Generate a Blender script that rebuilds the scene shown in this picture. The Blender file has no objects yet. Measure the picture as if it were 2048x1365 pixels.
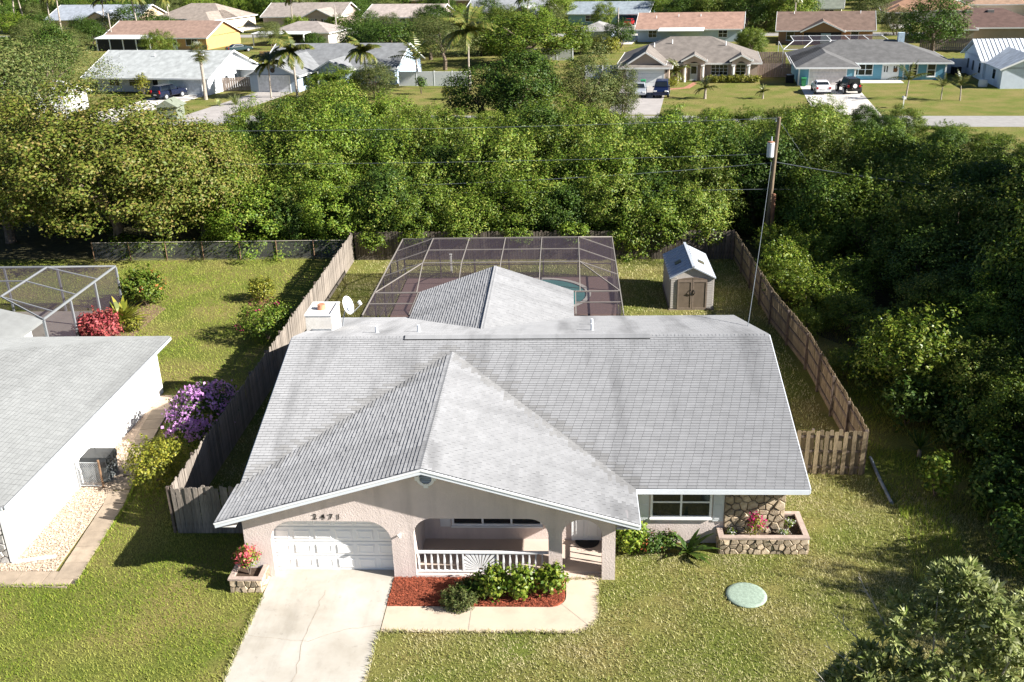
import bpy, math, random
import numpy as np
from mathutils import Vector, Matrix
R = math.radians
rnd = random.Random(7)
npr = np.random.RandomState(11)
scene = bpy.context.scene
C = scene.collection

# ---------------------------------------------------------------- camera
CAM = Vector((0.0, 0.0, 18.738))
cam_d = bpy.data.cameras.new('camera')
cam_o = bpy.data.objects.new('camera', cam_d)
C.objects.link(cam_o)
_th, _yaw, _roll = R(22.491), R(3.548), R(-1.667)
_fw = Vector((-math.sin(_yaw)*math.cos(_th), math.cos(_yaw)*math.cos(_th), -math.sin(_th)))
_r = Vector((math.cos(_yaw), math.sin(_yaw), 0.0))
_u = _r.cross(_fw)
_r2 = _r*math.cos(_roll) + _u*math.sin(_roll)
_u2 = -_r*math.sin(_roll) + _u*math.cos(_roll)
cam_o.matrix_world = Matrix(((_r2.x, _u2.x, -_fw.x, CAM.x), (_r2.y, _u2.y, -_fw.y, CAM.y), (_r2.z, _u2.z, -_fw.z, CAM.z), (0, 0, 0, 1)))
cam_d.sensor_width = 36.0
cam_d.lens = 1960.35/2048*36.0
cam_d.clip_start = 0.5
cam_d.clip_end = 4000
scene.camera = cam_o

# ---------------------------------------------------------------- light
SUN_EL = R(29.3)
SUN_AZ = math.atan2(1.0, -3.65)              # where the light travels to, seen from above
world = bpy.data.worlds.new('World'); scene.world = world; world.use_nodes = True
wn = world.node_tree.nodes; wl_ = world.node_tree.links
bgn = wn['Background']
sky = wn.new('ShaderNodeTexSky'); sky.sky_type = 'NISHITA'; sky.sun_disc = False
sky.sun_elevation = SUN_EL
_to_sun = Vector((-math.cos(SUN_AZ)*math.cos(SUN_EL), -math.sin(SUN_AZ)*math.cos(SUN_EL), math.sin(SUN_EL)))
sky.sun_rotation = math.atan2(_to_sun.x, _to_sun.y)
sky.dust_density = 0.2; sky.air_density = 0.55
wl_.new(sky.outputs['Color'], bgn.inputs['Color'])
bgn.inputs['Strength'].default_value = 0.05
sd = bpy.data.lights.new('sun', 'SUN'); sd.energy = 5.0; sd.angle = R(0.53); sd.color = (1.0, 0.965, 0.905)
so = bpy.data.objects.new('sun', sd); C.objects.link(so)
so.rotation_euler = _to_sun.to_track_quat('Z', 'Y').to_euler(); so.location = (40, -10, 60)
scene.view_settings.view_transform = 'Standard'; scene.view_settings.look = 'None'
scene.view_settings.exposure = 1.5; scene.view_settings.gamma = 1.0
scene.view_settings.use_curve_mapping = False
scene.cycles.max_bounces = 6; scene.cycles.transparent_max_bounces = 12
scene.cycles.diffuse_bounces = 3; scene.cycles.glossy_bounces = 2

# ---------------------------------------------------------------- helpers
WL = {}
def wloc(o): return WL.get(o.name, Vector((0, 0, 0))) if o else Vector((0, 0, 0))
def tag(o, label, cat, group=None, kind=None):
    if label: o['label'] = label
    if cat: o['category'] = cat
    if group: o['group'] = group
    if kind: o['kind'] = kind
    return o
def thing(name, loc, label, cat, group=None):
    o = bpy.data.objects.new(name, None); C.objects.link(o)
    o.location = loc; o.empty_display_size = 0.2
    WL[o.name] = Vector(loc)
    return tag(o, label, cat, group)
def put(name, me, parent=None, loc=(0, 0, 0), rot=None, scale=None):
    """loc is a world position for unrotated parents"""
    o = bpy.data.objects.new(name, me); C.objects.link(o)
    if parent: o.parent = parent
    o.location = Vector(loc) - wloc(parent)
    if rot: o.rotation_euler = rot
    if scale: o.scale = scale
    WL[o.name] = Vector(loc)
    return o
def copy_tree(o, loc, rotz=0, scale=None, label=None):
    c = o.copy(); C.objects.link(c); c.location = loc; c.rotation_euler = (0, 0, rotz)
    if scale: c.scale = scale if hasattr(scale, '__len__') else (scale,)*3
    if label: c['label'] = label
    WL[c.name] = Vector(loc)
    def kids(a, b):
        for ch in list(a.children):
            d = ch.copy(); C.objects.link(d); d.parent = b; kids(ch, d)
    kids(o, c)
    return c
class MB:
    def __init__(s): s.v = []; s.f = []; s.m = []; s.cm = 0
    def add(s, vs, fs):
        b = len(s.v); s.v += [tuple(p) for p in vs]
        for f in fs: s.f.append([b+i for i in f]); s.m.append(s.cm)
        return s
    def quad(s, a, b, c, d): return s.add((a, b, c, d), ((0, 1, 2, 3),))
    def hexa(s, p):   # 0-3 bottom ccw, 4-7 top ccw
        return s.add(p, ((3, 2, 1, 0), (4, 5, 6, 7), (0, 1, 5, 4), (1, 2, 6, 5), (2, 3, 7, 6), (3, 0, 4, 7)))
    def box(s, x0, x1, y0, y1, z0, z1):
        return s.hexa(((x0, y0, z0), (x1, y0, z0), (x1, y1, z0), (x0, y1, z0), (x0, y0, z1), (x1, y0, z1), (x1, y1, z1), (x0, y1, z1)))
    def beam(s, a, b, w, h=None, up=(0, 0, 1)):
        a = Vector(a); b = Vector(b); h = h or w
        d = (b-a).normalized(); upv = Vector(up)
        if abs(d.dot(upv)) > 0.98: upv = Vector((0, 1, 0))
        r = d.cross(upv).normalized(); u = r.cross(d)
        r *= w/2; u *= h/2
        return s.hexa((a-r-u, a+r-u, b+r-u, b-r-u, a-r+u, a+r+u, b+r+u, b-r+u))
    def tube(s, pts, rads, n=8, cap=True):
        pts = [Vector(p) for p in pts]; b = len(s.v); k = len(pts)
        if not hasattr(rads, '__len__'): rads = [rads]*k
        for i, p in enumerate(pts):
            d = (pts[min(i+1, k-1)]-pts[max(i-1, 0)]).normalized()
            up = Vector((0, 0, 1)) if abs(d.z) < 0.95 else Vector((0, 1, 0))
            r = d.cross(up).normalized(); u = r.cross(d)
            for j in range(n):
                t = 2*math.pi*j/n
                s.v.append(tuple(p + (r*math.cos(t)+u*math.sin(t))*rads[i]))
        for i in range(k-1):
            for j in range(n):
                s.f.append([b+i*n+j, b+i*n+(j+1) % n, b+(i+1)*n+(j+1) % n, b+(i+1)*n+j]); s.m.append(s.cm)
        if cap:
            s.f.append([b+j for j in range(n)][::-1]); s.m.append(s.cm)
            s.f.append([b+(k-1)*n+j for j in range(n)]); s.m.append(s.cm)
        return s
    def lathe(s, prof, c=(0, 0, 0), n=16):
        b = len(s.v)
        for r, z in prof:
            for j in range(n):
                t = 2*math.pi*j/n; s.v.append((c[0]+r*math.cos(t), c[1]+r*math.sin(t), c[2]+z))
        for i in range(len(prof)-1):
            for j in range(n):
                s.f.append([b+i*n+j, b+i*n+(j+1) % n, b+(i+1)*n+(j+1) % n, b+(i+1)*n+j]); s.m.append(s.cm)
        s.f.append([b+j for j in range(n)][::-1]); s.m.append(s.cm)
        s.f.append([b+(len(prof)-1)*n+j for j in range(n)]); s.m.append(s.cm)
        return s
    def prism(s, poly, z0, z1):
        n = len(poly)
        vs = [(x, y, z0) for x, y in poly]+[(x, y, z1) for x, y in poly]
        return s.add(vs, [list(range(n))[::-1], list(range(n, 2*n))]+[[i, (i+1) % n, n+(i+1) % n, n+i] for i in range(n)])
    def prism_xz(s, poly, y0, y1):     # polygon in the x-z plane, extruded along y
        n = len(poly)
        vs = [(x, y0, z) for x, z in poly]+[(x, y1, z) for x, z in poly]
        return s.add(vs, [list(range(n)), list(range(n, 2*n))[::-1]]+[[(i+1) % n, i, n+i, n+(i+1) % n] for i in range(n)])
    def prism_yz(s, poly, x0, x1):
        n = len(poly)
        vs = [(x0, y, z) for y, z in poly]+[(x1, y, z) for y, z in poly]
        return s.add(vs, [list(range(n))[::-1], list(range(n, 2*n))]+[[i, (i+1) % n, n+(i+1) % n, n+i] for i in range(n)])
    def mesh(s, name, mats, smooth=False):
        me = bpy.data.meshes.new(name); me.from_pydata(s.v, [], s.f)
        for m in (mats if isinstance(mats, (list, tuple)) else [mats]): me.materials.append(m)
        if any(s.m): me.polygons.foreach_set('material_index', s.m)
        if smooth: me.polygons.foreach_set('use_smooth', [True]*len(s.f))
        me.update(); return me
    def build(s, name, mats, parent=None, loc=None, smooth=False):
        """vertices are world coordinates; loc is where the object's own origin should sit"""
        L = Vector(loc) if loc is not None else Vector((0, 0, 0))
        if loc is not None: s.v = [(x-L.x, y-L.y, z-L.z) for x, y, z in s.v]
        return put(name, s.mesh(name, mats, smooth), parent, L)
def np_mesh(name, V, Fq, mat, k=4):
    """fast mesh of quads (k=4) or triangles (k=3)"""
    me = bpy.data.meshes.new(name)
    V = np.ascontiguousarray(V, dtype=np.float32).reshape(-1, 3); Fq = np.ascontiguousarray(Fq, dtype=np.int32).reshape(-1, k)
    me.vertices.add(len(V)); me.vertices.foreach_set('co', V.ravel())
    me.loops.add(Fq.size); me.loops.foreach_set('vertex_index', Fq.ravel())
    me.polygons.add(len(Fq)); me.polygons.foreach_set('loop_start', np.arange(0, Fq.size, k, dtype=np.int32))
    try: me.polygons.foreach_set('loop_total', np.full(len(Fq), k, dtype=np.int32))
    except Exception: pass
    me.materials.append(mat); me.update(calc_edges=True); me.validate()
    return me

# ---------------------------------------------------------------- materials
def nt(m): return m.node_tree.nodes, m.node_tree.links
def mat(name, col, rough=0.8, var=0.15, scale=3.0, bump=0.0, bscale=40.0, spec=0.3, metal=0.0, col2=None, detail=6.0, coord='pos', stretch=None, island=0.0, objvar=0.0):
    m = bpy.data.materials.new(name); m.use_nodes = True
    n, l = nt(m); b = n['Principled BSDF']
    b.inputs['Roughness'].default_value = rough; b.inputs['Metallic'].default_value = metal
    b.inputs['Specular IOR Level'].default_value = spec
    if coord == 'pos':
        g = n.new('ShaderNodeNewGeometry'); src = g.outputs['Position']
    else:
        g = n.new('ShaderNodeTexCoord'); src = g.outputs['Object']
    if stretch:
        mp = n.new('ShaderNodeMapping'); mp.inputs['Scale'].default_value = stretch; l.new(src, mp.inputs['Vector']); src = mp.outputs['Vector']
    no = n.new('ShaderNodeTexNoise'); no.inputs['Scale'].default_value = scale; no.inputs['Detail'].default_value = detail; no.inputs['Roughness'].default_value = 0.6
    l.new(src, no.inputs['Vector'])
    rp = n.new('ShaderNodeValToRGB'); l.new(no.outputs['Fac'], rp.inputs['Fac'])
    c2 = col2 or tuple(min(1, c*(1+var)) for c in col)
    c1 = tuple(c*(1-var) for c in col) if not col2 else col
    rp.color_ramp.elements[0].position = 0.36; rp.color_ramp.elements[1].position = 0.66
    rp.color_ramp.elements[0].color = (*c1, 1); rp.color_ramp.elements[1].color = (*c2, 1)
    out = rp.outputs['Color']
    if island or objvar:
        gi = n.new('ShaderNodeNewGeometry'); oi = n.new('ShaderNodeObjectInfo')
        ad = n.new('ShaderNodeMath'); ad.operation = 'ADD'; l.new(gi.outputs['Random Per Island'], ad.inputs[0]); l.new(oi.outputs['Random'], ad.inputs[1])
        fr = n.new('ShaderNodeMath'); fr.operation = 'FRACT'; l.new(ad.outputs[0], fr.inputs[0])
        mr = n.new('ShaderNodeMapRange'); k = max(island, objvar); mr.inputs['To Min'].default_value = 1-k; mr.inputs['To Max'].default_value = 1+k
        l.new(fr.outputs[0] if island else oi.outputs['Random'], mr.inputs['Value'])
        vm = n.new('ShaderNodeVectorMath'); vm.operation = 'SCALE'; l.new(out, vm.inputs[0]); l.new(mr.outputs['Result'], vm.inputs['Scale'])
        out = vm.outputs['Vector']
    l.new(out, b.inputs['Base Color'])
    if bump:
        nb = n.new('ShaderNodeTexNoise'); nb.inputs['Scale'].default_value = bscale; nb.inputs['Detail'].default_value = 4
        l.new(src, nb.inputs['Vector'])
        bp = n.new('ShaderNodeBump'); bp.inputs['Strength'].default_value = bump; bp.inputs['Distance'].default_value = 0.02
        l.new(nb.outputs['Fac'], bp.inputs['Height']); l.new(bp.outputs['Normal'], b.inputs['Normal'])
    return m
def leafmat(name, cols, rough=0.5, trans=0.25, spec=0.3, objv=0.18, patch=None):
    """foliage: colour picked per leaf from a ramp, some light through the leaf"""
    m = bpy.data.materials.new(name); m.use_nodes = True; n, l = nt(m); b = n['Principled BSDF']
    gi = n.new('ShaderNodeNewGeometry'); oi = n.new('ShaderNodeObjectInfo')
    rp = n.new('ShaderNodeValToRGB'); el = rp.color_ramp.elements
    while len(el) < len(cols): el.new(0.5)
    for i, c in enumerate(cols): el[i].position = i/(max(1, len(cols)-1)); el[i].color = (*c, 1)
    l.new(gi.outputs['Random Per Island'], rp.inputs['Fac'])
    mr = n.new('ShaderNodeMapRange'); mr.inputs['To Min'].default_value = 1-objv; mr.inputs['To Max'].default_value = 1+objv
    l.new(oi.outputs['Random'], mr.inputs['Value'])
    vm = n.new('ShaderNodeVectorMath'); vm.operation = 'SCALE'; l.new(rp.outputs['Color'], vm.inputs[0]); l.new(mr.outputs['Result'], vm.inputs['Scale'])
    outc = vm.outputs['Vector']
    if patch:
        pn = n.new('ShaderNodeTexNoise'); pn.inputs['Scale'].default_value = patch[1]; pn.inputs['Detail'].default_value = 5; l.new(gi.outputs['Position'], pn.inputs['Vector'])
        pr = n.new('ShaderNodeMapRange'); pr.inputs['From Min'].default_value = .48; pr.inputs['From Max'].default_value = .68; l.new(pn.outputs['Fac'], pr.inputs['Value'])
        px = n.new('ShaderNodeMix'); px.data_type = 'RGBA'; px.inputs['B'].default_value = (*patch[0], 1); l.new(pr.outputs['Result'], px.inputs['Factor']); l.new(outc, px.inputs['A']); outc = px.outputs['Result']
    l.new(outc, b.inputs['Base Color'])
    b.inputs['Roughness'].default_value = rough; b.inputs['Specular IOR Level'].default_value = spec
    tr = n.new('ShaderNodeBsdfTranslucent'); l.new(outc, tr.inputs['Color'])
    mx = n.new('ShaderNodeMixShader'); mx.inputs['Fac'].default_value = trans
    l.new(b.outputs['BSDF'], mx.inputs[1]); l.new(tr.outputs['BSDF'], mx.inputs[2]); l.new(mx.outputs['Shader'], n['Material Output'].inputs['Surface'])
    return m
def screenmat(name, col, alpha):
    m = bpy.data.materials.new(name); m.use_nodes = True; n, l = nt(m)
    d = n['Principled BSDF']; d.inputs['Base Color'].default_value = (*col, 1); d.inputs['Roughness'].default_value = 0.6
    t = n.new('ShaderNodeBsdfTransparent'); mx = n.new('ShaderNodeMixShader'); mx.inputs['Fac'].default_value = alpha
    l.new(t.outputs['BSDF'], mx.inputs[1]); l.new(d.outputs['BSDF'], mx.inputs[2]); l.new(mx.outputs['Shader'], n['Material Output'].inputs['Surface'])
    return m
M = {}
M['stucco'] = mat('stucco', (0.61, 0.52, 0.475), 0.9, 0.07, 1.2, 0.6, 24)
M['white'] = mat('white_paint', (0.78, 0.78, 0.77), 0.6, 0.03, 2)
M['offwhite'] = mat('offwhite_paint', (0.72, 0.71, 0.68), 0.7, 0.04, 2)
M['soffit'] = mat('soffit', (0.6, 0.58, 0.55), 0.8, 0.04, 2)
M['glass'] = mat('window_glass', (0.012, 0.016, 0.02), 0.08, 0.1, 1.5, spec=0.6)
M['dark'] = mat('dark_rubber', (0.015, 0.015, 0.016), 0.7, 0.1, 6)
M['deckroof'] = mat('roof_felt', (0.22, 0.22, 0.23), 0.9, 0.1, 4)
M['concrete'] = mat('drive_concrete', (0.37, 0.335, 0.28), 0.85, 0.1, 0.55, 0.2, 60, col2=(0.50, 0.465, 0.41), detail=12)
M['walk'] = mat('walk_concrete', (0.52, 0.43, 0.33), 0.85, 0.05, 1.0, 0.12, 70)
M['porch'] = mat('porch_floor', (0.52, 0.42, 0.35), 0.8, 0.05, 1.5, 0.1, 60)
M['crack'] = mat('crack_line', (0.36, 0.31, 0.25), 0.95, 0.2, 8)
M['soil'] = mat('soil', (0.07, 0.045, 0.03), 0.95, 0.4, 14, 0.8, 40)
M['mulch'] = mat('mulch', (0.27, 0.068, 0.034), 0.9, 0.4, 18, 1.0, 50, island=0.45)
M['stone'] = mat('field_stone', (0.30, 0.225, 0.145), 0.85, 0.35, 9, 0.6, 30, coord='obj', col2=(0.46, 0.375, 0.27), objvar=0.38)
M['mortar'] = mat('mortar', (0.13, 0.105, 0.085), 0.95, 0.25, 12, 0.5, 40)
M['fence_tan'] = mat('tan_fence_board', (0.22, 0.17, 0.105), 0.9, 0.3, 6, 0.3, 30, stretch=(6, 6, 0.6), coord='obj', objvar=0.25)
M['fence'] = mat('weathered_fence', (0.22, 0.188, 0.158), 0.9, 0.3, 6, 0.3, 30, stretch=(6, 6, 0.6), coord='obj', objvar=0.25)
M['fence_dark'] = mat('fence_post', (0.13, 0.10, 0.08), 0.9, 0.3, 6, 0.3, 30)
M['alu'] = mat('bronze_white_frame', (0.25, 0.225, 0.20), 0.5, 0.05, 3)
M['metal'] = mat('galvanised', (0.42, 0.44, 0.46), 0.45, 0.15, 5, metal=0.5)
M['gravel'] = mat('gravel_base', (0.52, 0.40, 0.30), 0.95, 0.25, 25, 0.8, 60)
M['bark'] = mat('bark', (0.16, 0.12, 0.09), 0.9, 0.35, 8, 0.6, 20, coord='obj')
M['palebark'] = mat('pale_bark', (0.34, 0.29, 0.24), 0.9, 0.3, 8, 0.5, 20, coord='obj')
M['polewood'] = mat('pole_wood', (0.20, 0.15, 0.10), 0.9, 0.25, 5, 0.3, 20, stretch=(5, 5, 0.4))
def shinglemat(name, col, streak=0.30, isl=0.05, sc=(0.9, 0.13, 0.13)):
    m = mat(name, col, 0.9, 0.06, 2.0, 0.25, 90, island=isl)
    n, l = nt(m); b = n['Principled BSDF']
    if 'Diffuse Roughness' in b.inputs: b.inputs['Diffuse Roughness'].default_value = 1.0
    src = b.inputs['Base Color'].links[0].from_socket
    g = n.new('ShaderNodeNewGeometry'); mp = n.new('ShaderNodeMapping'); mp.inputs['Scale'].default_value = sc
    l.new(g.outputs['Position'], mp.inputs['Vector'])
    no = n.new('ShaderNodeTexNoise'); no.inputs['Scale'].default_value = 1.0; no.inputs['Detail'].default_value = 5; l.new(mp.outputs['Vector'], no.inputs['Vector'])
    r = n.new('ShaderNodeMapRange'); r.inputs['From Min'].default_value = 0.5; r.inputs['From Max'].default_value = 0.72
    r.inputs['To Min'].default_value = 1.0; r.inputs['To Max'].default_value = 1-streak; l.new(no.outputs['Fac'], r.inputs['Value'])
    vm = n.new('ShaderNodeVectorMath'); vm.operation = 'SCALE'; l.new(src, vm.inputs[0]); l.new(r.outputs['Result'], vm.inputs['Scale'])
    l.new(vm.outputs['Vector'], b.inputs['Base Color'])
    return m
def weather(m, sc, lo, hi, amt):
    """stains: a stretched noise that darkens the paint or concrete in irregular runs"""
    n, l = nt(m); b = n['Principled BSDF']; src = b.inputs['Base Color'].links[0].from_socket
    g = n.new('ShaderNodeNewGeometry'); mp = n.new('ShaderNodeMapping'); mp.inputs['Scale'].default_value = sc; l.new(g.outputs['Position'], mp.inputs['Vector'])
    no = n.new('ShaderNodeTexNoise'); no.inputs['Scale'].default_value = 1.0; no.inputs['Detail'].default_value = 8; no.inputs['Roughness'].default_value = .65; l.new(mp.outputs['Vector'], no.inputs['Vector'])
    r = n.new('ShaderNodeMapRange'); r.inputs['From Min'].default_value = lo; r.inputs['From Max'].default_value = hi; r.inputs['To Min'].default_value = 1.0; r.inputs['To Max'].default_value = 1-amt; l.new(no.outputs['Fac'], r.inputs['Value'])
    vm = n.new('ShaderNodeVectorMath'); vm.operation = 'SCALE'; l.new(src, vm.inputs[0]); l.new(r.outputs['Result'], vm.inputs['Scale']); l.new(vm.outputs['Vector'], b.inputs['Base Color'])
weather(M['concrete'], (1.6, .28, 1), .50, .74, .17); weather(M['concrete'], (4, 4, 1), .58, .74, .22); weather(M['walk'], (1.2, 1.2, 1), .5, .75, .2); weather(M['stucco'], (2.2, 2.2, .22), .5, .75, .16)
M['shingle'] = shinglemat('pale_shingle', (0.28, 0.28, 0.285), 0.40)
M['shingle_x'] = shinglemat('pale_shingle_side', (0.28, 0.28, 0.285), .24, .05, (0.13, 0.9, 0.13))
M['dshingle'] = shinglemat('dirty_shingle', (0.235, 0.232, 0.23))
M['nshingle'] = shinglemat('grey_shingle', (0.20, 0.205, 0.202), 0.18)
# ================================================================ roofing
def tab_mesh(name, w, e, t, m):
    b = MB()
    b.add([(0, 0, 0), (w, 0, 0), (w, 0, t), (0, 0, t), (w, e, 0.001), (0, e, 0.001)],
          [(0, 1, 2, 3), (3, 2, 4, 5), (1, 4, 2), (0, 3, 5)])
    b.m = [1, 0, 1, 1]
    return b.mesh(name, [m, M['butt']])
M['butt'] = mat('shingle_edge', (.10, .10, .105), .95, .2, 5)
TABW, EXPO = 0.305, 0.131
def roof_plane(poly, O, U, Vv, seed, ext=0.0):
    """all tabs on one roof plane. poly: (u,v) outline. returns list of (u0,u1,v0)"""
    rg = random.Random(seed); tabs = []
    vmin = min(p[1] for p in poly); vmax = max(p[1] for p in poly)
    k = 0; v = vmin
    while v < vmax-0.03:
        vm = min(v+EXPO*0.5, vmax-0.001); us = []
        for i in range(len(poly)):
            (ua, va), (ub, vb) = poly[i], poly[(i+1) % len(poly)]
            if (va-vm)*(vb-vm) < 0: us.append(ua+(ub-ua)*(vm-va)/(vb-va))
        if len(us) >= 2:
            a, b = min(us), max(us)
            u = a-(k % 2)*TABW/2-rg.uniform(0, .02)
            while u < b:
                x0, x1 = max(u, a), min(u+TABW-0.007, b)
                if x1-x0 > 0.03: tabs.append((x0, x1, v))
                u += TABW
        v += EXPO; k += 1
    return tabs
def shingle_roof(house, roofpart, planes, m, nsingle, seed=3, offs=0.012, dirty=None):
    """planes: list of (O,U,V,poly). every tab is a small slab; the nearest nsingle are single objects"""
    allt = []
    for i, (O, U, Vv, poly) in enumerate(planes):
        O = Vector(O); U = Vector(U).normalized(); Vv = Vector(Vv).normalized(); N = U.cross(Vv)
        for (u0, u1, v0) in roof_plane(poly, O, U, Vv, seed+i):
            c = O+U*((u0+u1)/2)+Vv*v0
            facing = N.dot(CAM-c) > 0 and i < 4
            allt.append(((c-CAM).length if facing else 1e6+(c-CAM).length, u0, u1, v0, O, U, Vv, N))
    order = sorted(range(len(allt)), key=lambda i: allt[i][0])
    rg = random.Random(seed)
    full = [i for i in order if allt[i][2]-allt[i][1] > TABW-0.02 and allt[i][0] < 1e5][:nsingle]
    fs = set(full)
    variants = [tab_mesh('shingle', TABW-0.007-rg.uniform(0, .006), EXPO+0.012, 0.017+rg.uniform(-.003, .005), m) for _ in range(8)] if nsingle else []
    for i in full:
        d, u0, u1, v0, O, U, Vv, N = allt[i]
        p = O+U*u0+Vv*v0+N*offs
        o = put('shingle', rg.choice(variants), roofpart, p)
        o.rotation_euler = Matrix((U, Vv, N)).transposed().to_euler()
    V = []; F = []; b = 0; MI = []
    for i, (d, u0, u1, v0, O, U, Vv, N) in enumerate(allt):
        if i in fs: continue
        q_ = O+U*((u0+u1)/2)+Vv*v0; MI += [1, 2 if dirty and rg.random() < dirty(q_) else (3 if abs(U.y) > .5 and dirty else 0), 1, 1]
        t = 0.017+rg.uniform(-.003, .005); e = EXPO+0.012; P = O+N*offs
        p = [P+U*u0+Vv*v0, P+U*u1+Vv*v0, P+U*u1+Vv*v0+N*t, P+U*u0+Vv*v0+N*t, P+U*u1+Vv*(v0+e)+N*.001, P+U*u0+Vv*(v0+e)+N*.001]
        V += [tuple(q) for q in p]; F += [(b, b+1, b+2, b+3), (b+3, b+2, b+4, b+5), (b+1, b+4, b+2, b+1), (b, b+3, b+5, b)]; b += 6
    me = bpy.data.meshes.new('shingle_courses')
    me.from_pydata(V, [], [f if f[0] != f[3] else f[:3] for f in F]); me.materials.append(m); me.materials.append(M['butt']); me.materials.append(M['dshingle']); me.materials.append(M['shingle_x']); me.polygons.foreach_set('material_index', MI); me.update()
    o = put('shingle_courses', me, roofpart); o['kind'] = 'stuff'
    return len(allt)

def arch_top(x, o):
    x0, x1, z0, H, r = o
    d = min(x-x0, x1-x)
    if d >= r: return H
    d = max(d, 0)
    return H-r+math.sqrt(max(0, r*r-(r-d)**2))
def arch_wall(a0, a1, top, openings, d0, d1, fn, step=0.07):
    """wall along axis a, thickness d0..d1, fn(a,d,z)->xyz"""
    mb = MB(); xs = {a0, a1}
    for o in openings:
        x0, x1, z0, H, r = o; xs |= {x0, x1, x0+r, x1-r}
        k = max(2, int(r/step))
        for i in range(1, k):
            t = math.pi/2*i/k
            xs |= {x0+r-r*math.cos(t), x1-r+r*math.cos(t)}
    for t in top[1]: xs.add(t)
    xs = sorted(x for x in xs if a0-1e-6 <= x <= a1+1e-6)
    xs = [x for i, x in enumerate(xs) if i == 0 or x-xs[i-1] > 1e-4]
    T = top[0]
    def piece(xl, xr, zl0, zr0, zl1, zr1, lowface, upface):
        mb.quad(fn(xl, d0, zl0), fn(xr, d0, zr0), fn(xr, d0, zr1), fn(xl, d0, zl1))
        mb.quad(fn(xr, d1, zr0), fn(xl, d1, zl0), fn(xl, d1, zl1), fn(xr, d1, zr1))
        if lowface: mb.quad(fn(xl, d1, zl0), fn(xr, d1, zr0), fn(xr, d0, zr0), fn(xl, d0, zl0))
        if upface: mb.quad(fn(xl, d0, zl1), fn(xr, d0, zr1), fn(xr, d1, zr1), fn(xl, d1, zl1))
    for xl, xr in zip(xs, xs[1:]):
        c = (xl+xr)/2; op = next((o for o in openings if o[0] < c < o[1]), None)
        if op is None: piece(xl, xr, 0, 0, T(xl), T(xr), False, True)
        else:
            piece(xl, xr, arch_top(xl, op), arch_top(xr, op), T(xl), T(xr), True, True)
            if op[2] > 0: piece(xl, xr, 0, 0, op[2], op[2], False, True)
    for x0, x1, z0, H, r in openings:
        for x in (x0, x1):
            mb.quad(fn(x, d0, z0), fn(x, d1, z0), fn(x, d1, H-r), fn(x, d0, H-r))
    for x in (a0, a1): mb.quad(fn(x, d0, 0), fn(x, d1, 0), fn(x, d1, T(x)), fn(x, d0, T(x)))
    return mb

# ================================================================ the main house
HX0, HX1 = -10.66, 7.55
EY, RY, BY = 27.10, 34.66, 42.25
EZ, RZ = 2.40, 4.55
GX0, GXC, GX1, GY = -10.78, -4.35, 2.08, 25.05
GZ = 4.30
GB = EY+(GZ-EZ)*(RY-EY)/(RZ-EZ)          # where the gable ridge dies into the main slope
WXC, WX0, WX1, WEND = -3.51, -7.27, 0.25, 45.35   # rear wing
WZ, WEZ = 3.86, 2.55
WB = BY-(WZ-EZ)*(BY-RY)/(RZ-EZ)
house = thing('house', (-4.0, 25.6, 0), 'pale pink stucco house with grey shingle roof, arched porch and number 2471', 'house')
wall = MB()
sg = (GZ-EZ)/(GXC-GX0)
rooft = lambda x: EZ-0.10+sg*(min(x-GX0, GX1-x))
mw = arch_wall(-10.2, 1.42, (rooft, [GXC]), [(-9.35, -5.53, 0, 2.1, .75), (-4.82, -.64, .12, 2.22, .6), (-.22, 1.01, 0, 2.2, .6)], 25.6, 25.88, lambda a, d, z: (a, d, z))
front = mw.build('front_wall', M['stucco'], house)
w = MB()
w.box(-10.2, -9.98, 25.88, 41.7, 0, 2.36)          # left side
w.box(6.75, 6.95, 27.86, 41.7, 0, 2.36)            # right side
w.box(-9.98, 6.75, 41.5, 41.7, 0, 2.36)            # back
w.box(-4.98, 6.95, 27.66, 27.86, 0, 2.42)          # behind porch and window
w.box(-4.98, -4.82, 25.88, 27.66, 0, 2.42)         # porch / garage
w.prism_yz([(27.66, 2.36), (41.7, 2.36), (RY, RZ-.12)], 6.75, 6.95)
w.prism_yz([(27.66, 2.36), (41.7, 2.36), (RY, RZ-.12)], -10.2, -9.98)
w.build('wall', M['stucco'], house)
sw = arch_wall(25.88, 27.66, (lambda a: 2.42, []), [(26.15, 27.35, 0.1, 2.15, .58)], 1.12, 1.42, lambda a, d, z: (d, a, z))
sw.build('porch_side_wall', M['stucco'], house)
ps = MB(); ps.box(-4.82, 1.12, 25.88, 27.66, -.02, .10); ps.box(-.22, 1.01, 25.6, 25.88, -.02, .06)
ps.build('porch_floor', M['porch'], house)
MB().box(-9.98, 1.40, 25.9, 27.6, 2.38, 2.43).build('porch_ceiling', M['soffit'], house)
# --- roof decks
roof = MB()
TH = 0.10
def slab(mb, pts, t=TH):
    n = len(pts); pts = [Vector(p) for p in pts]
    mb.add(pts+[p-Vector((0, 0, t)) for p in pts], [list(range(n)), list(range(n, 2*n))[::-1]]+[[i, n+i, n+(i+1) % n, (i+1) % n] for i in range(n)])
slab(roof, [(HX0, EY, EZ), (HX1, EY, EZ), (HX1, RY, RZ), (HX0, RY, RZ)])
slab(roof, [(HX1, BY, EZ), (HX0, BY, EZ), (HX0, RY+.002, RZ), (HX1, RY+.002, RZ)])
slab(roof, [(GX0, GY, EZ), (GXC, GY, GZ), (GXC, GB, GZ), (GX0, EY, EZ)])
slab(roof, [(GXC+.002, GY, GZ), (GX1, GY, EZ), (GX1, EY, EZ), (GXC+.002, GB, GZ)])
slab(roof, [(WXC, WEND, WZ), (WX0, WEND, WEZ), (WX0, BY-.6, WEZ), (WXC, WB, WZ)])
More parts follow.
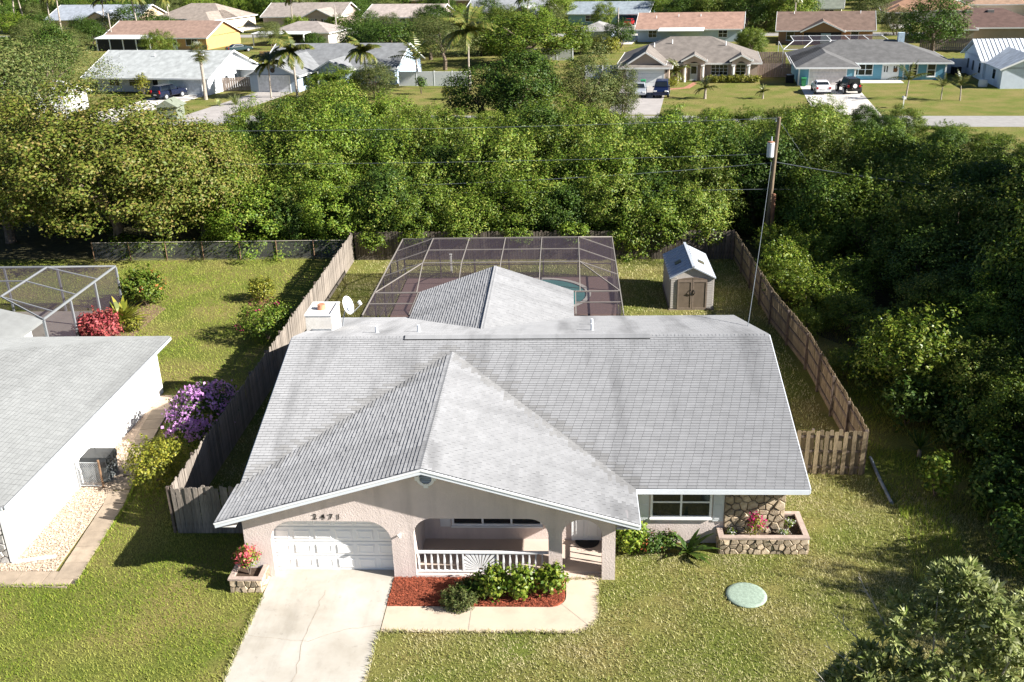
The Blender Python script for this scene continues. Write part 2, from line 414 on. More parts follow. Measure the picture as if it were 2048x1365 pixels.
slab(roof, [(WX1, WEND, WEZ), (WXC+.002, WEND, WZ), (WXC+.002, WB, WZ), (WX1, BY-.6, WEZ)])
roofo = roof.build('roof', M['deckroof'], house)
roofo['label'] = 'pale grey shingle roof with darker streaks and valleys'
def ln(a, b): return (Vector(b)-Vector(a)).length
sl = ln((0, EY, EZ), (0, RY, RZ)); slr = ln((0, BY, EZ), (0, RY, RZ)); gl = ln((GX0, 0, EZ), (GXC, 0, GZ)); wlen = ln((WX0, 0, WEZ), (WXC, 0, WZ))
vv = sl*(GZ-EZ)/(RZ-EZ)
gc = GXC-HX0; WW = HX1-HX0+.04
planes = [
  ((HX0-.02, EY-.03, EZ), (1, 0, 0), (0, RY-EY, RZ-EZ), [(0, 0), (gc, vv), (gc, sl), (0, sl)]),
  ((HX0-.02, EY-.03, EZ), (1, 0, 0), (0, RY-EY, RZ-EZ), [(GX1-HX0-.1, 0), (WW, 0), (WW, sl), (gc, sl), (gc, vv)]),
  ((GX0-.03, GY-.03, EZ), (0, -1, 0), (GXC-GX0, 0, GZ-EZ), [(0, 0), (0, gl), (-(GB-GY)-.1, gl), (-(EY-GY)-.12, 0)]),
  ((GX1+.03, GY-.03, EZ), (0, 1, 0), (GXC-GX1, 0, GZ-EZ), [(0, 0), (EY-GY+.12, 0), (GB-GY+.1, gl), (0, gl)]),
  ((HX1+.02, BY+.03, EZ), (-1, 0, 0), (0, RY-BY, RZ-EZ), [(0, 0), (WW, 0), (WW, slr), (0, slr)]),
  ((WX0-.02, WEND+.02, WEZ), (0, -1, 0), (WXC-WX0, 0, WZ-WEZ), [(0, 0), (WEND-BY+.6, 0), (WEND-WB+.1, wlen), (0, wlen)]),
  ((WX1+.02, WEND+.02, WEZ), (0, 1, 0), (WXC-WX1, 0, WZ-WEZ), [(0, 0), (-(WEND-BY+.6), 0), (-(WEND-WB)-.1, wlen), (0, wlen)]),
]
def valley_dirt(q):      # grime that gathers along the two front valleys
    best = 9
    for vx in (HX0, GX1):
        a = Vector((vx, EY, 0)); b = Vector((GXC, GB, 0)); p = Vector((q.x, q.y, 0)); t = max(0, min(1, (p-a).dot(b-a)/(b-a).length_squared)); best = min(best, (p-a.lerp(b, t)).length)
    return .9*math.exp(-(best/.32)**2)
shingle_roof(house, roofo, planes, M['shingle'], 300, dirty=valley_dirt)
# ridge caps (bent pieces over the ridges)
def caps(a, b, n1, n2, m, parent, name='ridge_caps', w=.15, L=.14):
    a = Vector(a); b = Vector(b); d = (b-a); k = int(d.length/L); d.normalize(); mb = MB(); rg = random.Random(5)
    n1 = Vector(n1).normalized(); n2 = Vector(n2).normalized(); up = Vector((0, 0, 1))
    for i in range(k):
        p = a+d*(i*L); q = p+d*(L+.02); h0 = .026+rg.uniform(0, .006); h1 = .018
        mb.add([p+n1*w+up*h0, p+up*(h0+.006), p+n2*w+up*h0, q+n1*w+up*h1, q+up*(h1+.004), q+n2*w+up*h1,
                p+n1*w, p+n2*w], [(0, 1, 4, 3), (1, 2, 5, 4), (6, 0, 3), (2, 7, 5), (0, 6, 7, 2), (0, 2, 1)])
    o = mb.build(name, m, parent); o['kind'] = 'stuff'; return o
caps((HX0, RY, RZ), (HX1, RY, RZ), (0, EY-RY, EZ-RZ), (0, BY-RY, EZ-RZ), M['shingle'], roofo)
caps((GXC, GY-.02, GZ), (GXC, GB, GZ), (GX0-GXC, 0, EZ-GZ), (GX1-GXC, 0, EZ-GZ), M['shingle'], roofo)
caps((WXC, WEND, WZ), (WXC, WB, WZ), (WX0-WXC, 0, WEZ-WZ), (WX1-WXC, 0, WEZ-WZ), M['shingle'], roofo)
# ridge vent: a long raised cap with a black open edge
rv = MB(); x0, x1 = -6.25, 3.1
for sgn, yy in ((-1, EY), (1, BY)):
    dz = -(RZ-EZ)/abs(yy-RY)*.24
    rv.cm = 0
    rv.quad((x0, RY, RZ+.078), (x1, RY, RZ+.078), (x1, RY+sgn*.24, RZ+.078+dz), (x0, RY+sgn*.24, RZ+.078+dz))
    rv.cm = 1
    rv.quad((x0, RY+sgn*.24, RZ+.078+dz), (x1, RY+sgn*.24, RZ+.078+dz), (x1, RY+sgn*.24, RZ+.02+dz), (x0, RY+sgn*.24, RZ+.02+dz))
for x in (x0, x1):
    dz = -(RZ-EZ)/(RY-EY)*.24
    rv.quad((x, RY, RZ+.078), (x, RY-.24, RZ+.078+dz), (x, RY-.24, RZ+.02+dz), (x, RY, RZ+.02)); rv.quad((x, RY, RZ+.078), (x, RY+.24, RZ+.078+dz), (x, RY+.24, RZ+.02+dz), (x, RY, RZ+.02))
rvo = rv.build('ridge_vent', [M['shingle'], M['dark']], roofo)
# --- fascia boards and drip edge
M['fascia'] = mat('fascia_paint', (0.66, 0.69, 0.73), 0.55, 0.03, 2)
def rake(a, b, out, parent, h=.17, t=.03, m=None):
    """sloping board below the roof edge a-b, standing off by the vector out"""
    a = Vector(a)+Vector(out); b = Vector(b)+Vector(out); o = Vector(out).normalized()*t; dz = Vector((0, 0, h))
    mb = MB(); p = [a-dz, b-dz, b-dz+o, a-dz+o, a, b, b+o, a+o]
    mb.hexa(p)
    return mb.build('fascia', m or M['fascia'], parent)
Z3 = Vector((0, 0, .012))
rake((GX0-.03, GY, EZ), (GXC, GY, GZ), (0, -.035, 0), house); rake((GXC, GY, GZ), (GX1+.03, GY, EZ), (0, -.035, 0), house)
rake((GX1, EY, EZ), (HX1, EY, EZ), (0, -.035, 0), house)
rake((HX1, EY, EZ), (HX1, RY, RZ), (.025, 0, 0), house); rake((HX1, RY, RZ), (HX1, BY, EZ), (.025, 0, 0), house)
rake((HX0, EY+.02, EZ), (HX0, RY, RZ), (-.025, 0, 0), house); rake((GX0, GY, EZ), (GX0, EY, EZ), (-.035, 0, 0), house); rake((GX1, GY, EZ), (GX1, EY-.1, EZ), (.035, 0, 0), house)
rake((HX0, BY, EZ), (HX1, BY, EZ), (0, .035, 0), house)
rake((WX0, WEND, WEZ), (WXC, WEND, WZ), (0, .03, 0), house); rake((WXC, WEND, WZ), (WX1, WEND, WEZ), (0, .03, 0), house)
# drip trim strip on the front gable
for a, b in (((GX0-.05, GY-.07, EZ+.0), (GXC, GY-.07, GZ)), ((GXC, GY-.07, GZ), (GX1+.05, GY-.07, EZ))):
    m_ = MB(); m_.beam(Vector(a)+Vector((0, 0, -.025)), Vector(b)+Vector((0, 0, -.025)), .03, .06); m_.build('drip_edge', M['white'], house)
# soffits
sf = MB()
sf.quad((GX0, GY, EZ-.17), (GXC, GY, GZ-.14), (GXC, 25.6, GZ-.14), (GX0, 25.6, EZ-.17)); sf.quad((GXC, GY, GZ-.14), (GX1, GY, EZ-.17), (GX1, 25.6, EZ-.17), (GXC, 25.6, GZ-.14))
sf.box(1.44, HX1, EY, 27.66, EZ-.16, EZ-.13); sf.box(6.95, HX1, 27.66, BY, EZ-.16, EZ-.13); sf.box(GX0, -10.2, GY, BY, EZ-.18, EZ-.15)
sf.box(1.42, GX1, GY, EY-.01, EZ-.18, EZ-.15)
sf.build('soffit', M['soffit'], house)
# little grey flashing patch near the gable's right edge, rain diverter
dv = MB(); c = Vector((GX1-.35, GY+.35, EZ+.11)); dv.beam(c+Vector((-.02, -.22, .01)), c+Vector((-.02, .22, .01)), .12, .05); dv.build('roof_patch', mat('patch_grey', (.30, .28, .28), .8), roofo)
# --- garage door
gd = thing  # keep name short
gdo = MB().box(-9.5, -5.4, 26.0, 26.06, 0.02, 2.3).build('garage_door', M['white'], house, loc=(-7.45, 26.0, 0))
pm = MB(); w_, h_ = .56, .36
pm.add([(0, 0, 0), (w_, 0, 0), (w_, 0, h_), (0, 0, h_), (.05, -.022, .05), (w_-.05, -.022, .05), (w_-.05, -.022, h_-.05), (.05, -.022, h_-.05),
        (.085, -.010, .085), (w_-.085, -.010, .085), (w_-.085, -.010, h_-.085), (.085, -.010, h_-.085)],
       [(0, 1, 5, 4), (1, 2, 6, 5), (2, 3, 7, 6), (3, 0, 4, 7), (4, 5, 9, 8), (5, 6, 10, 9), (6, 7, 11, 10), (7, 4, 8, 11), (8, 9, 10, 11)])
pme = pm.mesh('panel', M['white'])
for r_ in range(4):
    for c_ in range(6):
        put('panel', pme, gdo, (-9.43+c_*.675, 25.998, .10+r_*.535))
M['seam'] = mat('seam_grey', (.45, .46, .48), .8)
for r_ in range(1, 4): MB().box(-9.5, -5.4, 25.992, 25.999, .02+r_*.535, .035+r_*.535).build('seam', M['seam'], gdo)
# --- house number
def text_mesh(ch, size, ext, m, name='digit'):
    cu = bpy.data.curves.new('t', 'FONT'); cu.body = ch; cu.size = size; cu.extrude = ext; cu.offset = size*.004
    o = bpy.data.objects.new('t', cu); C.objects.link(o)
    dg = bpy.context.evaluated_depsgraph_get(); me = bpy.data.meshes.new_from_object(o.evaluated_get(dg))
    bpy.data.objects.remove(o); me.name = name; me.materials.clear(); me.materials.append(m); return me
M['digit'] = mat('digit_black', (.02, .017, .015), .5)
for ch, x in zip('2471', (-7.92, -7.67, -7.42, -7.18)):
    put('digit', text_mesh(ch, .27, .006, M['digit']), house, (x, 25.582, 2.185), rot=(R(90), 0, 0))['label'] = 'black house number digit ' + ch
# --- wall lamp / hose bib beside the garage
lb = MB(); lb.tube([(-5.25, 25.6, 1.63), (-5.25, 25.47, 1.63)], .035, 8); lb.tube([(-5.25, 25.5, 1.60), (-5.25, 25.46, 1.70)], .05, 8); lb.build('wall_light', M['offwhite'], house)
# --- round gable vent
gv = MB(); n = 32
for i in range(n):
    a0, a1 = 2*math.pi*i/n, 2*math.pi*(i+1)/n
    q = lambda a, r, y: (-4.32+r*math.cos(a), y, 3.68+r*math.sin(a))
    gv.hexa((q(a0, .20, 25.53), q(a1, .20, 25.53), q(a1, .20, 25.6), q(a0, .20, 25.6), q(a0, .285, 25.53), q(a1, .285, 25.53), q(a1, .285, 25.6), q(a0, .285, 25.6)))
gvo = gv.build('gable_vent', M['white'], house, loc=(-4.32, 25.6, 3.68))
for k in range(4):
    a = k*math.pi/2; c = Vector((-4.32+.255*math.cos(a), 25.53, 3.68+.255*math.sin(a)))
    d = .07; MB().box(c.x-d, c.x+d, 25.50, 25.598, c.z-d, c.z+d).build('keystone', M['white'], gvo)
M['louver'] = mat('louver_grey', (.33, .37, .42), .6)
for k in range(5):
    z = 3.54+k*.07; hw = math.sqrt(max(.001, .2**2-(z-3.68)**2))
    lv = MB(); lv.beam((-4.32-hw, 25.585, z), (-4.32+hw, 25.585, z), .05, .05, up=(0, .6, 1)); lv.build('louver', M['louver'], gvo)
# --- porch railing with sunburst
ry = 25.74
ral = MB().box(-4.82, -.64, ry-.045, ry+.045, .87, .93).build('railing', M['white'], house, loc=(-2.7, ry, .12))
MB().box(-4.82, -.64, ry-.03, ry+.03, .17, .23).build('bottom_rail', M['white'], ral)
bal = MB()
for (z0, z1, a, b) in ((.0, .16, .022, .022), (.16, .30, .022, .034), (.30, .50, .034, .020), (.50, .64, .02, .022)):
    bal.hexa(((-a, -a, z0), (a, -a, z0), (a, a, z0), (-a, a, z0), (-b, -b, z1), (b, -b, z1), (b, b, z1), (-b, b, z1)))
bme = bal.mesh('baluster', M['white'])
for x in [-4.74+k*.203 for k in range(7)]+[-2.06+k*.203 for k in range(7)]: put('baluster', bme, ral, (x, ry, .23))
sb = MB(); sx0, sx1 = -3.36, -2.22
sb.box(sx0, sx0+.05, ry-.035, ry+.035, .23, .87); sb.box(sx1-.05, sx1, ry-.035, ry+.035, .23, .87); sb.build('sunburst_frame', M['white'], ral)
cx = (sx0+sx1)/2; cz = .25
for k in range(15):
    a = math.pi*(k+.5)/15; dx, dz = math.cos(a), math.sin(a)
    t = min((.52/abs(dx)) if abs(dx) > 1e-3 else 9, .61/dz)
    p, q = (cx+dx*.08, cz+dz*.08), (cx+dx*t, cz+dz*t); nx, nz = -dz, dx
    w0, w1 = .006, .0095+.034*t/.6
    MB().prism_xz([(p[0]-nx*w0, p[1]-nz*w0), (q[0]-nx*w1, q[1]-nz*w1), (q[0]+nx*w1, q[1]+nz*w1), (p[0]+nx*w0, p[1]+nz*w0)][::-1], ry-.012-.0005*k, ry+.012).build('sunburst_slat', M['white'], ral)
MB().box(1.24, 1.30, 26.15, 27.35, .84, .90).build('side_rail', M['white'], ral)
for yy in (26.3, 26.62, 26.94, 27.2): put('baluster', bme, ral, (1.27, yy, .20))
# --- windows
def window(parent, x0, x1, z0, z1, y, cols, rows, fw=.07, m=None, gm=None, dep=.05):
    """frame proud of a wall facing -y, one pane object per light"""
    m = m or M['white']; f = MB()
    f.box(x0-fw, x0, y-dep, y-.002, z0-fw, z1+fw); f.box(x1, x1+fw, y-dep, y-.002, z0-fw, z1+fw)
    f.box(x0, x1, y-dep, y-.002, z0-fw, z0); f.box(x0, x1, y-dep, y-.002, z1, z1+fw)
    cw = (x1-x0)/cols; ch = (z1-z0)/rows
    for i in range(1, cols): f.box(x0+cw*i-fw*.45, x0+cw*i+fw*.45, y-dep+.004, y-.002, z0, z1)
    for j in range(1, rows): f.box(x0, x1, y-dep+.008, y-.002, z0+ch*j-fw*.35, z0+ch*j+fw*.35)
    fo = f.build('window', m, parent, loc=((x0+x1)/2, y, z0))
    for i in range(cols):
        for j in range(rows):
            MB().box(x0+cw*i+.01, x0+cw*(i+1)-.01, y-.02, y-.004, z0+ch*j+.01, z0+ch*(j+1)-.01).build('pane', gm or M['glass'], fo)
    MB().box(x0-fw*1.3, x1+fw*1.3, y-dep-.05, y-.003, z0-fw-.05, z0-fw).build('sill', m, fo)
    return fo
WYF = 27.66
window(house, 2.72, 4.56, 1.06, 2.10, WYF, 2, 2)
def shutter(parent, x0, x1, z0, z1, y, m):
    s = MB().box(x0, x1, y-.035, y-.002, z0, z1).build('shutter', m, parent, loc=(x0, y, z0))
    b = MB(); b.box(x0+.05, x1-.05, y-.045, y-.035, z0+.07, (z0+z1)/2-.04); b.box(x0+.05, x1-.05, y-.045, y-.035, (z0+z1)/2+.04, z1-.07)
    b.build('shutter_panel', m, s); return s
M['shut'] = mat('shutter_grey', (.55, .57, .58), .6, .03)
shutter(house, 2.25, 2.60, .88, 2.2, WYF, M['shut']); shutter(house, 4.68, 5.02, .86, 2.2, WYF, M['shut'])
window(house, -3.82, -.95, .72, 1.9, WYF, 3, 1)
shutter(house, -4.28, -3.93, .60, 1.95, WYF, M['offwhite'])
# --- front door with panels
fd = MB().box(.08, 1.06, WYF-.05, WYF-.002, .1, 2.15).build('front_door', M['white'], house, loc=(.55, WYF, .1))
for (a, b, c, d) in ((.18, .50, .25, .95), (.62, .95, .25, .95), (.18, .50, 1.1, 1.95), (.62, .95, 1.1, 1.95)):
    q = MB(); q.add([(a, WYF-.05, c), (b, WYF-.05, c), (b, WYF-.05, d), (a, WYF-.05, d), (a+.04, WYF-.07, c+.04), (b-.04, WYF-.07, c+.04), (b-.04, WYF-.07, d-.04), (a+.04, WYF-.07, d-.04)], [(0, 1, 5, 4), (1, 2, 6, 5), (2, 3, 7, 6), (3, 0, 4, 7), (4, 5, 6, 7)]); q.build('door_panel', M['white'], fd)
hd = MB(); hd.tube([(.16, WYF-.05, 1.05), (.16, WYF-.12, 1.05)], .03, 8); hd.build('door_knob', M['metal'], fd)
# --- stone facing on the right of the window
def clip_poly(poly, px, py, nx, ny):
    out = []
    for i in range(len(poly)):
        a, b = poly[i], poly[(i+1) % len(poly)]
        da = (a[0]-px)*nx+(a[1]-py)*ny; db = (b[0]-px)*nx+(b[1]-py)*ny
        if da <= 0: out.append(a)
        if da*db < 0: t = da/(da-db); out.append((a[0]+(b[0]-a[0])*t, a[1]+(b[1]-a[1])*t))
    return out
def stones(parent, a0, a1, b0, b1, cell, fn, m, seed, depth=.05, name='stone'):
    """irregular flat stones over a rectangle; fn(a,b,d)->xyz, d is how far it stands out"""
    rg = random.Random(seed); pts = []
    na, nb = max(1, round((a1-a0)/cell)), max(1, round((b1-b0)/(cell*.85)))
    for j in range(nb):
        for i in range(na):
            pts.append((a0+(i+.5+(.25 if j % 2 else -.25)*(na > 2)+rg.uniform(-.38, .38))*(a1-a0)/na, b0+(j+.5+rg.uniform(-.36, .36))*(b1-b0)/nb))
    for i, p in enumerate(pts):
        poly = [(a0, b0), (a1, b0), (a1, b1), (a0, b1)]
        for k, q in enumerate(pts):
            if k == i: continue
            dx, dy = q[0]-p[0], q[1]-p[1]; L = math.hypot(dx, dy)
            if L < cell*3.2 and L > 1e-6: poly = clip_poly(poly, (p[0]+q[0])/2-dx/L*.011, (p[1]+q[1])/2-dy/L*.011, dx, dy)
            if len(poly) < 3: break
        if len(poly) < 3: continue
        cx = sum(q[0] for q in poly)/len(poly); cy = sum(q[1] for q in poly)/len(poly); d = depth*rg.uniform(.6, 1.3)
        n = len(poly); tilt = (rg.uniform(-.12, .12), rg.uniform(-.12, .12))
        o = [fn(x, y, 0) for x, y in poly]
        i1 = [fn(cx+(x-cx)*.96, cy+(y-cy)*.96, d*.7+tilt[0]*(x-cx)+tilt[1]*(y-cy)) for x, y in poly]
        i2 = [fn(cx+(x-cx)*.84, cy+(y-cy)*.84, d+tilt[0]*(x-cx)+tilt[1]*(y-cy)) for x, y in poly]
        mb = MB(); mb.add(o+i1+i2, [[q, (q+1) % n, n+(q+1) % n, n+q] for q in range(n)]+[[n+q, n+(q+1) % n, 2*n+(q+1) % n, 2*n+q] for q in range(n)]+[list(range(2*n, 3*n))])
        mb.build(name, m, parent, loc=fn(cx, cy, 0))
sf_ = MB().box(5.05, 6.97, WYF-.035, WYF-.002, 0, 2.30).build('stone_facing', M['mortar'], house, loc=(6, WYF, 0))
sf_['label'] = 'brown field stone facing on the house corner'
stones(sf_, 5.05, 6.97, .42, 2.28, .29, lambda a, b, d: (a, WYF-.033-d, b), M['stone'], 4)
MB().box(6.952, 6.98, WYF-.02, WYF+.5, 0, 2.28).build('corner_return', M['mortar'], sf_)
# --- chimney on the rear slope
ch = MB(); ch.box(-10.70, -9.62, 36.8, 38.3, 2.2, 4.62)
cho = ch.build('chimney', mat('chimney_stucco', (.70, .66, .60), .9, .08, 3, .3, 30), house, loc=(-10.1, 37.5, 3.5))
b = MB()   # raised rim round a sunken crown
for (x0, x1, y0, y1) in ((-10.73, -9.59, 36.77, 36.86), (-10.73, -9.59, 38.24, 38.33), (-10.73, -10.64, 36.86, 38.24), (-9.68, -9.59, 36.86, 38.24)):
    b.box(x0, x1, y0, y1, 4.622, 4.68)
b.build('chimney_rim', M['white'], cho)
fl = MB(); fl.tube([(-10.2, 37.6, 4.62), (-10.2, 37.6, 4.84)], [.17, .16], 16); fl.build('flue_pot', mat('clay_pot', (.50, .22, .13), .85, .15), cho)
MB().box(-10.45, -9.66, 36.75, 36.798, 3.9, 4.06).build('flashing', M['metal'], cho)
# vent pipes on the roof
for (x, y, z) in ((-7.62, 35.9, 4.2), (-5.98, 36.2, 4.12), (1.0, 38.6, 3.4), (.95, 36.4, 4.05)):
    vp = MB(); vp.tube([(x, y, z-.1), (x, y, z+.32)], .055, 10); vp.lathe([(.12, 0), (.12, .03), (.06, .08)], (x, y, z-.02), 12); vp.build('vent_pipe', M['fascia'], roofo)
# --- satellite dish
dish = thing('satellite_dish', (-9.3, 38.6, 3.4), 'white oval satellite dish on a bent pipe beside the chimney', 'satellite dish')
dp = MB(); nrm = Vector((.88, -.34, .33)).normalized(); cen = Vector((-9.3, 38.6, 4.42))
ux = Vector((0, 0, 1)).cross(nrm).normalized(); uy = nrm.cross(ux)
rings = 5; nn = 24; vs = [cen-nrm*.10]
for i in range(1, rings+1):
    r_ = i/rings
    for j in range(nn): vs.append(cen+ux*(.33*r_*math.cos(2*math.pi*j/nn))+uy*(.40*r_*math.sin(2*math.pi*j/nn))-nrm*(.10*(1-r_*r_)))
fs = [(0, 1+j, 1+(j+1) % nn) for j in range(nn)]+[(1+(i-1)*nn+j, 1+i*nn+j, 1+i*nn+(j+1) % nn, 1+(i-1)*nn+(j+1) % nn) for i in range(1, rings) for j in range(nn)]
dp.add(vs, fs); do = dp.build('reflector', M['white'], dish, smooth=True)
md = do.modifiers.new('t', 'SOLIDIFY'); md.thickness = .02
ms = MB(); ms.tube([(-9.62, 38.55, 3.45), (-9.55, 38.6, 3.9), cen-nrm*.12], .03, 8); ms.build('mast', M['metal'], dish)
ar = MB(); tip = cen+nrm*.62-uy*.12; ar.tube([cen-uy*.40, tip], .02, 8); ar.build('arm', M['metal'], dish)
ml = MB(); ml.beam(tip, tip+uy*.18-nrm*.05, .12, .09); ml.build('receiver', M['offwhite'], dish)
# rear wing walls
MB().box(WX0+.4, WX1-.4, 41.7, 44.9, 0, 2.45).build('rear_wing_wall', M['stucco'], house)
g_ = MB(); g_.prism_xz([(WX0+.4, 2.45), (WX1-.4, 2.45), (WXC, WZ-.2)], 44.7, 44.9); g_.build('rear_gable_wall', M['stucco'], house)

# ================================================================ planters
def soil_plant_box(name, loc, label):
    return thing(name, loc, label, 'planter')
M['rim'] = mat('planter_rim', (.40, .31, .26), .9, .15, 6, .3, 30)
pl = soil_plant_box('stone_planter', (6.2, 27.2, 0), 'long L-shaped stone planter wrapped round the house corner under the stone facing')
co = MB()
co.box(4.86, 7.67, 27.06, 27.18, 0, .56); co.box(4.86, 4.98, 27.18, 27.60, 0, .56); co.box(7.55, 7.67, 27.18, 28.60, 0, .56); co.box(6.99, 7.55, 28.48, 28.60, 0, .56)
co.build('core', M['mortar'], pl)
ri = MB(); ri.box(4.82, 7.71, 27.02, 27.20, .562, .63); ri.box(4.82, 5.0, 27.20, 27.60, .562, .63); ri.box(7.53, 7.71, 27.20, 28.62, .562, .63); ri.box(6.99, 7.53, 28.46, 28.62, .562, .63)
ri.build('rim', M['rim'], pl)
so_ = MB(); so_.box(4.98, 7.55, 27.18, 27.59, .1, .46); so_.box(7.0, 7.55, 27.59, 28.48, .1, .455); so_.build('soil', M['soil'], pl)
stones(pl, 4.86, 7.67, 0, .56, .235, lambda a, b, d: (a, 27.062-d, b), M['stone'], 9, .045)
stones(pl, 27.06, 28.6, 0, .56, .26, lambda a, b, d: (7.668+d, a, b), M['stone'], 10, .045)
stones(pl, 27.06, 27.6, 0, .56, .26, lambda a, b, d: (4.862-d, a, b), M['stone'], 12, .04)
sp = soil_plant_box('stone_planter', (-10.05, 25.2, 0), 'small stone planter against the garage corner beside the driveway')
co = MB(); co.box(-10.56, -9.56, 24.82, 24.92, 0, .44); co.box(-10.56, -10.46, 24.92, 25.58, 0, .44); co.box(-9.66, -9.56, 24.92, 25.58, 0, .44); co.build('core', M['mortar'], sp)
ri = MB(); ri.box(-10.6, -9.52, 24.78, 24.94, .442, .50); ri.box(-10.6, -10.44, 24.94, 25.58, .442, .50); ri.box(-9.68, -9.52, 24.94, 25.58, .442, .50); ri.build('rim', M['rim'], sp)
MB().box(-10.46, -9.66, 24.92, 25.58, .05, .36).build('soil', M['soil'], sp)
stones(sp, -10.56, -9.56, 0, .44, .22, lambda a, b, d: (a, 24.822-d, b), M['stone'], 21, .045)
stones(sp, 24.82, 25.58, 0, .44, .24, lambda a, b, d: (-9.562+d, a, b), M['stone'], 22, .04)
# door mat
mtb = MB(); n = 20; pts = [(.6+.40*math.cos(math.pi+math.pi*i/n), 27.60+.44*math.sin(math.pi+math.pi*i/n)) for i in range(n+1)]
mtb.prism(pts, .102, .12); tag(mtb.build('doormat', M['dark'], loc=(.6, 27.4, .1)), 'black half-round doormat before the white front door', 'doormat')
# ================================================================ ground
def grassmat(name, dry, green, s1=.35):
    m = bpy.data.materials.new(name); m.use_nodes = True; n, l = nt(m); b = n['Principled BSDF']; b.inputs['Roughness'].default_value = .95; b.inputs['Specular IOR Level'].default_value = .1
    g = n.new('ShaderNodeNewGeometry')
    a = n.new('ShaderNodeTexNoise'); a.inputs['Scale'].default_value = s1; a.inputs['Detail'].default_value = 5; l.new(g.outputs['Position'], a.inputs['Vector'])
    c = n.new('ShaderNodeTexNoise'); c.inputs['Scale'].default_value = 16; c.inputs['Detail'].default_value = 5; c.inputs['Roughness'].default_value = .75; l.new(g.outputs['Position'], c.inputs['Vector'])
    r1 = n.new('ShaderNodeValToRGB'); e = r1.color_ramp.elements; e[0].position = .36; e[0].color = (*green, 1); e[1].position = .66; e[1].color = (*dry, 1); l.new(a.outputs['Fac'], r1.inputs['Fac'])
    r2 = n.new('ShaderNodeMapRange'); r2.inputs['From Min'].default_value = .32; r2.inputs['From Max'].default_value = .7; r2.inputs['To Min'].default_value = .45; r2.inputs['To Max'].default_value = 1.45; l.new(c.outputs['Fac'], r2.inputs['Value'])
    vm = n.new('ShaderNodeVectorMath'); vm.operation = 'SCALE'; l.new(r1.outputs['Color'], vm.inputs[0]); l.new(r2.outputs['Result'], vm.inputs['Scale']); l.new(vm.outputs['Vector'], b.inputs['Base Color'])
    bp = n.new('ShaderNodeBump'); bp.inputs['Strength'].default_value = .8; bp.inputs['Distance'].default_value = .05; l.new(c.outputs['Fac'], bp.inputs['Height']); l.new(bp.outputs['Normal'], b.inputs['Normal'])
    return m
M['ground'] = grassmat('lawn_ground', (.22, .185, .065), (.13, .155, .030))
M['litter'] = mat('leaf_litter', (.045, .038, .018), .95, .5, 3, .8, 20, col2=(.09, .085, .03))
def struct(o, label=None):
    o['kind'] = 'structure'
    if label: o['label'] = label
    return o
M['sand'] = mat('sandy_patch', (.30, .24, .15), .95, .2, 6, .4, 40)
BARE = [(2.5, 24.6, .5), (2.2, 23.3, .55), (-5.15, 22.4, .55), (-5.2, 21.3, .7), (-9.9, 21.6, .5), (-9.8, 23.3, .4), (6.3, 25.2, .45), (8.6, 28.6, .6), (4.4, 26.2, .4), (-1.4, 22.2, .4), (7.4, 22.6, .5), (-13.0, 57.2, 1.1), (4.6, 48.5, .7), (-11.5, 48.0, .9), (12.7, 44.6, 1.4), (13.2, 43.2, 1.2), (-20.5, 50.0, .5), (-18.6, 47.0, .4), (-16.0, 40.0, .8), (-17.2, 38.6, .7), (-11.2, 27.2, .5)]
gmb = MB(); gx = [-700, -250, -120, -60, -30, 0, 30, 60, 120, 250, 700]; gyy = [-80, 0, 30, 60, 100, 160, 260, 420, 900]
for i in range(len(gx)-1):
    for j in range(len(gyy)-1): gmb.quad((gx[i], gyy[j], 0), (gx[i+1], gyy[j], 0), (gx[i+1], gyy[j+1], 0), (gx[i], gyy[j+1], 0))
struct(gmb.build('ground', M['ground']))
def sheet(name, poly, z, m, thick=.06, label=None):
    return struct(MB().prism(poly, z-thick, z).build(name, m), label)
drv = sheet('driveway', [(-9.5, 12), (-5.56, 12), (-5.56, 25.995), (-9.5, 25.995)], .030, M['concrete'])
def strip(pts, w, z, m, parent, name):
    mb = MB(); rg = random.Random(len(pts))
    for a, b in zip(pts, pts[1:]):
        d = Vector((b[0]-a[0], b[1]-a[1], 0)).normalized(); nn = Vector((-d.y, d.x, 0))*w/2
        mb.quad((a[0]-nn.x, a[1]-nn.y, z), (b[0]-nn.x, b[1]-nn.y, z), (b[0]+nn.x, b[1]+nn.y, z), (a[0]+nn.x, a[1]+nn.y, z))
    return mb.build(name, m, parent)
def wig(a, b, n, amp, seed):
    rg = random.Random(seed); return [(a[0]+(b[0]-a[0])*i/n+(rg.uniform(-amp, amp) if 0 < i < n else 0), a[1]+(b[1]-a[1])*i/n+(rg.uniform(-amp, amp) if 0 < i < n else 0)) for i in range(n+1)]
strip(wig((-7.6, 24.9), (-7.72, 22.6), 9, .05, 2)+wig((-7.72, 22.6), (-7.55, 21.2), 5, .06, 3)[1:]+wig((-7.55, 21.2), (-7.9, 17), 9, .08, 4)[1:], .022, .034, M['crack'], drv, 'crack')
strip(wig((-7.55, 22.5), (-6.6, 23.05), 6, .05, 5)+wig((-6.6, 23.05), (-5.58, 23.25), 5, .04, 6)[1:], .02, .0345, M['crack'], drv, 'crack')
strip(wig((-9.4, 22.75), (-7.55, 22.5), 8, .03, 7), .015, .0335, M['crack'], drv, 'crack')
wp = [(-5.53, 24.15), (-5.53, 22.98), (-.05, 23.02)]
wp += [(-.05+.93*math.sin(t), 24.0-.98*math.cos(t)) for t in [math.pi/2*i/8 for i in range(1, 9)]]
wp += [(.93, 25.6), (-.1, 25.6), (-.1, 24.75)] + [(-.6+.5*math.cos(t), 24.7-.52*math.sin(t)) for t in [math.pi/2*i/6 for i in range(1, 7)]]
wlk = sheet('walkway', wp, .034, M['walk'])
